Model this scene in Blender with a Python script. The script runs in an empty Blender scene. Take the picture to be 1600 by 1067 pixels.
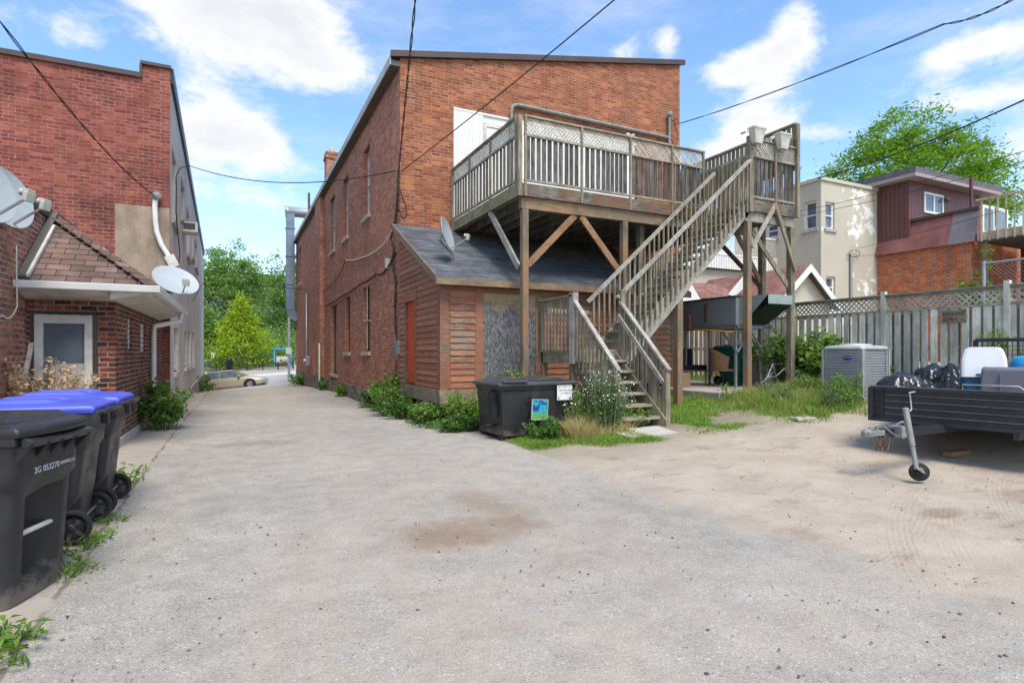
import bpy, bmesh, math, random
import numpy as np
from mathutils import Vector, Matrix, noise as mnoise
random.seed(7); rng = np.random.default_rng(7)
PI = math.pi; rad = math.radians
S = bpy.context.scene
# ------------------------------------------------------------------ camera
YAW = math.radians(26.07); F = 889.0; HOR = 550.0; CAMZ = 1.5
cam_d = bpy.data.cameras.new('camera'); cam = bpy.data.objects.new('camera', cam_d)
S.collection.objects.link(cam); S.camera = cam
cam_d.sensor_width = 36; cam_d.lens = 36*F/1600; cam_d.clip_start = .05; cam_d.clip_end = 3000
cam_d.shift_y = (HOR-533.5)/1600
cam.location = (0, 0, CAMZ); cam.rotation_euler = (PI/2, 0, -YAW)
# ------------------------------------------------------------------ world + sun
SUN_EL, SUN_AZ = 60, 183      # azimuth clockwise from +Y (alley axis)
W = bpy.data.worlds.new('World'); S.world = W; W.use_nodes = True
def build_world():
    nt = W.node_tree; nt.nodes.clear(); N = nt.nodes.new; L = nt.links.new
    out = N('ShaderNodeOutputWorld'); bg = N('ShaderNodeBackground'); L(bg.outputs[0], out.inputs[0])
    bg.inputs[1].default_value = 0.15
    sky = N('ShaderNodeTexSky'); sky.sky_type = 'NISHITA'; sky.sun_disc = False
    sky.sun_elevation = rad(SUN_EL); sky.sun_rotation = rad(SUN_AZ); sky.air_density = 1.0; sky.dust_density = .6; sky.ozone_density = 1.4
    tc = N('ShaderNodeTexCoord'); sep = N('ShaderNodeSeparateXYZ'); L(tc.outputs['Generated'], sep.inputs[0])
    def M(op, a, b=None, c=None):
        n = N('ShaderNodeMath'); n.operation = op
        for i, v in enumerate((a, b, c)):
            if v is None: continue
            if isinstance(v, (int, float)): n.inputs[i].default_value = v
            else: L(v, n.inputs[i])
        return n.outputs[0]
    az = M('ARCTAN2', sep.outputs[0], sep.outputs[1]); el = M('ARCSINE', sep.outputs[2])
    acc = None
    # cumulus banks: azimuth / elevation / half widths (degrees) / weight
    for a0, e0, sa, se, w in [(-1,27.5,6,3.2,1.25),(5,28.5,6,3.2,1.2),(-6,29,5,2.2,.7),(8.5,25.5,4.5,1.8,.9),(-2.5,18.5,4.2,3.4,1.35),(2.5,18,2.8,3,1.1),(-4,14,4,1.6,.5),(-13,34,9,3,.5),
                              (37,27,1.6,1.4,.75),(41.5,27.5,1.6,1.8,.8),(52.5,27.5,1.8,1.8,.9),(50.5,25,3.2,2,1.0),(46.5,24.5,3,1.4,.85),(49.5,21,3,2.6,1.15),(46.5,18.5,3,1.6,.8),(56,19,3.5,1.1,.75),
                              (20,33,5,1.6,.45),(-12,24,2.5,1.2,.4),(60,25.5,3,1.0,.5),(64.5,22.5,4,1.0,.85),(69,22.8,3,1.0,.7),(65,19,4.5,.9,.8),(69,16.5,3,3,.6),(12,12,14,3,.28),(58,14,14,3,.3),
                              (-60,32,25,10,.9),(-110,25,35,9,1.0),(120,28,30,10,1.0),(170,40,40,14,.9),(0,70,60,14,.7),(-160,22,20,8,.9)]:
        da = M('DIVIDE', M('SUBTRACT', az, rad(a0)), rad(sa)); de = M('DIVIDE', M('SUBTRACT', el, rad(e0)), rad(se))
        g = M('MULTIPLY', M('EXPONENT', M('MULTIPLY', M('ADD', M('MULTIPLY', da, da), M('MULTIPLY', de, de)), -1)), w)
        acc = g if acc is None else M('ADD', acc, g)
    nz = N('ShaderNodeTexNoise'); nz.inputs['Scale'].default_value = 9.0; nz.inputs['Detail'].default_value = 12; nz.inputs['Roughness'].default_value = .66
    nz.inputs['Distortion'].default_value = .25
    mp = N('ShaderNodeMapping'); mp.inputs['Scale'].default_value = (1, 1, 2.0); L(tc.outputs['Generated'], mp.inputs[0]); L(mp.outputs[0], nz.inputs[0])
    n2 = M('MULTIPLY', M('SUBTRACT', nz.outputs[0], .5), 3.0)
    wz = N('ShaderNodeTexNoise'); wz.inputs['Scale'].default_value = 2.2; wz.inputs['Detail'].default_value = 6; wz.inputs['Roughness'].default_value = .7
    mp2 = N('ShaderNodeMapping'); mp2.inputs['Scale'].default_value = (1, 1, 4); L(tc.outputs['Generated'], mp2.inputs[0]); L(mp2.outputs[0], wz.inputs[0])
    dens = M('ADD', acc, n2)
    r = N('ShaderNodeMapRange'); r.interpolation_type = 'SMOOTHSTEP'; L(dens, r.inputs[0]); r.inputs[1].default_value = .18; r.inputs[2].default_value = 1.15
    wisp = N('ShaderNodeMapRange'); wisp.interpolation_type = 'SMOOTHSTEP'; L(wz.outputs[0], wisp.inputs[0]); wisp.inputs[1].default_value = .42; wisp.inputs[2].default_value = .85
    wisp.inputs[4].default_value = .5
    fac = M('MAXIMUM', r.outputs[0], wisp.outputs[0])
    # cloud colour: bright tops, faintly grey bellies where dense and low in the bank
    r2 = N('ShaderNodeMapRange'); L(dens, r2.inputs[0]); r2.inputs[1].default_value = .85; r2.inputs[2].default_value = 1.9
    cc = N('ShaderNodeMix'); cc.data_type = 'RGBA'; L(r2.outputs[0], cc.inputs[0]); cc.inputs[6].default_value = (2.95, 2.97, 3.05, 1); cc.inputs[7].default_value = (2.35, 2.4, 2.55, 1)
    hs = N('ShaderNodeHueSaturation'); hs.inputs['Saturation'].default_value = 1.13; hs.inputs['Value'].default_value = .86; L(sky.outputs[0], hs.inputs['Color'])
    mx = N('ShaderNodeMix'); mx.data_type = 'RGBA'; L(fac, mx.inputs[0]); L(hs.outputs[0], mx.inputs[6]); L(cc.outputs[2], mx.inputs[7])
    L(mx.outputs[2], bg.inputs[0])
build_world()
sd = bpy.data.lights.new('sun', 'SUN'); so = bpy.data.objects.new('sun', sd); S.collection.objects.link(so)
sd.energy = 2.0; sd.angle = rad(28); sd.color = (1, .93, .82)
so.rotation_euler = (rad(90-SUN_EL), 0, rad(180-SUN_AZ)); so.location = (0, -5, 30)
S.view_settings.view_transform = 'Standard'; S.view_settings.look = 'None'; S.view_settings.gamma = 1
S.view_settings.exposure = 1.26
# ------------------------------------------------------------------ geometry bookkeeping
cy_, sy_ = math.cos(YAW), math.sin(YAW)
def ray(px, py):
    u = (px-800)/F; v = (HOR-py)/F
    return Vector((sy_+u*cy_, cy_-u*sy_, v))
C0 = Vector((0, 0, CAMZ))
def onX(px, py, X): r = ray(px, py); return C0+r*(X/r.x)
def onY(px, py, Y): r = ray(px, py); return C0+r*(Y/r.y)
def onZ(px, py, Z): r = ray(px, py); return C0+r*((Z-CAMZ)/r.z)
def atd(px, py, d): return C0+ray(px, py)*d
# ground height: linear RBF through surveyed spots
SP = [(0,0,0),(-1,4,0),(-1.5,10,.05),(2,10,0),(3.9,8.6,.02),(3.93,11.4,0),(6.5,8,.13),(8.7,9.5,.3),(9.65,9.2,.4),(12,8,.6),(12,7,.62),(14,6,.68),(14,10,.72),
      (13,14,.6),(6.9,3.7,.03),(8.5,4.2,.1),(12,3.5,.35),(14,3,.5),(22,10,1.0),(30,14,1.2),(1,14.7,-.03),(3.9,14.7,-.05),(-1.5,16.5,0),(3.9,20,-.23),(3.9,30,-.36),
      (-1.6,26,-.15),(3.93,42,-.70),(-1.9,45.0,-1.26),(-1.7,36,-.7),(8,0,.1),(0,-6,0),(5,4,0),(4,0,0),(-8,0,.2),(-8,10,.3),(10,-8,.2),
      (14,44,-.2),(-12,46,-2.2),(3,51,-.45),(-6,52,-1.2),(0,58,-.7),(8,58,-.1),(-12,60,-1.6),(12,70,1.5),(-4,72,.6),(-14,74,.4),(10,90,5),(-10,92,5),(0,110,9),
      (60,0,2),(60,60,4),(0,-60,0),(-60,0,0),(-60,60,0),(60,-60,1),(-60,-60,0),(0,160,22),(-80,160,20),(80,160,22),(30,60,1),(35,30,1.4),(-30,30,0)]
SPA = np.array(SP, float)
def _fit():
    n = len(SPA); D = np.hypot(SPA[:,None,0]-SPA[None,:,0], SPA[:,None,1]-SPA[None,:,1])
    A = np.zeros((n+1, n+1)); A[:n,:n] = D; A[:n,n] = 1; A[n,:n] = 1
    b = np.zeros(n+1); b[:n] = SPA[:,2]
    return np.linalg.solve(A, b)
SW = _fit()
def gz(x, y):
    x = np.asarray(x, float); y = np.asarray(y, float)
    r = np.sqrt((x[...,None]-SPA[:,0])**2+(y[...,None]-SPA[:,1])**2+.15)
    return r@SW[:-1]+SW[-1]
def g(x, y): return float(gz(x, y))
def nz(x, y, s=1., z=0.): return mnoise.noise(Vector((x*s, y*s, z)))
# ------------------------------------------------------------------ scene-graph helpers
COL = S.collection
def tag(o, label, cat, group=None, kind=None):
    o['label'] = label; o['category'] = cat
    if group: o['group'] = group
    if kind: o['kind'] = kind
    return o
def thing(name, label, cat, loc=(0,0,0), rz=0, group=None):
    o = bpy.data.objects.new(name, None); COL.objects.link(o); o.empty_display_size = .2
    o.location = loc; o.rotation_euler = (0, 0, rz)
    return tag(o, label, cat, group)
def dup(root, loc=None, rz=None, label=None, scale=None):
    r = root.copy(); COL.objects.link(r)
    if loc is not None: r.location = loc
    if rz is not None: r.rotation_euler = (r.rotation_euler[0], r.rotation_euler[1], rz)
    if scale is not None: r.scale = (scale,)*3
    if label: r['label'] = label
    for ch in list(root.children):
        c = ch.copy(); COL.objects.link(c); c.parent = r
        for gch in list(ch.children):
            d = gch.copy(); COL.objects.link(d); d.parent = c
    return r
class MB:
    """collects simple solids and links them as ONE mesh object"""
    def __init__(s): s.v = []; s.f = []; s.sm = []
    def add(s, vs, fs, smooth=False):
        n = len(s.v); s.v += [tuple(v) for v in vs]; s.f += [tuple(i+n for i in f) for f in fs]; s.sm += [smooth]*len(fs); return s
    def box(s, a, b):
        x0, y0, z0 = a; x1, y1, z1 = b
        if x0 > x1: x0, x1 = x1, x0
        if y0 > y1: y0, y1 = y1, y0
        if z0 > z1: z0, z1 = z1, z0
        return s.add([(x0,y0,z0),(x1,y0,z0),(x1,y1,z0),(x0,y1,z0),(x0,y0,z1),(x1,y0,z1),(x1,y1,z1),(x0,y1,z1)],
                     [(0,3,2,1),(4,5,6,7),(0,1,5,4),(1,2,6,5),(2,3,7,6),(3,0,4,7)])
    def bar(s, p, q, w, h, up=(0,0,1)):
        p = Vector(p); q = Vector(q); d = (q-p).normalized(); up = Vector(up)
        if abs(d.dot(up)) > .999: up = Vector((0,1,0))
        r = d.cross(up).normalized(); t = r.cross(d).normalized(); r = r*w/2; t = t*h/2
        return s.add([p-r-t,p+r-t,p+r+t,p-r+t,q-r-t,q+r-t,q+r+t,q-r+t], [(3,2,1,0),(4,5,6,7),(0,1,5,4),(1,2,6,5),(2,3,7,6),(3,0,4,7)])
    def tube(s, pts, r, n=8, cap=True, r1=None):
        pts = [Vector(p) for p in pts]; k = len(pts); vs = []; fs = []
        prev = None
        for i, p in enumerate(pts):
            d = (pts[min(i+1,k-1)]-pts[max(i-1,0)]).normalized()
            if prev is None:
                a = Vector((0,0,1)) if abs(d.z) < .9 else Vector((1,0,0)); prev = d.cross(a).normalized()
            x = (prev-d*prev.dot(d)).normalized(); y = d.cross(x); prev = x
            rr = r if r1 is None else r+(r1-r)*i/(k-1)
            vs += [p+(x*math.cos(2*PI*j/n)+y*math.sin(2*PI*j/n))*rr for j in range(n)]
        for i in range(k-1):
            for j in range(n): fs.append((i*n+j, i*n+(j+1)%n, (i+1)*n+(j+1)%n, (i+1)*n+j))
        s.add(vs, fs, n > 5)
        if cap: s.add(vs[:n], [tuple(range(n))[::-1]]); s.add(vs[-n:], [tuple(range(n))])
        return s
    def prism(s, poly, dirv):
        n = len(poly); a = [Vector(p) for p in poly]; dv = Vector(dirv); b = [p+dv for p in a]
        return s.add(a+b, [tuple(range(n))[::-1], tuple(range(n,2*n))]+[(i,(i+1)%n,(i+1)%n+n,i+n) for i in range(n)])
    def lathe(s, c, ax, prof, n=20):
        c = Vector(c); ax = Vector(ax).normalized(); a = Vector((0,0,1)) if abs(ax.z) < .9 else Vector((1,0,0))
        x = ax.cross(a).normalized(); y = ax.cross(x); vs = []; fs = []
        for (r, h) in prof: vs += [c+ax*h+(x*math.cos(2*PI*j/n)+y*math.sin(2*PI*j/n))*r for j in range(n)]
        for i in range(len(prof)-1):
            for j in range(n): fs.append((i*n+j, i*n+(j+1)%n, (i+1)*n+(j+1)%n, (i+1)*n+j))
        return s.add(vs, fs, True)
    def loft(s, rings, cap=True, smooth=True):
        n = len(rings[0]); vs = [v for r in rings for v in r]; fs = []
        for i in range(len(rings)-1):
            for j in range(n): fs.append((i*n+j, i*n+(j+1)%n, (i+1)*n+(j+1)%n, (i+1)*n+j))
        s.add(vs, fs, smooth)
        if cap: s.add(rings[0], [tuple(range(n))[::-1]]); s.add(rings[-1], [tuple(range(n))])
        return s
    def build(s, name, mat, parent=None, bevel=0, loc=None, rot=None):
        me = bpy.data.meshes.new(name); me.from_pydata([tuple(v) for v in s.v], [], s.f)
        me.polygons.foreach_set('use_smooth', s.sm); me.materials.append(M[mat] if isinstance(mat, str) else mat)
        me.validate(); me.update()
        o = bpy.data.objects.new(name, me); COL.objects.link(o)
        if parent: o.parent = parent
        if loc is not None: o.location = loc
        if rot is not None: o.rotation_euler = rot
        if bevel:
            b = o.modifiers.new('b', 'BEVEL'); b.width = bevel; b.segments = 2; b.limit_method = 'ANGLE'
        return o
def rebase(o, base):
    """keep the part's world geometry while its parent Empty sits at 'base'"""
    if o.type == 'MESH': o.data.transform(Matrix.Translation(-Vector(base)))
    for c in o.children: rebase(c, base)
def base(root, loc):
    for c in root.children: rebase(c, loc)
    root.location = loc
def text(s, size, mat, parent, loc, rot, name='lettering', depth=.001):
    cu = bpy.data.curves.new('t', 'FONT'); cu.body = s; cu.size = size; cu.extrude = depth; cu.align_x = 'CENTER'; cu.align_y = 'CENTER'
    t = bpy.data.objects.new('t', cu); COL.objects.link(t); bpy.context.view_layer.update()
    me = bpy.data.meshes.new_from_object(t.evaluated_get(bpy.context.evaluated_depsgraph_get())); bpy.data.objects.remove(t)
    me.materials.clear(); me.materials.append(M[mat]); me.name = name
    o = bpy.data.objects.new(name, me); COL.objects.link(o)
    me.transform(Matrix.Translation(loc)@rot.to_4x4()); o.parent = parent
    return o
def npmesh(name, V, Fq, mat, parent=None, smooth=False):
    """V (n,3), Fq (m,k) numpy -> object"""
    me = bpy.data.meshes.new(name); k = Fq.shape[1]; m = len(Fq)
    me.vertices.add(len(V)); me.vertices.foreach_set('co', np.ascontiguousarray(V, np.float32).ravel())
    me.loops.add(m*k); me.loops.foreach_set('vertex_index', np.ascontiguousarray(Fq, np.int32).ravel())
    me.polygons.add(m); me.polygons.foreach_set('loop_start', np.arange(m, dtype=np.int32)*k)
    me.polygons.foreach_set('loop_total', np.full(m, k, np.int32))
    if smooth: me.polygons.foreach_set('use_smooth', np.ones(m, bool))
    me.materials.append(M[mat]); me.update(calc_edges=True); me.validate()
    o = bpy.data.objects.new(name, me); COL.objects.link(o)
    if parent: o.parent = parent
    return o
# ------------------------------------------------------------------ materials
M = {}
class NT:
    def __init__(s, name, rough=.8, metal=0, spec=.35):
        m = bpy.data.materials.new(name); m.use_nodes = True; M[name] = m; s.m = m; s.t = m.node_tree
        s.b = s.t.nodes['Principled BSDF']; s.b.inputs['Roughness'].default_value = rough; s.b.inputs['Metallic'].default_value = metal
        s.b.inputs['Specular IOR Level'].default_value = spec
        s.geo = s.t.nodes.new('ShaderNodeNewGeometry'); s.pos = s.geo.outputs['Position']; s.rnd = s.geo.outputs['Random Per Island']
        s.obj = s.t.nodes.new('ShaderNodeTexCoord').outputs['Object']
    def N(s, t, **k):
        n = s.t.nodes.new(t)
        for a, v in k.items(): setattr(n, a, v)
        return n
    def L(s, a, b):
        if isinstance(a, (int, float)): b.default_value = a
        elif isinstance(a, tuple): b.default_value = a if len(a) == 4 or b.type == 'VECTOR' else a+(1,)
        else: s.t.links.new(a, b)
    def math(s, op, a, b=0., c=0.):
        n = s.N('ShaderNodeMath', operation=op); s.L(a, n.inputs[0]); s.L(b, n.inputs[1]); s.L(c, n.inputs[2]); return n.outputs[0]
    def noise(s, scale, vec=None, detail=4, rough=.6, sc=(1,1,1), off=(0,0,0), dist=0):
        vec = vec or s.pos; mp = s.N('ShaderNodeMapping'); s.L(vec, mp.inputs[0]); mp.inputs['Scale'].default_value = sc; mp.inputs['Location'].default_value = off
        n = s.N('ShaderNodeTexNoise'); s.L(mp.outputs[0], n.inputs[0]); n.inputs['Scale'].default_value = scale
        n.inputs['Detail'].default_value = detail; n.inputs['Roughness'].default_value = rough; n.inputs['Distortion'].default_value = dist
        return n.outputs[0]
    def vor(s, scale, vec=None, feature='F1', sc=(1,1,1), out='Distance'):
        vec = vec or s.pos; mp = s.N('ShaderNodeMapping'); s.L(vec, mp.inputs[0]); mp.inputs['Scale'].default_value = sc
        n = s.N('ShaderNodeTexVoronoi', feature=feature); s.L(mp.outputs[0], n.inputs[0]); n.inputs['Scale'].default_value = scale
        return n.outputs[out]
    def rng(s, v, a, b, c=0., d=1., smooth=True):
        n = s.N('ShaderNodeMapRange'); n.interpolation_type = 'SMOOTHSTEP' if smooth else 'LINEAR'
        for i, x in enumerate((v, a, b, c, d)): s.L(x, n.inputs[i])
        return n.outputs[0]
    def mix(s, f, a, b, mode='MIX'):
        n = s.N('ShaderNodeMix', data_type='RGBA', blend_type=mode); s.L(f, n.inputs[0]); s.L(a, n.inputs[6]); s.L(b, n.inputs[7]); return n.outputs[2]
    def hsv(s, col, h=.5, sat=1., v=1.):
        n = s.N('ShaderNodeHueSaturation'); s.L(h, n.inputs[0]); s.L(sat, n.inputs[1]); s.L(v, n.inputs[2]); n.inputs[3].default_value = 1; s.L(col, n.inputs[4]); return n.outputs[0]
    def bump(s, h, dist=.01, st=1.):
        n = s.N('ShaderNodeBump'); n.inputs['Strength'].default_value = st; n.inputs['Distance'].default_value = dist; s.L(h, n.inputs['Height']); s.L(n.outputs[0], s.b.inputs['Normal'])
    def col(s, c): s.L(c, s.b.inputs['Base Color'])
    def wallvec(s, su=1., sv=1.):
        """u along the wall, v up (metres), from world position + normal"""
        p = s.N('ShaderNodeSeparateXYZ'); s.L(s.pos, p.inputs[0]); n = s.N('ShaderNodeSeparateXYZ'); s.L(s.geo.outputs['True Normal'], n.inputs[0])
        k = s.math('GREATER_THAN', s.math('ABSOLUTE', n.outputs[0]), .6)
        u = s.math('ADD', s.math('MULTIPLY', p.outputs[1], k), s.math('MULTIPLY', p.outputs[0], s.math('SUBTRACT', 1., k)))
        v = s.N('ShaderNodeCombineXYZ'); s.L(s.math('MULTIPLY', u, su), v.inputs[0]); s.L(s.math('MULTIPLY', p.outputs[2], sv), v.inputs[1]); return v.outputs[0]
def plain(name, c, rough=.6, metal=0, var=.12, ns=6., spec=.4, bump=0):
    t = NT(name, rough, metal, spec); n = t.noise(ns, t.obj); v = t.rng(n, .25, .75, 1-var, 1+var)
    t.col(t.hsv(c+(1,), .5, 1., v))
    if bump: t.bump(t.noise(ns*6, t.obj), bump)
    return t
def brickmat(name, c1, c2, mortar, bw=.24, bh=.082, stain=(.12,.05,.04), stainamt=.45, ms=.012, wear=.0, whites=.0, rough=.9):
    t = NT(name, rough, 0, .15); v = t.wallvec()
    jit = t.noise(1.3, detail=2); 
    wob = t.N('ShaderNodeVectorMath', operation='ADD'); t.L(v, wob.inputs[0])
    cmb = t.N('ShaderNodeCombineXYZ'); t.L(t.rng(jit, .3, .7, -.01, .01), cmb.inputs[0]); t.L(t.rng(t.noise(3, detail=3), .3, .7, -.006, .006), cmb.inputs[1]); t.L(cmb.outputs[0], wob.inputs[1])
    b = t.N('ShaderNodeTexBrick'); t.L(wob.outputs[0], b.inputs[0]); b.inputs['Scale'].default_value = 1
    b.inputs['Brick Width'].default_value = bw; b.inputs['Row Height'].default_value = bh; b.inputs['Mortar Size'].default_value = ms; b.inputs['Mortar Smooth'].default_value = .3
    b.inputs['Color1'].default_value = (0,0,0,1); b.inputs['Color2'].default_value = (1,1,1,1); b.inputs['Mortar'].default_value = (.5,.5,.5,1); b.inputs['Bias'].default_value = 0
    base = t.mix(b.outputs['Color'], c1, c2)
    # individual odd bricks
    wn = t.N('ShaderNodeTexWhiteNoise', noise_dimensions='2D'); sc = t.N('ShaderNodeVectorMath', operation='DIVIDE'); t.L(wob.outputs[0], sc.inputs[0]); sc.inputs[1].default_value = (bw, bh, 1)
    fl = t.N('ShaderNodeVectorMath', operation='FLOOR'); t.L(sc.outputs[0], fl.inputs[0]); t.L(fl.outputs[0], wn.inputs[0])
    base = t.hsv(base, t.rng(wn.outputs[0], 0, 1, .494, .506), 1., t.rng(wn.outputs[0], 0, 1, .72, 1.2, False))
    big = t.noise(.55, detail=6, rough=.65); base = t.mix(t.rng(big, .45, .72, 0, stainamt), base, stain)
    big2 = t.noise(1.7, detail=5, rough=.7, off=(9,3,5), sc=(1,1,.35)); base = t.mix(t.rng(big2, .56, .74, 0, stainamt*.8), base, tuple(x*.6 for x in stain))
    fine = t.noise(22, detail=5, rough=.7); base = t.hsv(base, .5, 1., t.rng(fine, .25, .75, .78, 1.18))
    mc = t.mix(t.rng(t.noise(2.5, off=(4,4,4)), .35, .65), mortar, tuple(x*.55 for x in mortar))
    c = t.mix(b.outputs['Fac'], base, mc)
    if whites: c = t.mix(t.rng(t.noise(5, off=(3,8,1), rough=.78, detail=8), .62, .70, 0, whites), c, (.5,.42,.38))
    t.col(c)
    h = t.math('SUBTRACT', t.math('MULTIPLY', fine, .35), b.outputs['Fac']); t.bump(h, .006)
    return t
def woodmat(name, light, dark, axis='z', green=.25, stain=None, rough=.85):
    t = NT(name, rough, 0, .2)
    sc = {'z': (1,1,.09), 'x': (.09,1,1), 'y': (1,.09,1), 'd': (.6,.6,.6)}[axis]
    ofs = t.N('ShaderNodeVectorMath', operation='ADD'); t.L(t.pos, ofs.inputs[0]); mul = t.math('MULTIPLY', t.rnd, 37.); cb = t.N('ShaderNodeCombineXYZ')
    for i in range(3): t.L(mul, cb.inputs[i])
    t.L(cb.outputs[0], ofs.inputs[1])
    gr = t.noise(38, ofs.outputs[0], 6, .7, sc); patch = t.noise(3.2, ofs.outputs[0], 4, .6, (1,1,.4) if axis == 'z' else (1,1,1))
    c = t.mix(t.rng(gr, .32, .68), dark, light); c = t.mix(t.rng(patch, .38, .7, 0, .65), c, tuple(x*.6 for x in dark))
    c = t.hsv(c, .5, 1., t.rng(t.rnd, 0, 1, .68, 1.25, False))
    if stain: c = t.mix(t.rng(t.noise(1.1, ofs.outputs[0], 5, .65), .42, .62, 0, .85), c, stain)
    if green: c = t.mix(t.rng(t.noise(2.4, detail=5, rough=.7, off=(2,7,1)), .48, .72, 0, green), c, (.16,.19,.05))
    knots = t.rng(t.vor(5, ofs.outputs[0], sc=(1.6,1.6,.5)), .0, .07, .55, 0.); c = t.mix(knots, c, tuple(x*.4 for x in dark))
    t.col(c); t.bump(gr, .003)
    return t
def leafmat(name, c1, c2, trans=.35, rough=.55):
    t = NT(name, rough, 0, .25); big = t.noise(1.2, detail=3)
    f = t.math('ADD', t.math('MULTIPLY', t.rnd, .6), t.math('MULTIPLY', t.rng(big, .3, .7), .4))
    c = t.mix(f, c1, c2); t.col(c)
    tr = t.N('ShaderNodeBsdfTranslucent'); t.L(t.hsv(c, .485, 1.1, 1.5), tr.inputs[0]); ms = t.N('ShaderNodeMixShader'); ms.inputs[0].default_value = trans
    out = [n for n in t.t.nodes if n.type == 'OUTPUT_MATERIAL'][0]; t.L(t.b.outputs[0], ms.inputs[1]); t.L(tr.outputs[0], ms.inputs[2]); t.L(ms.outputs[0], out.inputs[0])
    return t
brickmat('brick_main', (.40,.135,.062), (.25,.08,.042), (.37,.28,.21), whites=.35, stain=(.11,.05,.038), stainamt=.55, ms=.0085)
brickmat('brick_side', (.48,.185,.105), (.33,.12,.072), (.42,.33,.27), stain=(.16,.07,.05), stainamt=.5, ms=.0085)
brickmat('brick_tall', (.30,.085,.06), (.21,.062,.048), (.36,.22,.19), bw=.235, bh=.086, stain=(.055,.026,.024), stainamt=.85, whites=.7, ms=.0075)
brickmat('brick_porch', (.25,.06,.036), (.055,.028,.024), (.33,.27,.23), bw=.21, bh=.075, stain=(.05,.022,.02), stainamt=.25)
brickmat('brick_annex', (.42,.15,.075), (.25,.085,.06), (.40,.36,.32), bw=.22, bh=.076, stain=(.11,.05,.05), stainamt=.4)
brickmat('brick_house', (.55,.13,.042), (.40,.09,.032), (.50,.36,.26), bw=.24, bh=.085, stain=(.30,.09,.05), stainamt=.3, ms=.014)
# rubble stone
t = NT('rubble', .95, 0, .1); v = t.vor(3.2, sc=(1,1,1.6), feature='DISTANCE_TO_EDGE'); cc = t.vor(3.2, sc=(1,1,1.6), out='Color'); sp = t.N('ShaderNodeSeparateColor'); t.L(cc, sp.inputs[0])
c = t.mix(sp.outputs[0], (.12,.10,.085), (.30,.26,.22)); c = t.mix(t.rng(v, .0, .07, 1., 0.), c, (.33,.30,.26)); c = t.hsv(c, .5, 1., t.rng(t.noise(14), .3, .7, .7, 1.2)); t.col(c); t.bump(t.rng(v, 0, .12), .05)
# stucco kinds
def stucco(name, c, dirt, amt=.5, s=.8, white=0, bd=.003, blockw=0):
    t = NT(name, .92, 0, .15); a = t.noise(s, detail=7, rough=.65, sc=(1,1,.55)); k = t.mix(t.rng(a, .42, .72, 0, amt), c, dirt)
    k = t.mix(t.rng(t.noise(2.6, detail=5, sc=(1,1,.14), off=(3,1,7)), .54, .75, 0, amt*.7), k, dirt)
    if white: k = t.mix(t.rng(t.noise(.65, detail=8, rough=.72, off=(1.2,.2,7.0)), .56, .575, 0, white), k, (.72,.72,.70))
    if blockw:
        b = t.N('ShaderNodeTexBrick'); t.L(t.wallvec(), b.inputs[0]); b.inputs['Scale'].default_value = 1; b.inputs['Brick Width'].default_value = .6; b.inputs['Row Height'].default_value = .3; b.inputs['Mortar Size'].default_value = .012
        k = t.mix(t.math('MULTIPLY', b.outputs['Fac'], blockw), k, dirt)
    t.col(t.hsv(k, .5, 1., t.rng(t.noise(30), .3, .7, .9, 1.08))); t.bump(t.noise(60), bd); return t
stucco('stucco_grey', (.66,.635,.58), (.40,.37,.32), .65, .5, blockw=.35)
stucco('stucco_cream', (.47,.44,.36), (.33,.31,.25), .45, .7, white=1)
stucco('stucco_plain', (.50,.46,.37), (.36,.33,.26), .4, .9)
stucco('cement_patch', (.36,.285,.21), (.20,.15,.11), .9, 1.3, bd=.01)
stucco('concrete', (.36,.33,.29), (.20,.185,.16), .6, 1.8, bd=.006)
stucco('concrete_pale', (.45,.42,.38), (.28,.26,.23), .5, 2.4)
# wood
woodmat('wood_v', (.34,.295,.22), (.14,.118,.085), 'z', .22)
woodmat('wood_vdark', (.17,.158,.145), (.042,.038,.035), 'z', .12)
woodmat('wood_x', (.40,.36,.29), (.19,.17,.13), 'x', .3)
woodmat('wood_y', (.42,.39,.32), (.20,.18,.14), 'y', .3)
woodmat('wood_rim', (.26,.235,.21), (.05,.045,.04), 'x', .12, stain=(.15,.075,.04))
woodmat('wood_beam', (.33,.22,.13), (.17,.11,.07), 'x', .12, stain=(.16,.13,.10))
woodmat('wood_green', (.30,.29,.19), (.17,.16,.10), 'y', .75)
woodmat('wood_post', (.32,.265,.205), (.15,.12,.09), 'z', .15, stain=(.26,.15,.08))
woodmat('wood_brace', (.36,.22,.12), (.20,.11,.06), 'd', .0)
woodmat('wood_grey', (.44,.42,.375), (.24,.22,.19), 'd', .08)
woodmat('wood_fence', (.72,.71,.65), (.46,.44,.385), 'z', .18)
woodmat('wood_fenceback', (.38,.36,.31), (.20,.18,.15), 'z', .2)
woodmat('wood_lattice', (.60,.58,.52), (.40,.38,.32), 'd', .15)
woodmat('wood_newdeck', (.60,.49,.37), (.42,.33,.24), 'z', .0)
woodmat('wood_skirt', (.34,.28,.20), (.17,.13,.09), 'd', .1)
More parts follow.
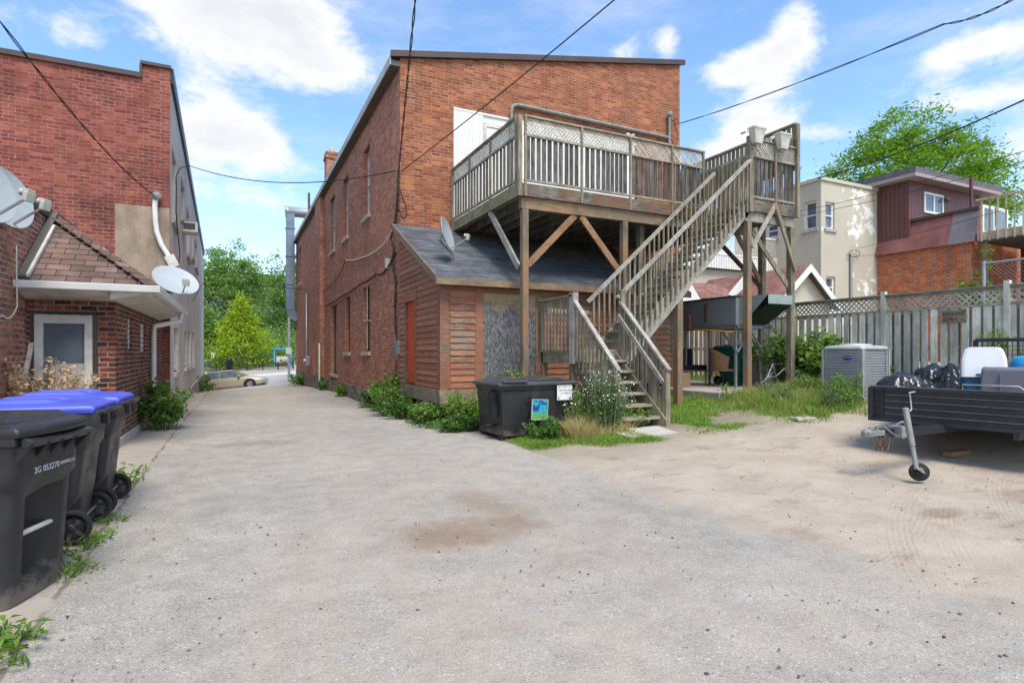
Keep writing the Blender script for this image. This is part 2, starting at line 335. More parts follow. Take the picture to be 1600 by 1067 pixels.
# red peeling paint siding
def siding(name, red, bare, thr=.5):
    t = NT(name, .7, 0, .2); a = t.noise(7, detail=8, rough=.72, sc=(1,1,3.5)); big = t.noise(1.1, detail=3)
    gr = t.noise(30, detail=5, sc=(.12,.12,1.5)); bw = t.mix(t.rng(gr, .35, .65), tuple(x*.5 for x in bare), bare)
    m = t.rng(t.math('ADD', a, t.math('MULTIPLY', t.math('SUBTRACT', big, .5), .55)), thr, thr+.07)
    r = t.hsv(red+(1,), .5, 1., t.rng(t.rnd, 0, 1, .7, 1.2, False)); r = t.hsv(r, .5, 1., t.rng(gr, .3, .7, .75, 1.15))
    t.col(t.mix(m, r, bw)); t.bump(a, .003); return t
siding('siding_red', (.34,.15,.09), (.34,.26,.21), .58)
siding('siding_worn', (.30,.125,.07), (.27,.23,.18), .53)
siding('trim_red', (.24,.105,.06), (.26,.19,.14), .54)
siding('door_red', (.52,.085,.03), (.42,.12,.06), .75)
# osb board
t = NT('osb', .75, 0, .3); v = t.vor(42, sc=(1,1,.35), out='Color'); sp = t.N('ShaderNodeSeparateColor'); t.L(v, sp.inputs[0])
pz = t.N('ShaderNodeSeparateXYZ'); t.L(t.pos, pz.inputs[0]); w = t.rng(t.math('ADD', pz.outputs[2], t.math('MULTIPLY', t.noise(3, detail=6), .9)), 2.75, 3.25)
c = t.mix(sp.outputs[0], (.05,.052,.056), (.19,.19,.195)); c2 = t.mix(sp.outputs[1], (.30,.20,.10), (.42,.30,.17)); t.col(t.mix(w, c, c2)); t.bump(sp.outputs[2], .004)
# shingles
def shingle(name, cols, rw=.33, rh=.125, ms=.006, rough=.9):
    t = NT(name, rough, 0, .2); v = t.wallvec(); b = t.N('ShaderNodeTexBrick'); t.L(v, b.inputs[0]); b.inputs['Scale'].default_value = 1
    b.inputs['Brick Width'].default_value = rw; b.inputs['Row Height'].default_value = rh; b.inputs['Mortar Size'].default_value = ms; b.inputs['Mortar Smooth'].default_value = .6
    b.inputs['Color1'].default_value = (0,0,0,1); b.inputs['Color2'].default_value = (1,1,1,1)
    c = t.mix(b.outputs['Color'], cols[0], cols[1]); c = t.mix(b.outputs['Fac'], c, cols[2]); c = t.hsv(c, .5, 1., t.rng(t.noise(3, detail=5), .3, .7, .75, 1.2)); c = t.hsv(c, .5, 1., t.rng(t.noise(90), .3, .7, .8, 1.2))
    t.col(c); t.bump(t.math('SUBTRACT', 1., b.outputs['Fac']), .012); return t
shingle('shingle_brown', ((.105,.068,.056), (.20,.135,.11), (.04,.027,.024)), .28, .095)
shingle('shingle_red', ((.20,.10,.085), (.27,.15,.125), (.10,.05,.045)), .3, .10)
shingle('shingle_grey', ((.075,.083,.095), (.125,.135,.15), (.04,.043,.05)), 1.1, .055, .004)
# metals, plastics, others
plain('metal_grey', (.34,.36,.38), .45, .6); plain('galv', (.36,.37,.38), .5, .7, .25, 20); plain('galv_dull', (.21,.225,.215), .7, .3, .25, 10)
plain('duct', (.17,.215,.27), .5, .35, .2, 2); plain('hvac', (.22,.235,.255), .5, .1, .08, 3); plain('hvac_hood', (.28,.33,.31), .5, .2, .1, 3); plain('hvac_dark', (.018,.024,.024), .5)
plain('white_paint', (.66,.66,.64), .5, 0, .08, 3); plain('white_dirty', (.52,.50,.46), .6, 0, .2, 4); plain('brown_metal', (.07,.05,.045), .45, .2, .15, 2)
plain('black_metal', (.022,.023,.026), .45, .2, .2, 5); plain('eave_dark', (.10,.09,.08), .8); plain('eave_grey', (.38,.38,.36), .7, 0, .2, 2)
plain('rubber', (.022,.022,.023), .85, 0, .3, 20); plain('cable', (.018,.018,.02), .7); plain('cable_grey', (.20,.19,.18), .8); plain('cable_white', (.6,.58,.54), .7)
plain('blue_lid', (.06,.085,.50), .38, 0, .1, 5, .5); plain('dish', (.34,.38,.40), .45, 0, .05, 3); plain('dish_arm', (.25,.27,.28), .5, .3); plain('lnb', (.42,.43,.36), .6)
plain('ac_case', (.28,.295,.32), .5, .2, .1, 4); plain('ac_grill', (.42,.43,.44), .5, .3); plain('ac_inner', (.07,.072,.078), .8)
plain('trailer_paint', (.024,.025,.032), .42, .1, .3, 4, .5); plain('trailer_edge', (.20,.20,.21), .5, .4, .4, 12); plain('rust', (.14,.085,.05), .85, .2, .4, 20)
plain('cooler_white', (.58,.60,.63), .4, 0, .04); plain('cooler_blue', (.012,.11,.22), .4); plain('blue_plastic', (.02,.25,.50), .35); plain('grey_plastic', (.10,.105,.13), .5)
plain('lid_dark', (.05,.052,.056), .45, 0, .25, 4); plain('green_plastic', (.01,.085,.06), .5); plain('wicker', (.30,.17,.08), .8, 0, .3, 40); plain('sofa_navy', (.012,.014,.024), .85); plain('cardboard', (.30,.19,.11), .9)
plain('stone_sill', (.40,.36,.30), .9, 0, .2, 8, .2, .01); plain('cabinet_grey', (.22,.20,.19), .8); plain('cabinet_top', (.07,.035,.035), .6); plain('yellow_pipe', (.42,.22,.02), .6); plain('orange_pipe', (.45,.13,.03), .6)
plain('brown_siding', (.115,.045,.045), .5, .1, .1, 1); plain('brown_skirt', (.20,.075,.07), .5, .1, .3, 1.2); plain('skirt_grey', (.17,.15,.16), .5, .1); plain('dark_room', (.012,.011,.010), 1); plain('curtain', (.45,.43,.40), .9)
plain('label_white', (.62,.62,.62), .6); plain('ink', (.03,.03,.035), .7); plain('ink_soft', (.16,.16,.17), .7); plain('badge_blue', (.02,.04,.22), .4); plain('window_board', (.26,.20,.165), .8, 0, .2, 3); plain('fascia_grey', (.10,.10,.115), .8, 0, .3, 5); plain('soffit_mauve', (.30,.24,.235), .7)
plain('car_paint', (.46,.405,.32), .32, .35, .03, 1, .6); plain('car_silver', (.45,.46,.47), .35, .3); plain('car_red', (.30,.05,.03), .35); plain('car_dark', (.05,.055,.06), .35); plain('car_white', (.6,.6,.6), .35); plain('tyre', (.02,.02,.02), .85); plain('rim', (.40,.40,.41), .35, .8)
plain('headlight', (.6,.62,.65), .15, 0, .02); plain('tail', (.35,.02,.02), .3); plain('bark', (.11,.085,.065), .95, 0, .35, 9, .1, .02); plain('stem', (.10,.15,.04), .8); plain('dead_stem', (.34,.30,.25), .9, 0, .3, 10); plain('flower', (.72,.74,.66), .8); plain('flower_orange', (.75,.36,.03), .8)
plain('house_blue', (.35,.42,.42), .8); plain('roof_far', (.10,.115,.12), .9); plain('umbrella_white', (.72,.70,.68), .8); plain('glass_block', (.62,.66,.66), .25, 0, .1, 12); plain('cabinet_blue', (.05,.30,.58), .5)
for nm, c, r in (('glass_dark', (.02,.024,.028), .06), ('glass_sky', (.10,.13,.16), .05), ('glass_car', (.10,.15,.16), .05)):  # glass_sky: tone of reflected sky put into the base colour
    t = NT(nm, r, 0, .8); t.col(t.hsv(c+(1,), .5, 1., t.rng(t.noise(1.4, t.obj), .3, .7, .7, 1.3)))
# black cart plastic: scuffed, pale scrapes near the base
t = NT('cart_black', .42, 0, .45); n1 = t.noise(5, t.obj, 7, .7); p = t.N('ShaderNodeSeparateXYZ'); t.L(t.obj, p.inputs[0])
low = t.rng(t.math('ADD', p.outputs[2], t.math('MULTIPLY', t.noise(9, t.obj, 8, .75), .55)), .28, .44, 1., 0.); c = t.mix(t.rng(n1, .4, .75, 0, .5), (.017,.016,.018), (.034,.033,.034)); c = t.mix(t.math('MULTIPLY', low, .5), c, (.22,.18,.15)); c = t.mix(t.rng(t.noise(2.2, t.obj, 6, .7, (1,1,.3), (5,5,5)), .62, .75, 0, .4), c, (.13,.125,.12)); t.col(c); t.L(t.rng(n1, .3, .7, .34, .62), t.b.inputs['Roughness'])
t = NT('bag_black', .22, 0, .6); t.col((.012,.012,.014)); t.bump(t.noise(4.5, t.obj, 3, .5, dist=1.6), .035)
t = NT('poster', .4, 0, .4); a = t.noise(7, t.obj, 5, .6, dist=1.2); p = t.N('ShaderNodeSeparateXYZ'); t.L(t.obj, p.inputs[0])
c = t.mix(t.rng(a, .4, .6), (.01,.04,.22), (.02,.36,.45)); lo = t.rng(t.math('ADD', p.outputs[2], t.math('MULTIPLY', a, .12)), .50, .58, 1., 0.); t.col(t.mix(lo, c, (.12,.34,.10)))
# leaves
leafmat('leaf_mid', (.07,.145,.03), (.17,.28,.06)); leafmat('leaf_dark', (.04,.11,.025), (.11,.22,.045)); leafmat('leaf_lime', (.17,.29,.02), (.38,.48,.04), .35); leafmat('leaf_sumac', (.06,.16,.02), (.20,.37,.045), .4)
leafmat('leaf_far', (.10,.19,.05), (.18,.30,.08)); leafmat('leaf_far2', (.09,.19,.04), (.22,.36,.09)); leafmat('leaf_weed', (.09,.19,.03), (.22,.36,.07)); leafmat('leaf_dry', (.40,.26,.13), (.66,.50,.30), .2)
leafmat('blade_green', (.11,.21,.035), (.25,.37,.07)); leafmat('blade_dry', (.30,.25,.09), (.50,.42,.20), .25); leafmat('leaf_grey', (.06,.12,.05), (.17,.25,.12)); leafmat('leaf_spruce', (.09,.13,.08), (.18,.23,.16), .15)
# ---- ground: one shared node recipe so that neighbouring sheets meet without a seam
def groundmat(name, mode):
    t = NT(name, .95, 0, .12); p = t.N('ShaderNodeSeparateXYZ'); t.L(t.pos, p.inputs[0]); X, Y = p.outputs[0], p.outputs[1]
    wob = t.math('MULTIPLY', t.math('SUBTRACT', t.noise(.9, detail=7, rough=.65), .5), 2.6)
    # asphalt
    ag = t.vor(120, out='Color'); sp = t.N('ShaderNodeSeparateColor'); t.L(ag, sp.inputs[0]); fine = t.noise(150, detail=3); mid = t.noise(3.0, detail=7, rough=.7)
    asp = t.mix(t.rng(sp.outputs[0], 0, 1, 0, 1, False), (.258,.24,.208), (.375,.352,.31)); asp = t.mix(t.rng(fine, .35, .65, 0, .45), asp, (.33,.31,.285))
    asp = t.mix(t.rng(sp.outputs[1], .93, .97, 0, .8), asp, (.15,.145,.14)); asp = t.mix(t.rng(sp.outputs[2], .95, .98, 0, .7), asp, (.56,.55,.53))
    asp = t.hsv(asp, .5, 1., t.rng(mid, .3, .7, .86, 1.12)); asp = t.hsv(asp, .5, 1., t.rng(t.noise(.35, detail=3), .35, .65, .93, 1.06))
    # sand / packed dirt
    sn = t.noise(1.4, detail=8, rough=.68); sand = t.mix(t.rng(sn, .3, .7), (.43,.37,.30), (.34,.29,.235)); sand = t.mix(t.rng(t.noise(2.8, detail=8, rough=.7, off=(5,2,0), sc=(.55,1,1)), .52, .7, 0, .75), sand, (.25,.185,.14))
    sand = t.hsv(sand, .5, 1., t.rng(t.noise(120, detail=3), .3, .7, .78, 1.2)); sand = t.mix(t.rng(t.vor(28), 0, .12, .7, 0.), sand, (.22,.20,.18))
    # tyre tracks pressed into the sand: ribbed arcs
    def track(cx, cy, r0, wd, amt):
        dx = t.math('SUBTRACT', X, cx); dy = t.math('SUBTRACT', Y, cy); rr = t.math('SQRT', t.math('ADD', t.math('MULTIPLY', dx, dx), t.math('MULTIPLY', dy, dy)))
        q = t.math('SUBTRACT', rr, r0); band = t.rng(t.math('ABSOLUTE', q), wd*.7, wd, 1., 0.)
        rib = t.rng(t.math('SINE', t.math('MULTIPLY', q, 150.)), -.2, .6)
        nzz = t.rng(t.noise(.9, off=(cx,cy,0), detail=5, rough=.7), .36, .62)
        return t.math('MULTIPLY', t.math('MULTIPLY', band, rib), t.math('MULTIPLY', nzz, amt*.6))
    tr = t.math('ADD', track(9.5,-4.5,8.3,.12,.2), t.math('ADD', t.math('ADD', track(9.5,-4.5,8.62,.12,.2), track(2.5,9.5,7.2,.11,.2)), track(12,-7,11.2,.12,.2)))
    sand = t.mix(tr, sand, (.22,.165,.125))
    # where the sand lies: right of the tarmac edge, left verge, plus blown patches
    edge = t.rng(t.math('ADD', X, t.math('MULTIPLY', wob, .55)), 3.75, 4.25)
    nearb = t.rng(Y, 9.0, 10.5, 1., 0.)
    right = t.math('MULTIPLY', edge, nearb); left = t.rng(t.math('ADD', X, t.math('MULTIPLY', wob, .12)), -1.02, -.92, 1., 0.)
    def blob(cx, cy, sx, sy, amt, k=.6):
        dx = t.math('DIVIDE', t.math('SUBTRACT', X, cx), sx); dy = t.math('DIVIDE', t.math('SUBTRACT', Y, cy), sy)
        q = t.math('ADD', t.math('ADD', t.math('MULTIPLY', dx, dx), t.math('MULTIPLY', dy, dy)), t.math('MULTIPLY', wob, k)); return t.rng(q, .1, 1.3, amt, 0.)
    film = t.math('MAXIMUM', t.math('MAXIMUM', blob(1.1, 2.6, 1.3, 3.6, .6), blob(2.3, 6.0, 1.5, 4.0, .5)), t.math('MAXIMUM', blob(3.2, 2.2, 1.3, .8, .45), blob(1.4, 8.5, .6, 4., .35)))
    film = t.math('MULTIPLY', film, t.rng(t.noise(2.2, detail=7, rough=.72), .33, .6))
    cover = t.math('MAXIMUM', t.math('MAXIMUM', right, left), film)
    br = t.rng(t.noise(5, detail=7, rough=.75), .3, .6, .5, 1.); cover = t.math('MULTIPLY', cover, t.math('MAXIMUM', br, t.rng(cover, .6, 1.)))
    wet = t.math('MULTIPLY', t.math('MAXIMUM', t.math('MAXIMUM', blob(1.75, 4.5, .75, .5, .75, 1.5), blob(2.3, 5.2, .35, .8, .5, 1.6)), t.math('MAXIMUM', blob(.35, 10.2, .7, .35, .45, 1.4), t.math('MAXIMUM', blob(7.4, 2.9, .55, .35, .5), blob(5.9,3.0,.35,.15,.6)))), t.rng(t.noise(3.2, detail=6, rough=.7), .3, .55, .45, 1.))
    c = t.mix(cover, asp, sand); c = t.mix(wet, c, (.22,.15,.10))
    eq = t.math('ABSOLUTE', t.math('ADD', t.math('ADD', X, .975), t.math('ADD', t.math('MULTIPLY', wob, .05), t.math('MULTIPLY', t.math('SUBTRACT', t.noise(6, detail=6, rough=.7), .5), .10))))
    c = t.mix(t.math('MULTIPLY', t.rng(eq, .006, .03, .7, 0.), t.rng(t.noise(1.7, detail=4), .38, .52)), c, (.10,.085,.07))
    if mode == 'verge':   # broken concrete gutter along the left wall
        c = t.mix(t.rng(t.noise(1.2, detail=6, rough=.7), .42, .55, 0, .8), c, (.33,.305,.27)); c = t.mix(t.rng(t.noise(2.6, detail=7, rough=.7, off=(7,7,7)), .58, .66, 0, .7), c, (.20,.14,.09))
    if mode == 'yard':
        gr = t.rng(t.math('ADD', Y, t.math('MULTIPLY', wob, .8)), 5.9, 8.2); c = t.mix(t.math('MULTIPLY', gr, .55), c, (.12,.11,.05))
    if mode == 'street': c = t.mix(.85, c, (.36,.355,.34)); 
    # crack along the left seam
    if mode == 'alley':
        for (a, b_, yy0, yy1, w_) in ((-.55,.10,3.,22.,.016),(3.2,-.05,9.,40.,.02)):
            q = t.math('ABSOLUTE', t.math('SUBTRACT', X, t.math('ADD', a, t.math('MULTIPLY', t.math('SUBTRACT', t.noise(.8, detail=9, rough=.68, off=(a,0,0)), .5), 1.1))))
            c = t.mix(t.math('MULTIPLY', t.rng(q, w_*.2, w_*.7, .22, 0.), t.rng(t.noise(.5, off=(0,a,3)), .45, .55)), c, (.10,.095,.09))
    t.col(c); h = t.math('ADD', t.math('ADD', t.math('MULTIPLY', sp.outputs[0], .2), t.math('MULTIPLY', mid, 1.2)), t.math('ADD', t.math('MULTIPLY', fine, .3), t.math('MULTIPLY', t.math('MULTIPLY', tr, cover), -1.2)))
    t.bump(h, .012)
    return t
for k in ('ground','alley','verge','yard','street'): groundmat('g_'+k, k)
plain('pavement_pale', (.50,.48,.45), .9, 0, .1, 1); plain('hill_green', (.05,.09,.02), .95, 0, .5, .5, .1)
#@@STRUCT
# ================================================================== SETTING
def axis_vals(segs):
    out = []
    for a, b, st in segs: out += list(np.arange(a, b, st))
    return np.array(out+[segs[-1][1]])
gxv = axis_vals([(-120,-20,10),(-20,-4,1),(-4,14.5,.2),(14.5,30,1),(30,120,10)])
gyv = axis_vals([(-30,-2,4),(-2,1,.5),(1,12,.2),(12,22,.4),(22,44,.8),(44,66,1.),(66,180,6)])
GX, GY = np.meshgrid(gxv, gyv); GZ = gz(GX, GY)
for i in range(GZ.shape[0]):
    for j in range(GZ.shape[1]):
        x, y = GX[i,j], GY[i,j]
        if -5 < x < 16 and -1 < y < 16:
            GZ[i,j] += .028*nz(x, y, .9) + .012*nz(x, y, 3.1, 5)*(1 if x > 4 else .4)
            d = math.hypot(x-8.3, y-3.6); GZ[i,j] -= .05*math.exp(-(d/1.3)**2)
nyy, nxx = GX.shape; GV = np.stack([GX, GY, GZ], -1).reshape(-1, 3)
ii, jj = np.meshgrid(np.arange(nyy-1), np.arange(nxx-1), indexing='ij'); a = ii*nxx+jj
GF = np.stack([a, a+1, a+nxx+1, a+nxx], -1).reshape(-1, 4); cxm = GV[GF].mean(1)
def region(c):
    x, y = c[:,0], c[:,1]; r = np.zeros(len(c), int)
    r[(x > -1.0) & (x < 4.0) & (y > -2) & (y < 44)] = 1
    r[(x <= -1.0) & (x > -2.2) & (y > -2) & (y < 44)] = 2
    r[(x > 4.0) & (x < 15) & (y < 16)] = 3
    st = (y > 45.2+ -.45*x*.9) & (y < 54-.2*x); st = (y > 44.2-.5*x*.9) & (y < 53) ; r[st] = 4
    r[(y >= 53) & (y < 57) & (x > -20)] = 5
    r[(y >= 66)] = 6
    return r
rg = region(cxm)
for k, (nm, mt, ) in enumerate([('ground','g_ground'),('alley','g_alley'),('verge','g_verge'),('yard','g_yard'),('street','g_street'),('pavement','pavement_pale'),('hillside','hill_green')]):
    f = GF[rg == k]
    if not len(f): continue
    used = np.unique(f); mp = np.zeros(len(GV), int); mp[used] = np.arange(len(used))
    o = npmesh(nm, GV[used], mp[f], mt, smooth=True); o['kind'] = 'structure'
# ------------------------------------------------------------------ wall with openings
def wall(mb, ax, c, u0, u1, z0, z1, holes=(), out=-1, depth=.2):
    """ax 'x': plane x=c spanning y; ax 'y': plane y=c spanning x. z1 may be a function of u. out = sign of outward normal"""
    P = (lambda u, z, d=0: (c-out*d, u, z)) if ax == 'x' else (lambda u, z, d=0: (u, c-out*d, z))
    zt = z1 if callable(z1) else (lambda u: z1)
    us = sorted(set([u0, u1]+[h[0] for h in holes]+[h[1] for h in holes])); zs = sorted(set([z0]+[h[2] for h in holes]+[h[3] for h in holes]))
    flip = (ax == 'x') == (out > 0)
    def quad(a, b, c_, d): mb.add([a, b, c_, d], [(0,1,2,3) if flip else (3,2,1,0)])
    for i in range(len(us)-1):
        ua, ub = us[i], us[i+1]
        for j in range(len(zs)):
            za = zs[j]; top = j == len(zs)-1
            if not top:
                zb = zs[j+1]; um, zm = (ua+ub)/2, (za+zb)/2
                if any(h[0] < um < h[1] and h[2] < zm < h[3] for h in holes): continue
                quad(P(ua, za), P(ub, za), P(ub, zb), P(ua, zb))
            else: quad(P(ua, za), P(ub, za), P(ub, zt(ub)), P(ua, zt(ua)))
    for h in holes:
        a, b, lo, hi = h[:4]
        for q in (((a,lo),(a,hi)),((b,hi),(b,lo)),((a,hi),(b,hi)),((b,lo),(a,lo))):
            (ua, za), (ub, zb) = q; quad(P(ua, za, 0), P(ub, zb, 0), P(ub, zb, depth), P(ua, za, depth))
def opening(ax, c, h, out, root, depth=.2, kind='window', frame='white_paint', pane='glass_dark', sill=None, meet=True, fw=.06):
    """frame + pane (+ sill) in an opening; frame is a part, pane and sill its sub-parts"""
    a, b, lo, hi = h[:4]
    def B(m, ua, ub, za, zb, d0, d1):
        p, q = c-out*d0, c-out*d1
        if ax == 'x': m.box((p, ua, za), (q, ub, zb))
        else: m.box((ua, p, za), (ub, q, zb))
    f = MB(); e = .003; d0, d1 = depth-.07, depth+.02
    B(f, a+e, a+fw, lo+e, hi-e, d0, d1); B(f, b-fw, b-e, lo+e, hi-e, d0, d1); B(f, a+fw, b-fw, hi-fw, hi-e, d0, d1); B(f, a+fw, b-fw, lo+e, lo+fw, d0, d1)
    if meet: m_ = (lo+hi)/2; B(f, a+fw, b-fw, m_-.025, m_+.025, d0-.01, d1)
    fo = f.build(kind, frame, root)
    p = MB(); B(p, a+fw, b-fw, lo+fw, hi-fw, depth-.01, depth+.01); p.build('pane' if kind == 'window' else 'panel', pane, fo)
    if sill: s = MB(); B(s, a-.09, b+.09, lo-.13, lo, -.07, depth-.07); s.build('sill', sill, fo)
    return fo
def lsb(px, X): return onX(px, 550, X).y
# ================================================================== MAIN BRICK BUILDING
XW, YR, XE, YF = 3.93, 14.74, 13.5, 42.0
bld = thing('brick_building', 'two storey red brick building with sloping roofline and raised deck behind', 'building')
def hx(p0, p1, lo, hi): a, b = sorted((lsb(p0, XW), lsb(p1, XW))); return (a, b, lo, hi)
H_side = [hx(567.5,578,5.95,8.22), hx(536,544,5.95,8.3), hx(516,523.4,5.95,8.35), hx(492.5,498,6.0,8.4), hx(466.5,470.6,6.0,8.45),
          hx(567.5,578,1.52,3.66), hx(539,547,1.5,3.62), hx(517,526.7,.56,3.56), hx(489.5,493.4,.1,2.4)]
w = MB(); wall(w, 'x', XW, YR, YF, .28, 8.98, H_side, -1, .22)
wo = w.build('side_wall', 'brick_side', bld)
w = MB(); ztop = lambda x: 9.22+(x-XW)/(XE-XW)*1.95
dh = (5.42, 11.7, 5.08, 8.22)
wall(w, 'y', YR, XW, XE, .0, ztop, [dh], -1, .06); w.add([(XW, YR, 8.98), (XW, YR, 9.22), (XW, YF, 9.22), (XW, YF, 8.98)], [(0,1,2,3)])
w.build('rear_wall', 'brick_main', bld)
w = MB(); wall(w, 'x', XE, YR, YF, 0, 11.17, [], 1); wall(w, 'y', YF, XW, XE, -1.2, ztop, [], 1); w.build('street_wall', 'brick_side', bld)
# foundation of rubble
w = MB(); w.box((XW-.05, YR+.1, -1.5), (XW+.3, YF-.02, .279)); w.build('foundation', 'rubble', bld)
# pilaster
pa, pb = lsb(507, XW), lsb(499, XW); w = MB(); w.box((XW-.22, min(pa,pb), .285), (XW-.003, max(pa,pb), 8.97)); w.build('pilaster', 'brick_side', bld)
w = MB(); w.box((XW-.04, YF-.35, .285), (XW-.003, YF, 8.97)); w.build('corner_pier', 'brick_side', bld)
for i, h in enumerate(H_side):
    if i < 5: opening('x', XW, h, -1, bld, .22, frame='white_dirty', sill='stone_sill')
    elif i < 7: opening('x', XW, h, -1, bld, .22, frame='brown_metal', pane='window_board', sill='stone_sill', meet=False)
    else: opening('x', XW, h, -1, bld, .22, kind='door', frame='brown_metal', pane='window_board', sill='stone_sill' if i == 7 else None, meet=False, fw=.05)
# roof: sloping slab with projecting eave + brown metal coping at the rear
w = MB(); ov = .24
zr = lambda x: 9.24+(x-XW)/(XE-XW)*1.95
w.prism([(XW-ov, YR-.02, zr(XW-ov)), (XE+.14, YR-.02, zr(XE+.14)), (XE+.14, YR-.02, zr(XE+.14)+.09), (XW-ov, YR-.02, zr(XW-ov)+.09)], (0, YF-YR+.3, 0)); w.build('roof', 'shingle_grey', bld)
w = MB(); w.prism([(XW-ov-.02, YR-.10, zr(XW)-.06), (XE+.16, YR-.10, zr(XE)-.02), (XE+.16, YR-.10, zr(XE)+.14), (XW-ov-.02, YR-.10, zr(XW)+.10)], (0, .075, 0)); w.build('coping', 'brown_metal', bld)
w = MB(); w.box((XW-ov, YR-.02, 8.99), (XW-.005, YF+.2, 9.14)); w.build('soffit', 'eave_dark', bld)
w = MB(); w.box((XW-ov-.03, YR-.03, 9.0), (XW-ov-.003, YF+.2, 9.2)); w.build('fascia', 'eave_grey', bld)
# chimney, vent
ch = MB(); ch.box((4.7, 33.4, 9.2), (5.4, 34.2, 12.7)); ch.box((4.64, 33.34, 12.45), (5.46, 34.26, 12.62)); ch.box((4.67,33.37,12.7),(5.43,34.23,12.82)); c_ = ch.build('chimney', 'brick_side', bld)
MB().lathe((5.05,33.8,12.82), (0,0,1), [(.15,0),(.15,.3),(.13,.33),(.13,.1)]).build('chimney_pot', 'stone_sill', c_)
MB().tube([(4.0,35.5,9.2),(4.0,35.5,10.9)], .07).build('vent_pipe', 'eave_dark', bld)
# blocked-up white door and panel of the deck
dr = MB(); x = dh[0]+.005
while x < 6.25: dr.box((x, YR-.012, dh[2]), (x+.105, YR+.03, dh[3]-.06)); x += .11
dr.box((dh[0]+.003, YR-.02, dh[3]-.06), (dh[1]-.003, YR+.05, dh[3]-.003)); dr.box((6.28,YR+.02,dh[2]),(7.42,YR+.055,dh[3]-.06)); x = 7.43
while x < dh[1]-.11: dr.box((x, YR-.012, dh[2]), (x+.105, YR+.03, dh[3]-.06)); x += .11
dp = dr.build('white_panel', 'white_paint', bld)
d2 = MB(); d2.box((6.3,YR-.03,5.08),(6.4,YR+.015,7.95)); d2.box((7.2,YR-.03,5.08),(7.3,YR+.015,7.95)); d2.box((6.4,YR-.03,7.85),(7.2,YR+.015,7.95)); ddr = d2.build('door', 'white_dirty', bld)
MB().box((6.41,YR-.01,5.1),(7.19,YR+.012,7.84)).build('door_leaf', 'white_paint', ddr); MB().tube([(7.1,YR-.02,6.1),(7.1,YR-.08,6.1)], .03).build('handle', 'galv', ddr)
# conduit over the door
a = onY(797,185,YR-.08); b = onY(803,163,YR-.08); c = onY(1044,212,YR-.08)
MB().tube([Vector((b.x-.08,YR-.08,5.5)), Vector((b.x-.08,YR-.08,b.z-.25)), Vector((b.x-.05,YR-.08,b.z-.08)), Vector((b.x+.12,YR-.08,b.z)), Vector((c.x,YR-.08,b.z-.02))], .055, 10).build('conduit', 'galv_dull', bld)
c2 = onY(1046,180,YR-.1); c3 = onY(1046,232,YR-.1); mm = MB().tube([(c2.x,YR-.1,c3.z),(c2.x,YR-.1,c2.z)], .05, 10); mm.lathe((c2.x,YR-.1,c2.z-.02), (.2,-.6,1), [(.0,.14),(.09,.1),(.09,0)], 10); mm.build('service_mast', 'galv_dull', bld)
fl = onY(985,212,YR-.12); mm = MB(); mm.lathe((fl.x,YR-.02,fl.z), (0,-1,0), [(.06,0),(.06,.05)]); mm.lathe((fl.x+.02,YR-.08,fl.z), (.6,-.8,-.35), [(.04,0),(.09,.12),(.0,.12)]); mm.lathe((fl.x-.08,YR-.08,fl.z), (-.5,-.8,-.35), [(.04,0),(.08,.1),(.0,.1)]); mm.build('floodlight', 'lnb', bld)
# pipes, meters on alley wall
def xp(px, py, off): return onX(px, py, XW-off)
p = xp(479,459,.1); q = xp(481,556,.1)
MB().tube([(XW+.02,p.y+.9,p.z-.25),(XW-.1,p.y+.8,p.z-.22),(XW-.1,p.y,p.z),(XW-.1,p.y,q.z)], .05).build('conduit', 'galv', bld)
mt = MB(); mt.box((XW-.24,q.y-.22,q.z-.55),(XW-.004,q.y+.22,q.z)); mt.lathe((XW-.24,q.y,q.z-.3),(-1,0,0),[(.14,0),(.14,.1),(0,.1)]); mt.build('meter_box', 'galv', bld, .01)
p = xp(499,537,.3); MB().tube([(XW-.25,p.y+.6,p.z),(XW-.3,p.y,p.z),(XW-.3,p.y,-.3)], .045).build('gas_pipe', 'lnb', bld)
p = xp(620,543,.08); MB().box((XW-.12,p.y-.14,p.z-.18),(XW-.004,p.y+.14,p.z+.18)).build('meter_box', 'galv_dull', bld, .01)
p = xp(604,412,.08); MB().box((XW-.11,p.y-.1,p.z-.13),(XW-.004,p.y+.1,p.z+.13)).build('junction_box', 'lnb', bld, .01)
MB().tube([xp(574,446,.03), xp(574,492,.03), xp(574,545,.03)], .018).build('conduit', 'stone_sill', bld)
MB().tube([xp(567,501,.04), xp(580,501,.04)], .02).build('bracket', 'stone_sill', bld)
MB().tube([xp(459,378,.1), xp(459,500,.1)], .07).build('downpipe', 'stone_sill', bld)
# duct at the street end
dt = thing('exhaust_duct', 'tall blue grey square exhaust duct at the far end of the brick building', 'duct', (0,0,0))
dx0, dy = 3.22, 41.7; zt_, zb_ = 11.2, 4.35
MB().box((dx0,dy-.3,zb_),(dx0+.52,dy+.25,zt_)).build('riser', 'duct', dt, .02)
mm = MB(); [mm.box((dx0-.04,dy-.34,z),(dx0+.56,dy+.29,z+.08)) for z in (6.1,8.0,9.9)]; mm.build('flange', 'duct', dt)
MB().lathe((dx0+.2,dy,zt_-.1), (1,0,0), [(.36,-.25),(.36,0),(.34,.02),(.34,1.7)], 20).build('elbow', 'galv', dt)
MB().prism([(dx0,dy-.29,zb_-.003),(dx0+.52,dy-.29,zb_-.003),(dx0+.9,dy-.29,zb_-.6),(dx0+.55,dy-.29,zb_-.75),(dx0+.1,dy-.29,zb_-.4)], (0,.5,0)).build('boot', 'duct', dt)
base(dt, (dx0+.2, dy, zb_-.7))
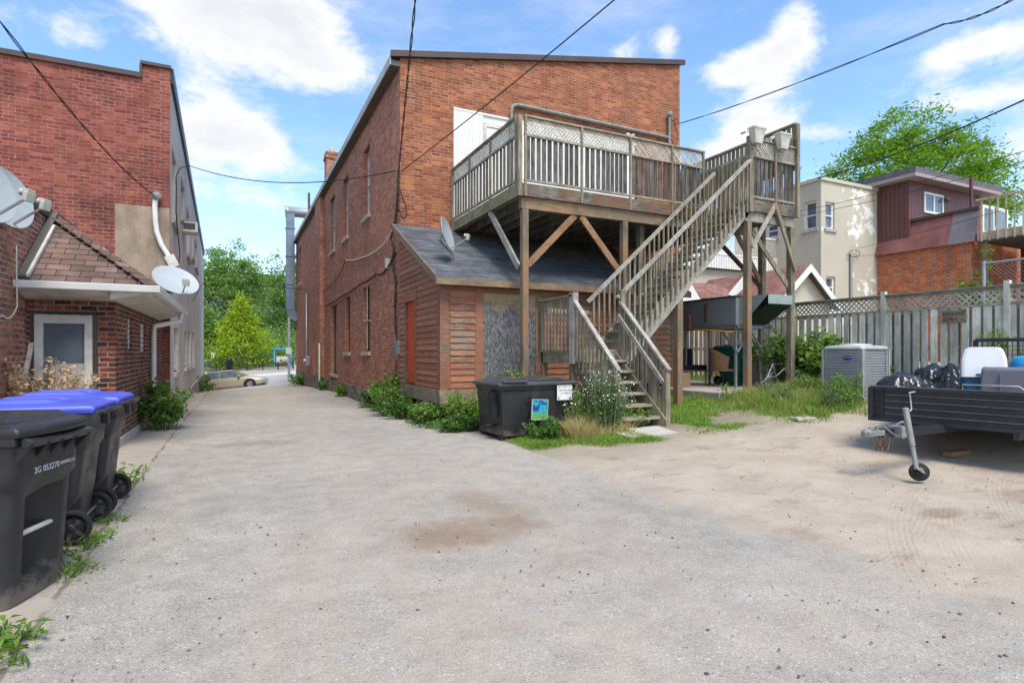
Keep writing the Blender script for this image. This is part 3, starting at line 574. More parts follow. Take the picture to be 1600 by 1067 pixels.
# ================================================================== LEAN-TO
YL = 11.4; XL2 = 10.25; lt = thing('lean_to_shed', 'lean-to shed with peeling red wooden siding and grey shingle roof against the brick building', 'shed')
zsid0 = .72
def zroof(y): return 4.80-(YR-y)*(1.66/3.34)
ya, yb = onX(650,500,XW).y, onX(636,500,XW).y
def laps(mb, ax, c, u0, u1, z0, ztopf, holes, pitch=.138):
    z = z0
    while True:
        segs = [(u0, u1)]; zc = z+pitch/2
        if ztopf:   # gable end: clip under the roof slope
            if ax == 'x':
                yy = YR-(4.80-(z+pitch*.9))/(1.66/3.34); segs = [(max(u0, yy), u1)]
            elif z+pitch > ztopf: break
        if segs[0][0] >= u1-.05: break
        for h in holes:
            ns = []
            for s_ in segs:
                if h[2] < zc < h[3]:
                    if h[0] > s_[0]: ns.append((s_[0], min(s_[1], h[0])))
                    if h[1] < s_[1]: ns.append((max(s_[0], h[1]), s_[1]))
                else: ns.append(s_)
            segs = ns
        for (a, b) in segs:
            if b-a < .03: continue
            j = random.uniform(-.004,.004)
            if ax == 'x': mb.add([(c,a,z),(c,b,z),(c-.026,b,z+j),(c-.026,a,z+j),(c-.004,a,z+pitch),(c-.004,b,z+pitch)], [(3,2,5,4),(0,1,2,3),(0,3,4),(1,5,2)])
            else: mb.add([(a,c,z),(b,c,z),(b,c-.026,z+j),(a,c-.026,z+j),(a,c-.004,z+pitch),(b,c-.004,z+pitch)], [(2,3,4,5),(0,3,2,1),(0,4,3),(1,2,5)])
        z += pitch
        if z > 5: break
XS = XW-.01
m_ = MB(); wall(m_, 'x', XS+.01, YL, YR-.003, zsid0, lambda y: zroof(y)-.02, [(ya,yb,zsid0+.001,2.74)], -1, .05); wall(m_, 'y', YL, XS+.01, XL2, zsid0, 3.12, [], -1); wall(m_, 'x', XL2, YL, YR-.003, .3, lambda y: zroof(y)-.02, [], 1); m_.build('backing', 'trim_red', lt)
m_ = MB(); laps(m_, 'x', XS+.005, YL+.12, YR-.01, zsid0, True, [(ya-.1,yb+.1,0,2.9)]); m_.build('side_siding', 'siding_red', lt)
xo0, xo1 = onY(754.6,500,YL).x, onY(836,500,YL).x
xc0 = onY(703,500,YL).x; xc1 = onY(742,500,YL).x
m_ = MB(); laps(m_, 'y', YL-.005, xc0, xc1, zsid0-.4, 2.92, []); laps(m_, 'y', YL-.005, xo1+.2, XL2-.1, zsid0, 2.8, []); m_.build('front_siding', 'siding_worn', lt)
m_ = MB(); m_.box((XS-.04,YL-.04,zsid0-.05),(XS+.13,YL+.12,3.08)); m_.box((XS+.13,YL-.03,2.93),(XL2,YL-.004,3.1)); m_.box((xc1,YL-.035,zsid0-.2),(xo0-.003,YL-.004,2.92)); m_.box((xo1+.003,YL-.035,zsid0-.2),(xo1+.15,YL-.004,2.92)); m_.box((XL2-.12,YL-.035,.5),(XL2+.02,YL-.004,2.92)); m_.box((xo0,YL-.03,2.78),(xo1,YL-.004,2.927)); m_.build('trim', 'trim_red', lt)
m_ = MB(); m_.box((xo0,YL-.022,.3),(xo1,YL-.004,2.777)); m_.build('boarded_window', 'osb', lt)
m_ = MB(); m_.box((XS-.035,ya-.1,zsid0),(XS-.004,ya-.003,2.86)); m_.box((XS-.035,yb+.003,zsid0),(XS-.004,yb+.1,2.86)); m_.build('door_frame', 'trim_red', lt)
m_ = MB(); m_.box((XS-.04,ya-.16,2.745),(XS-.004,yb+.14,3.02)); m_.build('lintel', 'siding_worn', lt)
do = MB().box((XS+.03,ya+.003,zsid0+.02),(XS+.05,yb-.003,2.737)).build('door', 'door_red', lt); MB().tube([(XS+.03,ya+.09,1.75),(XS-.01,ya+.09,1.75)], .03).build('handle', 'rust', do)
m_ = MB(); m_.box((XS-.06,YL-.07,.40),(XS-.012,YR-.3,.70)); m_.box((XS-.01,YL-.07,.40),(5.7,YL-.008,.70)); m_.build('skirt_board', 'wood_skirt', lt)
[MB().box((x,y,g(x,y)-.2),(x+.2,y+.2,.41)).build('pier', 'rubble', lt) for x, y in ((XS+.02,YL+.05),(XS+.02,13.1),(5.6,YL+.05),(7.6,YL+.1))]
rf = MB(); y0, y1 = YL-.28, YR-.002; x0, x1 = XW-.2, XL2+.3
rf.prism([(x0,y0,zroof(y0)),(x0,y1,zroof(y1)),(x0,y1,zroof(y1)+.05),(x0,y0,zroof(y0)+.05)], (x1-x0,0,0)); rf.build('roof', 'shingle_grey', lt)
m_ = MB(); m_.box((x0,y0-.03,zroof(y0)-.11),(x1,y0-.003,zroof(y0)+.03)); m_.prism([(x0-.03,y0-.03,zroof(y0)-.11),(x0-.03,y1,zroof(y1)-.11),(x0-.03,y1,zroof(y1)+.055),(x0-.03,y0-.03,zroof(y0)+.055)], (.027,0,0)); m_.build('fascia', 'wood_beam', lt)
base(lt, (XW, YL, g(XW, YL))); base(bld, (XW, YR, g(XW, YR)))
# ================================================================== DECK
dk = thing('wooden_deck', 'weathered grey raised wooden deck with lattice topped railings on the rear wall', 'deck')
DX0, DX1, DY, DZ = 5.39, 10.54, 10.65, 5.05; LX0, LX1, LY = 10.78, 12.34, 9.47
m_ = MB(); y = DY
while y < YR-.14: m_.box((DX0,y,DZ-.03),(12.3,y+.134,DZ)); y += .14
y = LY
while y < DY-.1: m_.box((LX0,y,DZ-.03),(12.3,y+.134,DZ)); y += .14
m_.build('decking', 'wood_x', dk)
m_ = MB(); x = DX0+.05
while x < 12.3: m_.box((x,DY+.05,DZ-.27),(x+.045,YR-.01,DZ-.034)); x += .4
m_.build('joist', 'wood_fenceback', dk)
m_ = MB(); [MB().box(*q_).build('rim_board', 'wood_rim', dk) for q_ in (((DX0,DY-.04,DZ-.27),(DX1,DY-.0,DZ-.005)),((LX0,LY-.04,DZ-.27),(LX1,LY,DZ-.005)))]
m_ = MB(); [MB().box(*q_).build('rim_board', 'wood_green', dk) for q_ in (((DX0-.04,DY-.04,DZ-.27),(DX0-.0,YR-.01,DZ-.005)),((LX0-.04,LY-.04,DZ-.27),(LX0,DY,DZ-.005)),((LX1,LY-.04,DZ-.27),(LX1+.04,YR,DZ-.005)))]
for nm, bx in (('beam', ((DX0+.05,DY+.02,DZ-.52),(9.3,DY+.14,DZ-.275))), ('beam', ((9.303,DY+.03,DZ-.5),(12.3,DY+.12,DZ-.275))), ('beam', ((LX0-.1,LY+.02,DZ-.5),(LX1,LY+.12,DZ-.275)))):
    MB().box(*bx).build(nm, 'wood_beam' if bx[0][0] < 9 else 'wood_fenceback', dk)
def lattice(mb, P, U, V, w, h, step=.055, t=.012, sw=.022):
    """diagonal laths filling a w x h frame spanned by unit vectors U,V from P; two layers"""
    N_ = U.cross(V).normalized()
    for s_, off in ((1, 0), (-1, .008)):
        k = -h
        while k < w+ (0 if s_ > 0 else h):
            if s_ > 0: a0, a1 = max(0, k), min(w, k+h); za, zb = a0-k, a1-k
            else: a0, a1 = max(0, k), min(w, k+h); za, zb = h-(a0-k), h-(a1-k)
            if a1-a0 > .01: mb.bar(P+U*a0+V*za+N_*off, P+U*a1+V*zb+N_*off, sw, .007, N_.cross((U+V*s_).normalized()) if False else N_)
            k += step*1.414
    return mb
def railing(p0, U, L, root, posts, zf=DZ, h=1.42, side='front', mat='wood_vdark', pmat='wood_v', rmat='wood_x', facing=Vector((0,-1,0))):
    """one railing run: pickets below, lattice band on top; rails, caps"""
    V = Vector((0,0,1)); P = Vector(p0)
    n = Vector(facing)*.03
    rl = MB()
    rl.bar(P+V*(zf+h-P.z), P+U*L+V*(zf+h-P.z), .11, .035); o = rl.build('cap_rail', rmat, root)
    for z in (zf+.07, zf+1.02): MB().bar(P+V*(z-P.z)+n*.4, P+U*L+V*(z-P.z)+n*.4, .05, .05).build('rail', rmat, o)
    pk = MB(); x = .06
    while x < L-.1:
        w_ = random.uniform(.085,.10); dz = random.uniform(0,.02); a = P+U*(x+w_/2)-n*.3
        if not any(abs(x+w_/2-q) < .05 for q in posts): pk.bar(a+V*(zf+.1+dz-P.z), a+V*(zf+1.06-dz*2-P.z), w_, .02, n.normalized())
        x += w_+random.uniform(.025,.06)
        if side != 'front': x += .055
    pk.build('pickets', mat, o)
    lt_ = MB(); lattice(lt_, P+V*(zf+1.05-P.z), U, V, L, h-1.08, .06); lt_.build('lattice', 'wood_lattice', o)
    for q in posts: MB().bar(P+U*q+V*(zf-.27-P.z)+n*1.2, P+U*q+V*(zf+h-.02-P.z)+n*1.2, .05, .04, n.normalized()).build('post', pmat, root)
X_, Y_ = Vector((1,0,0)), Vector((0,1,0))
railing((DX0+.1,DY,DZ), X_, DX1-DX0-.1, dk, [.02,1.42,2.75,4.0,5.0])
railing((DX0,DY+.1,DZ), Y_, YR-DY-.12, dk, [.02,1.35,2.65,3.9], side='left', mat='wood_v', rmat='wood_y', facing=Vector((-1,0,0)))
railing((LX0+.06,LY,DZ), X_, LX1-LX0-.06, dk, [.0,.78,1.5])
MB().box((DX0-.06,DY-.06,DZ-.28),(DX0+.03,DY+.03,DZ+1.4)).build('post', 'wood_v', dk)
MB().box((LX0-.06,LY-.08,DZ-.3),(LX0+.05,LY+.03,DZ+1.46)).build('post', 'wood_v', dk)
# tall privacy screen on the right side
ps = MB(); y = LY
while y < 13.4:
    ps.box((LX1+.02,y,DZ+.9),(LX1+.045,y+.1,7.05)); ps.box((LX1-.03,y+.03,DZ),(LX1-.005,y+.135,6.72)); y += .145
so_ = ps.build('privacy_screen', 'wood_v', dk); MB().box((LX1-.06,LY-.06,7.05),(LX1+.09,13.4,7.09)).build('cap_rail', 'wood_y', so_); MB().box((LX1-.004,LY,6.7),(LX1+.019,13.4,6.78)).build('rail', 'wood_y', so_)
MB().box((LX1-.03,LY-.1,DZ-.28),(LX1+.07,LY-.045,7.05)).build('post', 'wood_v', dk); MB().box((LX1+.05,LY-.04,6.0),(LX1+.2,LY+.02,6.05)).build('bracket', 'wood_x', dk)
# support posts
def post(x, y, zb, zt, mat='wood_post', w=.14, root=dk): return MB().box((x-w/2,y-w/2,zb),(x+w/2,y+w/2,zt)).build('support_post', mat, root, .006)
SUP = [(DX0+.15,DY+.08,DZ-.53),(8.14,DY+.08,DZ-.53),(8.84,DY+.35,DZ-.3),(LX0+.02,LY+.07,DZ-.5),(LX1-.06,LY+.07,DZ-.5),(12.3,10.4,DZ-.3)]
for i, (x, y, zt) in enumerate(SUP): post(x, y, (g(x, y)-.1 if i not in (3,5) else .6), zt, 'wood_post' if i in (0,1,3) else 'wood_v')
def brace(p, q, mat='wood_brace', w=.14): MB().bar(p, q, .045, w, (0,0,1)).build('brace', mat, dk)
sx = DX0+.15
brace((sx+.07,DY+.06,3.35),(sx+1.25,DY+.06,DZ-.53)); brace((8.05,DY+.06,3.3),(6.95,DY+.06,DZ-.53)); brace((DX0+.02,DY+.1,3.3),(DX0-.0,DY+1.55,DZ-.26),'wood_grey',.15)
brace((LX0+.09,LY-.02,3.95),(LX0+.8,LY-.06,DZ-.05),'wood_grey',.1); brace((LX1-.0,LY-.02,3.5),(LX0+.8,LY-.065,DZ-.05),'wood_v',.1)
brace((LX0+.3,LY+.2,4.4),(LX1-.1,LY+.1,3.1),'wood_v',.12); brace((12.25,10.4,3.3),(11.2,10.4,DZ-.3),'wood_brace',.12); brace((12.3,10.45,3.2),(12.3,12,DZ-.3),'wood_brace',.12)
base(dk, (DX0+.15, DY+.08, g(DX0, DY)))
# pots hanging on the landing rail
for i, (px, lab) in enumerate([(1180,'white plastic planter hung over the landing rail, left one of two'),(1220,'white plastic planter hung over the landing rail, right one of two')]):
    p = onY(px, 214 if i == 0 else 222, LY-.1); m_ = MB(); x0 = p.x
    m_.loft([[(x0+a*w_, LY-.1+b*w_*.8-.05, DZ+1.62-hh) for a, b in ((-.16,-.11),(.16,-.11),(.16,.11),(-.16,.11))] for hh, w_ in ((0,1.25),(.04,1.28),(.05,1.1),(.36,.72))]); 
    r = tag(m_.build('planter', 'white_dirty', None, .02), lab, 'planter', 'planters on the landing rail')
    m2 = MB().bar((x0-.3, LY-.02, DZ+1.5),(x0-.05, LY-.02, DZ+1.62),.14,.05).build('hook', 'white_dirty', r)
# ================================================================== STAIRCASE
st = thing('wooden_staircase', 'grey wooden staircase with a lower landing leading up to the deck', 'staircase')
SX0, SX1, SY0, SY1 = 7.1, LX0, LY, 10.5; LZ = 1.55
n_up = 17; rise = (DZ-LZ)/n_up; run = (SX1-SX0)/(n_up)
slope = (DZ-LZ)/(SX1-SX0)
for y in (SY0+.02, SY1-.06):
    MB().prism([(SX0-.05,y,LZ-.30),(SX0+.25,y,LZ-.28),(SX1,y,DZ-.36),(SX1,y,DZ-.04),(SX0-.05,y,LZ-.02)], (0,.04,0)).build('stringer', 'wood_grey', st)
for i in range(1, n_up):
    x = SX0+(i-.5)*run; z = LZ+i*rise
    MB().box((x-.04,SY0+.065,z-.04),(x+run*1.0,SY1-.065,z)).build('tread', 'wood_x', st)
def hrail(p, q, w=.045, h=.09, mat='wood_grey'): MB().bar(p, q, w, h).build('handrail', mat, st)
# upper flight handrails + balusters
for k, y in enumerate((SY0-.03, SY1+.01)):
    z0 = 2.68; z1 = 5.95
    hrail((SX0-.1,y,z0-.08),(SX1-.02,y,z1),.1 if k == 0 else .05,.06 if k == 0 else .08)
    nb = 26
    for i in range(nb):
        x = SX0+.05+(SX1-SX0-.15)*i/(nb-1); zz = z0+(x-SX0)*(z1-z0)/(SX1-SX0); zb = LZ+(x-SX0)*slope-.22
        MB().box((x-.019,y-.02,zb),(x+.019,y+.018,zz-.03)).build('baluster', 'wood_v', st)
# lower landing
m_ = MB(); x = 5.98
while x < 7.1: m_.box((x,SY0,LZ-.035),(min(x+.134,7.12),10.8,LZ)); x += .14
m_.build('landing_deck', 'wood_y', st)
m_ = MB(); m_.box((5.94,SY0,LZ-.27),(5.977,10.8,LZ+.0)); m_.build('landing_rim', 'wood_green', st); MB().box((5.98,SY0+.0,LZ-.26),(7.12,SY0+.04,LZ-.04)).build('landing_rim', 'wood_skirt', st)
for i in range(10):
    y = SY0+.15+i*.132; MB().box((5.92,y-.028,LZ-.05),(5.939,y+.028,2.58)).build('baluster', 'wood_v', st)
MB().box((5.90,SY0-.02,2.58),(6.02,10.85,2.62)).build('handrail', 'wood_green', st); 
MB().box((5.93,10.72,LZ-.3),(6.02,10.81,2.58)).build('newel_post', 'wood_v', st)
MB().box((5.90,SY0-.10,LZ-.28),(6.02,SY0+.05,2.66)).build('newel_post', 'wood_grey', st)
MB().box((7.03,SY0-.12,.35),(7.13,SY0-.02,2.75)).build('newel_post', 'wood_v', st)
MB().box((6.0,10.6,2.35),(7.1,10.64,2.43)).build('handrail', 'wood_x', st)
for x, y in ((6.0,SY0+.06),(7.05,SY0+.1),(6.0,10.7),(7.05,10.6)): post(x, y, g(x,y)-.1, LZ-.05, 'wood_post', .12, st)
# lower flight towards -Y
LYE = 8.02; gb = g(6.5,LYE); nl = 7; lr = (LZ-gb)/nl
for x in (5.99, 6.97): MB().prism([(x,SY0,LZ-.05),(x,SY0,LZ-.42),(x,LYE+.15,gb-.05),(x,LYE-.1,gb-.05),(x,LYE-.05,gb+.16)], (.04,0,0)).build('stringer', 'wood_v', st)
for i in range(1, nl):
    z = LZ-i*lr; y = SY0-(i)*(SY0-LYE)/nl
    MB().box((5.95,y-.12,z-.045),(7.05,y+.16,z)).build('tread', 'wood_x', st)
for k, x in enumerate((5.95, 7.06)):
    zt0, zt1 = 2.52, 1.17; hrail((x,SY0-.05,zt0),(x,LYE-.05,zt1),.09,.045)
    if k: hrail((x-.06,SY0-.05,zt0-.28),(x-.06,LYE+.05,zt1-.22),.04,.08)
    nb = 11
    for i in range(nb):
        y = SY0-.12-(SY0-LYE-.25)*i/(nb-1); zz = zt0+(SY0-.05-y)/(SY0-LYE)*(zt1-zt0)
        zb = max(g(x,y)+.05, LZ-(SY0-y)*(LZ-gb)/(SY0-LYE)-.12); MB().box((x-.018,y-.019,zb),(x+.018,y+.019,zz-.02)).build('baluster', 'wood_v', st)
    MB().box((x-.05,LYE-.02,g(x,LYE)-.1),(x+.05,LYE+.08,zt1+.02)).build('newel_post', 'wood_v', st)
    MB().box((x-.045,LYE+.35,g(x,LYE)-.1),(x+.045,LYE+.43,zt1+.2)).build('newel_post', 'wood_v', st)
post(8.72, LY+.1, g(8.72,LY)-.1, LZ+(8.72-SX0)*slope-.25, 'wood_post', .15, st)
base(st, (6.5, LYE, gb))
tag(MB().prism([(5.7,7.35,gb-.05),(7.35,7.45,gb-.05),(7.3,8.15,gb-.03),(5.75,8.1,gb-.03)], (0,0,.06)).build('stone_slab', 'concrete_pale'), 'flat concrete pad at the foot of the wooden stairs', 'slab')
#@@NEXT
# ================================================================== LEFT TALL BUILDING
A0 = Vector((-1.43, 16.6)); A1 = Vector((-1.90, 45.4)); AD = (A1-A0).normalized(); ALEN = (A1-A0).length
tb = thing('stucco_building', 'tall old building with red brick rear wall and grey stucco alley side', 'building')
def T(px, py):    # s along the alley side, z
    r = ray(px, py); # solve r.xy*t = A0 + AD*s
    det = r.x*(-AD.y)+AD.x*r.y; t_ = (A0.x*(-AD.y)+AD.x*A0.y)/det; s_ = (r.x*A0.y-r.y*A0.x)/det
    return s_, CAMZ+r.z*t_
ths = math.atan2(-AD.x, AD.y)     # rotation of the side about z: local +Y -> AD
def tbuild(mb, name, mat, par=None, bevel=0):
    o = mb.build(name, mat, par or tb, bevel); R_ = Matrix.Translation((A0.x, A0.y, 0))@Matrix.Rotation(ths, 4, 'Z'); o.data.transform(R_); return o
ztopl = lambda s: 8.5-(s/ALEN)*.25
def th(x0, x1, yt, yb): (s0, zt), (s1, _) = T(x0, yt), T(x1, yt); sm, zb = T((x0+x1)/2, yb); _, zt = T((x0+x1)/2, yt); return (min(s0,s1), max(s0,s1), zb, zt)
HT = [th(268.5,275.5,243,350), th(282.5,288.5,285,348), th(291.5,296,330,402), th(299.5,302,350,404), th(304.5,308,378,420), th(272,278.5,512,580), th(288.5,292.5,518,573), th(294,298,517,572), th(300.5,303.5,520,570)]
w = MB(); wall(w, 'x', 0, 0, ALEN, .1, ztopl, HT, 1, .18); tbuild(w, 'side_wall', 'stucco_grey')
def tope(h, **k):
    before = set(bpy.data.objects); f = opening('x', 0, h, 1, tb, .18, **k)
    for o in set(bpy.data.objects)-before: o.data.transform(Matrix.Translation((A0.x, A0.y, 0))@Matrix.Rotation(ths, 4, 'Z'))
for i, h in enumerate(HT): tope(h, frame='white_dirty', sill='stone_sill' if i < 5 else 'white_dirty', pane='glass_dark')
w = MB(); w.box((-.3,.0,-2.2),(.1,ALEN,.099)); tbuild(w, 'plinth', 'concrete')
w = MB(); w.box((-.3,.01,8.25),(.07,ALEN,8.62)); tbuild(w, 'parapet_cap', 'black_metal')
YT = 16.6; w = MB(); wall(w, 'y', YT, -12, A0.x, -.2, lambda x: 8.28 if x < -2.35 else 8.62, [], -1); 
w.f = []; w.v = []; w.sm = []; w.add([(-12,YT,0),(-2.02,YT,0),(-2.02,YT,8.24),(-12,YT,8.16)], [(0,1,2,3)]); w.add([(-2.02,YT,0),(A0.x,YT,0),(A0.x,YT,8.58),(-2.02,YT,8.58)], [(0,1,2,3)]); w.add([(-2.02,YT,8.24),(-2.02,YT,8.58),(-2.02,YT+.5,8.58),(-2.02,YT+.5,8.24)], [(0,1,2,3)])
w.build('rear_wall', 'brick_tall', tb)
w = MB(); w.prism([(-12,YT-.06,8.16),(-2.02,YT-.06,8.24),(-2.02,YT-.06,8.36),(-12,YT-.06,8.28)], (0,.4,0)); w.box((-2.06,YT-.06,8.37),(A0.x+.02,YT+.4,8.64)) if False else w.box((-2.06,YT-.06,8.581),(A0.x+.02,YT+.4,8.66)); w.box((-2.08,YT-.05,8.25),(-2.023,YT+.4,8.58)); w.build('coping', 'brown_metal', tb)
cp0 = onY(180,318,YT); w = MB().box((cp0.x,YT-.015,2.4),(A0.x-.012,YT-.003,cp0.z)); w.build('cement_patch', 'cement_patch', tb)
w = MB().box((-12,YT+.02,8.0),(-1.9,44,8.1)); w.build('roof', 'roof_far', tb)
# white conduit with weatherhead on the rear wall corner
pts = [onY(x, y, YT-.1) for x, y in ((246,308),(243,312),(242,322),(243,345),(245,362),(252,382),(262,398),(268,410))]
WHEAD = pts[0].copy(); MB().tube(pts, .06, 12).build('conduit', 'white_paint', tb); MB().lathe(pts[0]+Vector((-.02,-.03,.02)), (-.3,-.5,.6), [(0,.1),(.1,.06),(.11,-.05)], 12).build('weatherhead', 'galv_dull', tb)
MB().bar(pts[-1]+Vector((-.05,-.05,.15)), pts[-1]+Vector((.08,-.05,-.12)), .16,.22).build('meter_box', 'white_dirty', tb)
# air conditioner in an upper window
(sa, za), (sb, zb) = T(284.5, 347), T(295.5, 347); _, zlo = T(289, 376)
ac = thing('window_air_conditioner', 'off white air conditioner box sticking out of an upper window of the stucco building', 'air conditioner')
s_mid = T(285,360)[0]; m_ = MB().box((-.05,s_mid-.3,zlo),(.45,s_mid+.35,za)); tbuild(m_, 'casing', 'white_dirty', ac, .01); m_ = MB()
for k in range(7): z = zlo+.08+k*(za-zlo-.12)/7; m_.box((.05,s_mid-.31,z),(.38,s_mid-.301,z+.03))
tbuild(m_, 'grille', 'ac_inner', ac)
bc = Vector((A0.x, A0.y, 0))+Vector((AD.x, AD.y, 0))*s_mid; base(ac, (bc.x, bc.y, zlo))
base(tb, (A0.x, A0.y, 0))
# ================================================================== LEFT ONE-STOREY BRICK BUILDING + PORCH
XA = -2.63
ab = thing('brick_annex', 'low brick building at the left edge with brown metal parapet cap', 'building')
w = MB(); wall(w, 'x', XA, 3.5, YT-.01, -.1, 3.62, [], 1); wall(w, 'y', 3.5, -8, XA, -.1, 3.62, [], -1); w.build('wall', 'brick_annex', ab)
w = MB(); w.box((-8,3.45,3.6),(XA+.04,YT-.07,3.76)); w.build('parapet_cap', 'brown_metal', ab); base(ab, (XA, 9, 0))
po = thing('entrance_porch', 'small brick entrance porch with brown shingled hip roof and white gutter', 'porch')
YP, XP, XP2 = 10.2, -1.58, -1.50       # front wall plane, side wall x near / far
dx0_, dx1_ = onY(46,550,YP).x, onY(153,550,YP).x; dtop = onY(100,488,YP).z
w = MB(); wall(w, 'y', YP, XA+.003, XP, 0, 2.42, [(dx0_,dx1_,.2,dtop)], -1, .12); w.build('front_wall', 'brick_porch', po)
def opening_side(px0, px1, y0, y1): a, b = onX(px0,550,XP).y, onX(px1,550,XP).y; return (min(a,b), max(a,b), onX((px0+px1)/2,y1,XP).z, onX((px0+px1)/2,y0,XP).z)
HB = [opening_side(199.5,206,497,546), opening_side(219.5,227,505,551)]
w = MB(); wall(w, 'x', XP, YP, YT-.01, .18, 2.42, HB, 1, .06); w.build('side_wall', 'brick_porch', po)
for h in HB:
    m_ = MB(); k = 6; dz = (h[3]-h[2])/k
    for i in range(k): m_.box((XP-.07,h[0]+.01,h[2]+i*dz+.006),(XP-.03,h[1]-.01,h[2]+(i+1)*dz-.006))
    f = m_.build('glass_block_window', 'glass_block', po, .006); MB().box((XP-.05,h[0]-.1,h[2]-.1),(XP+.07,h[1]+.1,h[2]-.003)).build('sill', 'brick_porch', f)
w = MB(); w.box((XA+.01,YP-.03,-.2),(XP+.03,YT-.02,.178)); w.build('plinth', 'concrete_pale', po)
m_ = MB(); x = XA+.02
while x < XP-.28: m_.box((x,YP-.012,dtop+.01),(x+.07,YP-.003,dtop+.24)); x += .082
m_.build('soldier_course', 'brick_porch', po)
f = MB(); e = .1
f.box((dx0_+.04,YP+.03,.2),(dx0_+.04+e,YP+.1,dtop-.03)); f.box((dx1_-.07-e,YP+.03,.2),(dx1_-.07,YP+.1,dtop-.03)); f.box((dx0_+.04+e,YP+.03,dtop-.03-.13),(dx1_-.07-e,YP+.1,dtop-.03)); f.box((dx0_+.15,YP+.035,.2),(dx1_-.18,YP+.09,.9))
fo = f.build('door', 'white_dirty', po, .006); MB().box((dx0_+.13,YP+.07,.9),(dx1_-.16,YP+.075,dtop-.15)).build('pane', 'glass_sky', fo); MB().box((dx0_+.22,YP+.062,.92),(dx1_-.17,YP+.068,1.33)).build('inner_blind', 'curtain', fo); m2 = MB(); m2.box((dx0_+.16,YP+.045,1.38),(dx1_-.19,YP+.06,1.41)); None
f = MB(); f.box((dx0_,YP+.02,.2),(dx0_+.037,YP+.11,dtop)); f.box((dx1_-.067,YP+.02,.2),(dx1_-.003,YP+.11,dtop)); f.box((dx0_+.04,YP+.02,dtop-.028),(dx1_-.07,YP+.11,dtop-.003)); f.build('door_frame', 'brown_metal', po)
MB().box((dx0_+.2,YP-.14,dtop+.0),(dx1_-.0,YP-.02,dtop+.02)).build('awning_bar', 'brown_metal', po)
# roof
EX, EY, EZ = -1.08, 9.78, 2.46; RX, RYY, RZ = XA+.02, 11.35, 3.66
r = MB(); r.add([(XA-.0,EY,EZ),(EX,EY,EZ),(RX,RYY,RZ)], [(0,1,2)]); r.add([(EX,EY,EZ),(EX,YT-.02,EZ),(RX,YT-.02,RZ),(RX,RYY,RZ)], [(0,1,2,3)])
r.add([(XA,EY,EZ-.03),(EX,EY,EZ-.03),(EX,YT-.02,EZ-.03),(XA,YT-.02,EZ-.03)], [(0,3,2,1)]); r.build('roof', 'shingle_brown', po)
h_ = MB(); P0, P1 = Vector((EX,EY,EZ)), Vector((RX,RYY,RZ))
for i in range(13): a = P0.lerp(P1, i/13); b = P0.lerp(P1, (i+.85)/13); h_.bar(a+Vector((0,0,.02)), b+Vector((0,0,.035)), .2, .014)
h_.build('hip_cap', 'shingle_brown', po)
MB().bar((XA+.06,EY+.02,EZ+.05),(RX+.05,RYY,RZ+.05),.10,.05).build('rake_flashing', 'eave_dark', po); MB().bar((XA+.13,EY+.0,EZ+.07),(RX+.12,RYY-.35,RZ-.22),.035,.05).build('rake_flashing', 'white_dirty', po)
MB().bar((XA+.04,RYY,RZ+.03),(XA+.04,YT-.1,RZ+.03),.14,.06).build('ridge_flashing', 'brown_metal', po)
MB().bar((XA+.1,YT-.05,RZ+.02),(EX-.2,YT-.05,EZ+.2),.05,.14).build('wall_flashing', 'black_metal', po)
gt = MB(); gt.prism([(XA-.0,EY-.12,EZ+.0),(XA-.0,EY-.10,EZ-.1),(XA-.0,EY-.0,EZ-.1),(XA-.0,EY-.0,EZ)], (EX-XA+.12,0,0)); gt.prism([(EX+.12,EY-.1,EZ),(EX+.10,EY-.1,EZ-.1),(EX+.0,EY-.1,EZ-.1),(EX+.0,EY-.1,EZ)], (0,YT-EY-.9,0)); gt.build('gutter', 'white_paint', po, .01)
sf = MB(); sf.prism([(XA,EY,EZ-.1),(XA,YP-.003,EZ-.04-.17),(XA,YP-.003,EZ-.05)], (EX-XA,0,0)); sf.prism([(EX,EY,EZ-.1),(XP+.003,EY,EZ-.21),(XP+.003,EY,EZ-.05)], (0,YT-EY-.9,0)); sf.build('soffit', 'white_dirty', po)
a = onX(262,492,-1.2); q = onX(240,512,XP+.07); 
MB().tube([(EX+.05,q.y+.5,EZ-.1),(EX+.02,q.y+.45,EZ-.28),(XP+.08,q.y,EZ-.42),(XP+.07,q.y,1.8),(XP+.07,q.y,.22)], .05, 10).build('downpipe', 'white_paint', po)
base(po, (XP, YP, 0))
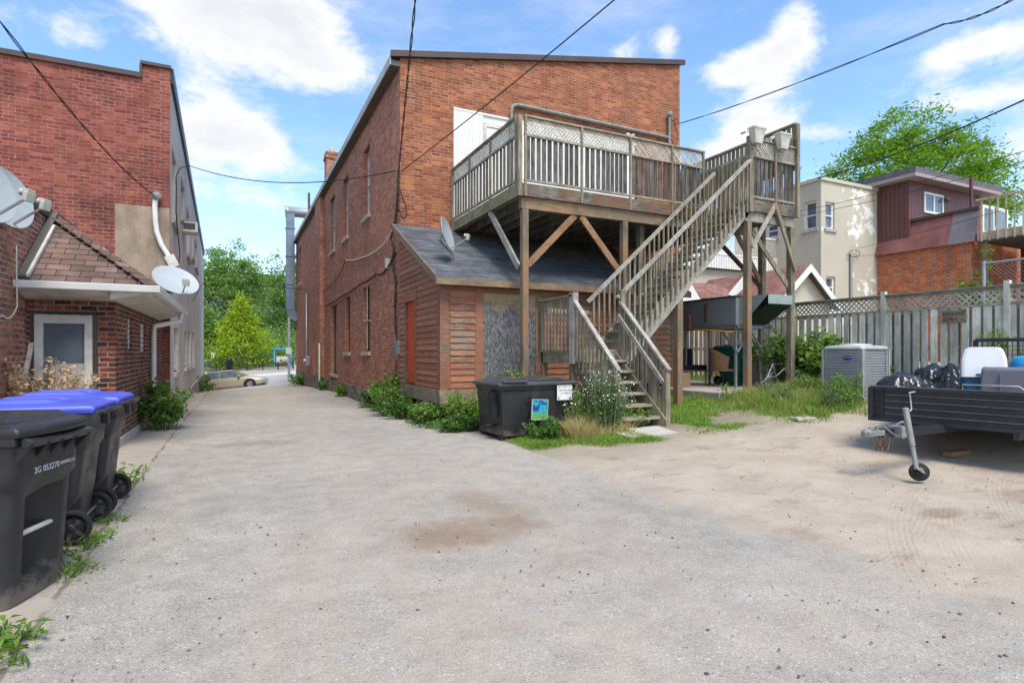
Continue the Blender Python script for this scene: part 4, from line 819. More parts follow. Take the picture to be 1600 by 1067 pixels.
# ================================================================== SATELLITE DISHES
def dish(name, label, center, face, r, arm, mount, size=1., mat='dish'):
    """shallow bowl at 'center' whose axis points along 'face'; lnb on an arm; mast down to 'mount'"""
    d = thing(name, label, 'satellite dish', (0,0,0), 0, 'satellite dishes'); f = Vector(face).normalized(); c = Vector(center)
    a = Vector((0,0,1)); x = f.cross(a).normalized(); y = x.cross(f)
    def P(i, j): return x*math.cos(j)*i+y*math.sin(j)*i*1.06
    m = MB(); n = 40; k = 7
    for side, sgn in ((0, 1), (1, -1)):
        rings = []
        for i in range(k+1): q = r*i/k+.0001; rings.append([c+P(q, 2*PI*j/n)-f*(.16*r*(1-(i/k)**2))-f*.012*side for j in range(n)])
        m.loft(rings, cap=False)
    m.loft([[c+P(r, 2*PI*j/n) for j in range(n)], [c+P(r*1.015, 2*PI*j/n)-f*.006 for j in range(n)], [c+P(r, 2*PI*j/n)-f*.014 for j in range(n)]], cap=False); m.build('reflector', mat, d)
    arm = arm or (1.15,.62); low = c-y*r*.98; tip = c+f*r*arm[0]-y*r*arm[1]
    MB().bar(low-f*.08, tip, .022*size, .03*size).build('arm', 'dish_arm', d)
    L_ = MB(); u = (c-tip).normalized(); L_.bar(tip-u*.03, tip+Vector((0,0,.0))+u*.02, .15*size, .13*size); L_.lathe(tip+Vector((0,0,.05*size)), u, [(.03*size,0),(.055*size,.1*size),(.0,.11*size)], 14); L_.bar(tip+Vector((0,0,.07*size))-u*.04, tip+Vector((0,0,.07*size))+u*.03, .13*size, .07*size)
    lo = L_.build('receiver_head', 'lnb', d, .008)
    bk = c-f*(.16*r+.03); mo = Vector(mount)
    MB().tube([bk-f*.05, bk-f*.12-Vector((0,0,.1)), mo+Vector((0,0,.05)), mo], .024*size+.006, 10).build('mast', 'dish_arm', d)
    MB().bar(bk+y*.12, bk-y*.14, .13, .05, f).build('bracket', 'dish_arm', d)
    base(d, mo); return d
dish('satellite_dish', 'grey satellite dish cut off by the left edge, the upper one of two', atd(-22,292,6.2), (.86,-.44,.25), .37, None, Vector((XA,7.6,2.6)), .8)
dish('satellite_dish', 'grey satellite dish at the left edge, the lower and rightmost of two', atd(12,308,6.9), (.86,-.44,.25), .36, None, Vector((XA,8.4,2.7)), .8)
dish('satellite_dish', 'grey oval satellite dish over the porch gutter at the alley corner', atd(275,437,12.3), (.30,-.60,.70), .45, (.55,.95), atd(252,452,12.6)-Vector((0,0,.1)), .9)
dish('satellite_dish', 'small grey satellite dish on the shingle roof of the lean-to shed', atd(700,365,12.6), (.80,-.62,.25), .36, None, Vector((4.55,12.25,zroof(12.25)+.05)), .8)
# ================================================================== WHEELED CARTS
def cart(label, loc, rz, lid='blue_lid', number=None, group='wheeled garbage carts by the porch'):
    """front faces local -Y; 0.66 wide, 0.74 deep, 1.08 high"""
    c = thing('garbage_cart', label, 'garbage cart', loc, rz, group)
    N_ = 64; rings = []; zs = [0,.015,.06,.15,.25,.33,.38,.45,.52,.58,.63,.66,.68,.72,.80,.90,.98]
    for z in zs:
        tt = z/.98; hw = .27+.036*tt+(.022 if z > .68 else 0); hd = .28+.08*tt+(.02 if z > .68 else 0); cyy = .01+.02*tt; ring = []
        for j in range(N_):
            a = 2*PI*j/N_; cx, sx_ = math.cos(a), math.sin(a); e = .22; x = hw*math.copysign(abs(cx)**e, cx); y = hd*math.copysign(abs(sx_)**e, sx_)
            if sx_ < 0 and abs(x) < .125 and y < -hd*.6 and .06 < z < .64: 
                y += .13
            if sx_ > 0 and z < .30 and abs(x) > hw*.6: y -= .05
            ring.append((x, y+cyy, z))
        rings.append(ring)
    body = MB().loft(rings).build('body', 'cart_black', c)
    MB().tube([(-.14,-.255,.40),(.14,-.255,.40)], .016, 10).build('grab_bar', 'white_dirty' if number else 'cart_black', body)
    # rim and gussets
    rm = MB(); rm.loft([[(sx*(.335 if k else .325), .02+sy*(.375 if k else .365), z) for sx, sy in ((-1,-1),(1,-1),(1,1),(-1,1))] for k, z in ((0,.94),(1,.945),(1,1.0),(0,1.005))], smooth=False)
    for x in (-.28,-.13,.0,.13,.28): rm.prism([(x-.006,-.30,.80),(x-.006,-.42,.945),(x-.006,-.30,.945)], (.012,0,0))
    for y in (-.25,-.05,.15,.3):
        for s in (-1,1): rm.prism([(s*.29,y,.84),(s*.35,y,.945),(s*.29,y,.945)], (0,.012,0))
    rm.prism([(-.3,-.36,.94),(-.3,-.40,.93),(-.3,-.43,.97),(-.3,-.36,1.0)], (.6,0,0)); rm.build('rim', 'cart_black', c, .006)
    # lid: low dome with ribs, overhanging front, hinge at the rear handle
    ld = MB(); Lr = []
    for z, w_, d0, d1 in ((.998,.338,-.425,.44),(1.03,.343,-.43,.45),(1.05,.33,-.41,.43),(1.072,.29,-.36,.36),(1.08,.2,-.2,.2)):
        Lr.append([(w_*sx, (d0 if sy < 0 else d1), z) for sx, sy in ((-1,-1),(-.5,-1),(0,-1),(.5,-1),(1,-1),(1,0),(1,1),(.5,1),(0,1),(-.5,1),(-1,1),(-1,0))])
        for q, (sx, sy) in enumerate(((-1,-1),(-.5,-1),(0,-1),(.5,-1),(1,-1),(1,0),(1,1),(.5,1),(0,1),(-.5,1),(-1,1),(-1,0))):
            x, y, zz = Lr[-1][q]; 
            if sy == 0: Lr[-1][q] = (x, (d0+d1)/2, zz)
            if sy == -1: Lr[-1][q] = (x, y+.05*abs(sx)**2, zz)
    ld.loft(Lr, smooth=False)
    for s in (-1,1): ld.loft([[(s*.17+a*.10, -.05+b*.25, 1.075) for a, b in ((-1,-1),(1,-1),(1,1),(-1,1))], [(s*.17+a*.07, -.05+b*.2, 1.105) for a, b in ((-1,-1),(1,-1),(1,1),(-1,1))]], smooth=False)
    ld.build('lid', lid, c, .012)
    hd = MB(); hd.tube([(-.3,.38,.97),(-.3,.49,1.0),(.3,.49,1.0),(.3,.38,.97)], .018, 8); [hd.box((x-.03,.37,.88),(x+.03,.47,1.0)) for x in (-.3,0,.3)]; hd.build('handle', 'cart_black', c)
    MB().tube([(-.33,.30,.125),(.33,.30,.125)], .012).build('axle', 'galv_dull', c)
    for s in (-1,1):
        wx = s*.325; wl = MB(); cn = Vector((wx,.30,.125)); R_ = .125
        n = 40; prof = []
        for j in range(n):
            a0, a1 = 2*PI*j/n, 2*PI*(j+.55)/n; 
            p0 = cn+Vector((0,math.cos(a0),math.sin(a0)))*(R_-.004); p1 = cn+Vector((0,math.cos(a1),math.sin(a1)))*(R_-.004); wl.bar(p0+(p1-p0)*.5-Vector((.03,0,0)), p0+(p1-p0)*.5+Vector((.03,0,0)), .010, .010)
        wl.lathe(cn-Vector((.028,0,0)), (1,0,0), [(R_-.028,0),(R_-.004,.0),(R_,.01),(R_,.046),(R_-.004,.056),(R_-.028,.056),(R_-.028,0)], n)
        wo_ = wl.build('wheel', 'rubber', c); hb = MB(); hb.lathe(cn-Vector((.03,0,0)), (1,0,0), [(0,-.005),(.028,-.005),(.03,0),(.03,.06),(.028,.065),(0,.065)], 16)
        for j in range(6): a = 2*PI*j/6+.3; hb.bar(cn+Vector((0,math.cos(a),math.sin(a)))*.02, cn+Vector((0,math.cos(a),math.sin(a)))*(R_-.02), .024, .03, (1,0,0))
        hb.lathe(cn-Vector((.012,0,0)), (1,0,0), [(0,0),(R_-.026,0),(R_-.026,.02),(0,.02)], 24); hb.build('hub', 'cart_black', wo_)
    if number:
        t1 = text('2G 053270', .052, 'label_white', c, Vector((-.03,-.3395,.775)), Matrix.Rotation(PI/2, 3, 'X'), 'number'); t2 = text('BARRIE.CA', .03, 'label_white', c, Vector((.17,-.3395,.778)), Matrix.Rotation(PI/2, 3, 'X'), 'small_print')
    return c
# local -Y (front) to world +X  => rotate +90deg ; near cart additionally turned to the camera
near_n = Vector((.953,-.303,0)); rzn = math.atan2(near_n.x, -near_n.y)   # local -Y = (sin rz, -cos rz)
fc = Vector((-1.0,4.46,0)); cc_ = fc-near_n*.34+Vector((-.02,-.03,0))
cart('black garbage cart with black lid and white number, nearest at the left edge', (cc_.x, cc_.y, g(cc_.x,cc_.y)+.0), rzn, 'cart_black', True)
cart('black cart with bright blue lid, directly behind the cart with the white number', (-1.40, 5.74, g(-1.4,5.7)), -PI/2-.04, 'blue_lid')
cart('black cart with bright blue lid, farthest back towards the brick porch', (-1.36, 6.52, g(-1.4,6.5)), -PI/2-.03, 'blue_lid')
# ================================================================== DUMPSTER CART
dm = thing('waste_container', 'large black plastic waste container with a flat lid beside the lean-to shed', 'waste container')
gd = g(4.6,8.8); Q = [Vector((3.98,9.55,gd)), Vector((4.0,8.55,gd)), Vector((5.42,8.62,gd)), Vector((5.42,9.6,gd))]
ctr = sum(Q, Vector())/4
rings = []
for z, s in ((.04,.93),(.06,.95),(.5,.99),(.80,1.02),(.82,1.05),(.88,1.06)): rings.append([Vector(((q.x-ctr.x)*s*1.0+ctr.x,(q.y-ctr.y)*s+ctr.y, gd+z)) for q in Q])
b_ = MB().loft(rings, smooth=False).build('body', 'cart_black', dm, .03)
lz = gd+.885; lr_ = []
for z, s in ((0,1.12),(.035,1.13),(.06,1.09)): lr_.append([Vector(((q.x-ctr.x)*s+ctr.x,(q.y-ctr.y)*s+ctr.y, lz+z)) for q in Q])
l_ = MB().loft(lr_, smooth=False)
for cx, w_ in ((4.35,.32),(5.05,.30)):
    prof = []
    for i in range(7): a = PI*i/6; prof.append((cx-w_*math.cos(a), 8.75, lz+.058+.075*math.sin(a)))
    l_.prism(prof, (0,.75,0))
l_.box((3.98,8.47,lz+.055),(4.45,8.53,lz+.10)); l_.build('lid', 'lid_dark', dm, .012)
m_ = MB(); m_.box((3.925,8.75,gd+.35),(4.02,8.95,gd+.78)); m_.build('side_channel', 'rubber', dm); MB().tube([(3.85,8.9,gd+.2),(4.05,8.9,gd+.2)], .03).build('trunnion', 'rubber', dm)
m_ = MB(); [m_.box((x,y,gd-.03),(x+.12,y+.12,gd+.06)) for x, y in ((4.02,8.62),(5.25,8.7),(4.02,9.4),(5.25,9.4))]; m_.build('foot', 'rubber', dm)
nrm = (Q[2]-Q[1]).normalized(); fy = 8.565
def fpt(px, py): return onY(px, py, fy)
pa_ = fpt(869,602); pb_ = fpt(892,624); yy = 8.535
lb = MB().box((pa_.x,yy-.004,pb_.z),(pb_.x,yy+.0,pa_.z)).build('label', 'label_white', dm); lw, lh = pb_.x-pa_.x, pa_.z-pb_.z; cx_ = (pa_.x+pb_.x)/2
m_ = MB(); m_.box((pa_.x+.02,yy-.006,pa_.z-.03),(pa_.x+.07,yy-.005,pa_.z-.015)); m_.box((pb_.x-.07,yy-.006,pa_.z-.03),(pb_.x-.02,yy-.005,pa_.z-.015)); m_.box((pa_.x+.015,yy-.006,pb_.z+.015),(pa_.x+.045,yy-.005,pb_.z+.05)); m_.box((pb_.x-.05,yy-.006,pb_.z+.015),(pb_.x-.015,yy-.005,pb_.z+.05)); m_.build('label_mark', 'ink_soft', lb)
RX90 = Matrix.Rotation(PI/2, 3, 'X')
text('WARNING', .022, 'ink', lb, Vector((cx_,yy-.006,pa_.z-.023)), RX90); text('FREE STANDING', .03, 'ink_soft', lb, Vector((cx_,yy-.006,pa_.z-.085)), RX90); text('NO WASTE', .03, 'ink_soft', lb, Vector((cx_,yy-.006,pa_.z-.135)), RX90)
base(dm, (ctr.x, ctr.y, gd))
pp = onY(841,640,8.42); ps_ = tag(MB().box((-.16,-.004,-.17),(.16,.004,.17)).build('poster', 'poster', None, 0, pp, (0,.06,.15)), 'small bright blue and green printed sign leaning on the black waste container', 'sign')
ps_.data.transform(Matrix.Translation((0,0,pp.z))); ps_.location = (pp.x, pp.y, 0); fr = MB()
for a, b in (((-.165,-.174),(.165,-.162)),((-.165,.162),(.165,.174)),((-.172,-.174),(-.16,.174)),((.16,-.174),(.172,.174))): fr.box((a[0],-.008,a[1]+pp.z),(b[0],.006,b[1]+pp.z))
fr.build('border', 'cart_black' if False else 'lnb', ps_)
#@@NEXT
# ================================================================== FENCE
XF = 14.1
fn = thing('board_fence', 'long grey board fence with lattice strip on top at the back of the yard', 'fence')
def fz(y): return 2.86
for y0 in np.arange(-2, 17, 2.44):
    y0 = float(y0)+.62; y1 = y0+2.44
    m_ = MB(); y = y0+.06
    while y < y1-.1:
        gz_ = g(XF, y); w_ = random.uniform(.125,.145); m_.box((XF-.045,y,gz_+.02),(XF-.025,y+w_,2.47)); y += w_+random.uniform(.055,.085)
    pn = m_.build('board_panel', 'wood_fence', fn); m_ = MB(); y = y0+.0
    while y < y1-.1: m_.box((XF+.02,y-.03,g(XF,y)),(XF+.04,y+.10,2.38)); y += .222
    m_.build('back_boards', 'wood_fenceback', pn)
    m_ = MB()
    for z in (g(XF,y0)+.3, 1.6, 2.42, 2.49, 2.82): m_.box((XF-.02 if z < 2.45 else XF-.05,y0+.05,z-.035),(XF+.02 if z < 2.45 else XF+.02,y1-.05,z+.035 if z < 2.45 else z+.02))
    m_.build('rail', 'wood_y', pn)
    lattice(l_ := MB(), Vector((XF-.02,y0+.05,2.52)), Y_, Vector((0,0,1)), 2.34, .28, .09, .012, .035); l_.build('lattice', 'wood_lattice', pn)
    MB().box((XF-.07,y0-.05,g(XF,y0)-.1),(XF+.03,y0+.05,2.95)).build('post', 'wood_fence', fn)
    MB().box((XF-.07,y0+.05,2.845),(XF+.05,y1-.05,2.875)).build('cap', 'wood_y', fn)
base(fn, (XF, 8, g(XF,8)))
pp = onX(1490,494,XF-.06); sg = tag(MB().box((XF-.062,pp.y-.24,pp.z-.14),(XF-.047,pp.y+.24,pp.z+.14)).build('wooden_sign', 'wood_skirt'), 'small weathered board with hand painted letters nailed to the fence', 'sign')
RF = Matrix.Rotation(-PI/2, 3, 'Z')@Matrix.Rotation(PI/2, 3, 'X')
text('PARKING', .10, 'ink', sg, Vector((XF-.064,pp.y,pp.z+.05)), RF); text('ONLY', .10, 'ink', sg, Vector((XF-.064,pp.y+.06,pp.z-.06)), RF)
# ================================================================== CENTRAL AC UNIT
ax_, ay_ = 11.55, 7.45; az_ = 1.62; gz0 = g(ax_, ay_)
au = thing('air_conditioner_unit', 'square grey outdoor air conditioner unit standing in the grass by the fence', 'air conditioner')
hw = .43
def rr(x, y, z, w_, r=.1, n=5):
    out = []
    for cx, cy, a0 in ((w_-r,w_-r,0),(-(w_-r),w_-r,90),(-(w_-r),-(w_-r),180),(w_-r,-(w_-r),270)):
        for i in range(n+1): a = rad(a0+90*i/n); out.append((x+cx+r*math.cos(a), y+cy+r*math.sin(a), z))
    return out
MB().loft([rr(ax_,ay_,z,hw-.025) for z in (gz0+.05, az_-.06)]).build('coil', 'ac_case', au)
m_ = MB(); z = gz0+.1
while z < az_-.07: m_.tube([Vector(p) for p in rr(ax_,ay_,z,hw)]+[Vector(rr(ax_,ay_,z,hw)[0])], .006, 5, False); z += .052
for p in rr(ax_,ay_,0,hw,.1,4): m_.box((p[0]-.005,p[1]-.005,gz0+.05),(p[0]+.005,p[1]+.005,az_-.06))
m_.build('guard_grille', 'ac_grill', au)
tp = MB().loft([rr(ax_,ay_,az_-.06,hw+.01), rr(ax_,ay_,az_-.02,hw+.012), rr(ax_,ay_,az_,hw-.03), rr(ax_,ay_,az_+.015,hw-.13)]); tp.lathe((ax_,ay_,az_+.012),(0,0,1),[(.30,0),(.28,.03),(.1,.045),(0,.05)],30); tp.build('top_cover', 'ac_grill', au)
MB().box((ax_-.5,ay_-.5,gz0-.05),(ax_+.5,ay_+.5,gz0+.045)).build('pad', 'concrete', au)
for s in ((-1,-1),(1,-1),(-1,1)): MB().box((ax_+s[0]*(hw-.01)-.02,ay_+s[1]*(hw-.01)-.02,gz0+.05),(ax_+s[0]*(hw-.01)+.02,ay_+s[1]*(hw-.01)+.02,az_-.06)).build('corner_post', 'ac_grill', au)
bp = onX(1324,559,ax_-hw-.012); e_ = []
bo = MB().lathe((ax_-hw-.008,bp.y,bp.z),(-1,0,0),[(0,0),(.045,0),(.045,.008),(0,.008)],24); v_ = [(x, bp.y+(y-bp.y)*1.9, z) for x, y, z in bo.v]; bo.v = v_; bd = bo.build('badge', 'badge_blue', au); text('Carrier', .034, 'label_white', bd, Vector((ax_-hw-.019,bp.y,bp.z)), RF)
base(au, (ax_, ay_, gz0))
# ================================================================== TRAILER
tr_ = thing('utility_trailer', 'black steel utility trailer with ribbed sides and a jack wheel parked on the sand', 'trailer')
FN, FF = Vector((8.42,3.05,0)), Vector((8.10,4.99,0))      # front corners near / far
U_ = (FN-FF).normalized(); Wd = (FN-FF).length; Bk = Vector((-U_.y, U_.x, 0))   # Bk: backwards (+X)
if Bk.x < 0: Bk = -Bk
zb0, zt0 = .56, 1.0; LT = 4.3
def panel(mb, p, u, L, n, z0=zb0, z1=zt0, th_=.03):
    """pressed sheet with horizontal ribs; n = outward"""
    k = 5; h = (z1-z0)/k
    V = Vector((0,0,1)); prof = []
    for i in range(k+1):
        z = z0+i*h
        prof += [(z-.012,0),(z-.004,.012),(z+.004,.012),(z+.012,0)] if 0 < i < k else [(z,0)]
    vs = []; fs = []
    for (z, o_) in prof: vs += [p+n*o_+V*z, p+u*L+n*o_+V*z]
    for i in range(len(prof)-1): fs.append((2*i,2*i+1,2*i+3,2*i+2))
    mb.add(vs, fs); vs2 = [v-n*(th_) for v in (p+V*z0, p+u*L+V*z0, p+u*L+V*z1, p+V*z1)]; mb.add(vs2, [(0,1,2,3)])
pf = MB(); panel(pf, FF, U_, Wd, -Bk); pf.build('front_panel', 'trailer_paint', tr_)
for s, nm in ((FF, 'side_panel'), (FN, 'side_panel')):
    q = MB(); panel(q, s, Bk, LT, (-U_ if s is FF else U_)); q.build(nm, 'trailer_paint', tr_)
m_ = MB(); V = Vector((0,0,1))
for z in (zb0, zt0):
    m_.bar(FF+V*z, FN+V*z, .05, .045); m_.bar(FF+V*z, FF+Bk*LT+V*z, .05,.045); m_.bar(FN+V*z, FN+Bk*LT+V*z, .05,.045)
for c in (FF, FN, FF+Bk*LT, FN+Bk*LT): m_.bar(c+V*(zb0-.02)-Bk*.015, c+V*(zt0+.01)-Bk*.015, .06,.06, Bk)
m_.bar(FF+U_*.14+V*zb0-Bk*.02, FF+U_*.14+V*zt0-Bk*.02, .012,.03, Bk)
m_.build('frame', 'trailer_paint', tr_)
m_ = MB()
for i in range(1,5): z = zb0+i*(zt0-zb0)/5; m_.bar(FF+U_*.17+V*z-Bk*.0125, FN-U_*.05+V*z-Bk*.0125, .006,.006)
m_.bar(FF+V*(zt0+.024), FN+V*(zt0+.024), .05, .004); m_.build('pale_edge', 'trailer_edge', tr_)  # thin pale bars along the front ribs and top rail
fl_ = MB(); fl_.prism([FF+V*(zb0-.01),FN+V*(zb0-.01),FN+Bk*LT+V*(zb0-.01),FF+Bk*LT+V*(zb0-.01)], (0,0,.03)); fl_.build('bed', 'wood_fenceback', tr_)
TM = FF+U_*Wd*.5; m_ = MB(); ct = Vector((6.55,4.10,.56))
for off in (.2,.8): m_.bar(FF+U_*Wd*off+V*(zb0-.07), FF+U_*Wd*off+Bk*LT+V*(zb0-.07), .06,.08)
m_.bar(ct+Vector((.25,0,-.01)), TM+Bk*1.3+V*(zb0-.08), .075,.10); m_.build('tongue', 'trailer_paint', tr_)
m_ = MB(); m_.box((ct.x-.02,ct.y-.05,ct.z-.035),(ct.x+.28,ct.y+.05,ct.z+.03)); m_.lathe((ct.x+.02,ct.y,ct.z-.04),(0,0,1),[(0,0),(.055,0),(.055,.06),(.03,.09),(0,.09)],16); m_.bar(ct+Vector((.06,0,.06)),ct+Vector((.22,-.01,.09)),.03,.02); m_.bar(ct+Vector((.2,0,.02)),ct+Vector((.2,0,.09)),.03,.03); m_.build('coupler', 'galv_dull', tr_, .008)
m_ = MB(); m_.box((ct.x+.50,ct.y-.11,ct.z-.07),(ct.x+.66,ct.y+.06,ct.z+.06)); m_.tube([ct+Vector((.45,-.07,.09)),ct+Vector((.55,-.09,.12)),ct+Vector((.66,-.08,.05)),ct+Vector((.6,-.1,-.05))], .01); m_.tube([ct+Vector((.3,-.02,.07)),ct+Vector((.4,-.07,-.02)),ct+Vector((.52,-.09,-.06)),ct+Vector((.6,-.08,-.09))], .008); m_.build('jack_bracket', 'galv', tr_, .005)
for k, (x0, y0) in enumerate(((.10,-.055),(.18,-.05),(.27,-.06))):
    m_ = MB(); z = -.05; 
    for i in range(5):
        cpt = ct+Vector((x0+.018*i*(1 if k < 1 else -.4), y0, z-.022*i)); ax1 = Vector((0,1,0)) if i%2 else Vector((1,0,0)); pts = [cpt+(Vector((0,0,1))*math.sin(a)*.019+(ax1.cross(Vector((0,0,1))))*math.cos(a)*.011) for a in np.linspace(0,2*PI,9)]; m_.tube(pts, .0045, 5, False)
    m_.tube([ct+Vector((x0+.07,y0,-.05)), ct+Vector((x0+.065,y0,-.15)), ct+Vector((x0+.04,y0,-.20)), ct+Vector((x0+.005,y0,-.19)), ct+Vector((x0+.0,y0,-.15))], .008, 6); m_.build('safety_chain', 'rust', tr_)
jw = onZ(1438,753,.03); jt = Vector((jw.x-.2, jw.y+.12, 0))
jtop = atd(1415,640,6.62); jbot = atd(1432,733,6.38)
j_ = MB().tube([jtop, jtop.lerp(jbot,.62)], .033, 14); j_.tube([jtop.lerp(jbot,.6), jbot], .026, 14); j_.lathe(jtop,(0,0,1),[(.034,-.01),(.031,.02),(0,.028)],14)
jo = j_.build('jack', 'galv_dull', tr_); 
cr = MB(); a = jtop+Vector((.04,-.02,-.02)); cr.tube([a, a+Vector((.04,0,.02)), a+Vector((.01,0,.19)), a+Vector((-.01,0,.215)), a+Vector((.11,0,.225))], .009, 8); cr.build('crank', 'galv', jo)
wc = atd(1438,737,6.42); wl = MB(); wl.lathe(wc-Vector((.035,.02,0)), (.6,.75,0), [(0,0),(.05,0),(.055,.01),(.09,.0),(.10,.01),(.103,.03),(.10,.05),(.09,.06),(.055,.05),(.05,.06),(0,.06)], 26); wl.build('jack_wheel', 'rubber', jo)
fk = MB(); fk.prism([jbot+Vector((-.05,-.03,.02)), jbot+Vector((.05,-.03,.02)), wc+Vector((.03,-.05,-.02)), wc+Vector((-.04,-.05,0))], (0,.012,0)); fk.build('fork', 'galv_dull', jo)
# road wheels + mudguards
for s, sd_ in ((FF, -1), (FN, 1)):
    c = s+U_*sd_*.13*(1)+Bk*1.75; c.z = g(c.x,c.y)+.30
    wl = MB(); wl.lathe(c-U_*.09, U_, [(.17,0),(.27,.0),(.30,.03),(.30,.15),(.27,.18),(.17,.18)], 28); wo_ = wl.build('wheel', 'rubber', tr_); MB().lathe(c-U_*.07, U_, [(0,.0),(.16,0),(.172,.02),(.172,.12),(.16,.14),(0,.14)], 20).build('rim', 'galv_dull', wo_)
    mg = MB(); pr = [c+Bk*math.cos(a)*.37+V*math.sin(a)*.37-U_*.13 for a in np.linspace(.15,PI-.15,9)]; pr += [c+Bk*math.cos(a)*.355+V*math.sin(a)*.355-U_*.13 for a in np.linspace(PI-.15,.15,9)]
    mg.prism(pr, U_*.26); mg.build('mudguard', 'trailer_paint', tr_)
ax2 = MB(); a = FF+Bk*1.75; b = FN+Bk*1.75; ax2.bar(a+V*(g(a.x,a.y)+.3), b+V*(g(b.x,b.y)+.3), .06,.06); ax2.build('axle', 'rust', tr_)
# rear ramp: upright mesh gate
gm = MB(); R0, R1 = FF+Bk*LT, FN+Bk*LT
for a, b in ((R0+V*zt0,R0+V*1.72),(R1+V*zt0,R1+V*1.72),(R0+V*1.72,R1+V*1.72),(R0.lerp(R1,.5)+V*zt0,R0.lerp(R1,.5)+V*1.72),(R0+V*(zt0+.02),R1+V*(zt0+.02))): gm.bar(a, b, .06,.06)
for i in range(28): p = R0.lerp(R1,(i+.5)/28); gm.bar(p+V*zt0, p+V*1.72, .008,.008)
for i in range(9): z = zt0+.08*i+.05; gm.bar(R0+V*z, R1+V*z, .008,.008)
gm.build('ramp_gate', 'trailer_paint', tr_)
hb = MB().tube([FF+U_*1.05-Bk*.0+V*(zt0+.03), FF+U_*1.05+V*(zt0+.09), FF+U_*1.6+V*(zt0+.09), FF+U_*1.66+V*(zt0+.03)], .009).build('tie_rail', 'galv', tr_)
base(tr_, (TM.x, TM.y, g(TM.x,TM.y)))
tag(MB().box((8.55,4.2,g(8.6,4.3)-.01),(9.0,4.32,g(8.6,4.3)+.05)).build('wood_block', 'wood_brace'), 'short wooden block on the sand under the trailer', 'wood block')
# load
def bag(label, c, r, seed):
    bm = bmesh.new(); bmesh.ops.create_icosphere(bm, subdivisions=5, radius=1)
    for v in bm.verts:
        n = v.co.normalized(); q = Vector((n.x*2.2, n.y*2.2, n.z*2.2+seed)); f = 1+.16*mnoise.noise(q*.8)+.07*abs(mnoise.noise(q*2.6))-.03*abs(mnoise.noise(q*6))
        ang = math.atan2(n.y, n.x); f += .035*math.sin(ang*17+seed)*max(0, n.z); v.co = Vector((n.x*r[0]*f, n.y*r[1]*f, max(n.z*r[2]*f, -r[2]*.62)))
        if n.z > .96: v.co.z += r[2]*.12*(n.z-.96)/.04
    me = bpy.data.meshes.new('garbage_bag'); bm.to_mesh(me); bm.free(); me.polygons.foreach_set('use_smooth', [True]*len(me.polygons)); me.materials.append(M['bag_black'])
    o = bpy.data.objects.new('garbage_bag', me); COL.objects.link(o); o.location = c; return tag(o, label, 'garbage bag', 'garbage bags in the trailer')
bz = zb0+.02
def load(px, py, d, z): p = atd(px, py, d); return Vector((p.x, p.y, z))
bag('shiny black garbage bag in the trailer, widest and farthest left', load(1412,590,8.2,bz+.30), (.40,.34,.30), 1.)
bag('tall black garbage bag in the middle of the bags in the trailer', load(1458,585,8.6,bz+.36), (.34,.3,.34), 5.)
bag('small crumpled black garbage bag in the trailer right against the white cooler', load(1488,585,8.3,bz+.34), (.25,.27,.36), 9.)
bag('small black garbage bag low in front of the other bags in the trailer', load(1445,600,8.05,bz+.24), (.22,.19,.26), 12.)
cl = thing('cooler', 'cooler tipped up in the trailer with white lid and dark blue body', 'cooler', (0,0,0)); pc = load(1536,580,7.55,0)
Rm = Matrix.Translation((pc.x,pc.y,1.16))@Matrix.Rotation(rad(-62), 4, 'Z')@Matrix.Rotation(rad(-10), 4, 'X')
m_ = MB().loft([[Vector((sx*w_,sy*d_,z)) for sx, sy in ((-1,-1),(1,-1),(1,1),(-1,1))] for z, w_, d_ in ((-.2,.225,.15),(.02,.25,.17),(.06,.265,.18))], smooth=False); o = m_.build('lid', 'cooler_white', cl, .03)
for q, mb_, nm, mt in ((0, MB().loft([[Vector((sx*w_,sy*.19+dy_,z)) for sx, sy in ((-1,-1),(1,-1),(1,1),(-1,1))] for z, w_, dy_ in ((-.02,.24,0),(.22,.235,.02),(.36,.20,.03),(.385,.17,.03))], smooth=False), 'lid', 'cooler_white'), (1, MB().loft([[Vector((sx*w_,sy*w_*.62,z)) for sx, sy in ((-1,-1),(1,-1),(1,1),(-1,1))] for z, w_ in ((-.42,.17),(-.02,.23))], smooth=False), 'body', 'cooler_blue'), (2, MB().box((-.08,-.20,.0),(.12,-.185,.025)), 'latch', 'cooler_blue')):
    ob = mb_.build(nm, mt, cl, .035 if q < 2 else 0); ob.data.transform(Rm)
bpy.data.objects.remove(o); base(cl, (pc.x, pc.y, bz))
bx = thing('storage_box', 'dark grey plastic storage box in the trailer in front of the white cooler', 'box', (0,0,0)); pc = load(1590,590,7.0,0)
Rm = Matrix.Translation((pc.x+.05,pc.y,bz))@Matrix.Rotation(rad(-64), 4, 'Z')
for mb_, nm in ((MB().loft([[Vector((sx*w_,sy*d_,z)) for sx, sy in ((-1,-1),(1,-1),(1,1),(-1,1))] for z, w_, d_ in ((0,.42,.2),(.70,.36,.18),(.73,.34,.16))], smooth=False), 'body'), (MB().box((-.2,-.215,.02),(-.185,-.195,.66)).box((.1,-.215,.02),(.115,-.195,.66)), 'rib')):
    ob = mb_.build(nm, 'grey_plastic', bx, .015); ob.data.transform(Rm)
base(bx, (pc.x, pc.y, bz))
pc = load(1604,558,8.3,0); bj = thing('plastic_barrel', 'bright blue plastic barrel standing in the trailer near its mesh gate', 'barrel', (pc.x+.1,pc.y,bz))
MB().lathe((0,0,0),(0,0,1),[(0,0),(.2,0),(.23,.04),(.24,.3),(.245,.32),(.24,.34),(.235,.72),(.21,.82),(.15,.86),(0,.87)],28).build('body', 'blue_plastic', bj); MB().lathe((.06,0,.86),(0,0,1),[(.045,0),(.045,.04),(0,.04)],14).build('cap', 'cooler_white', bj)
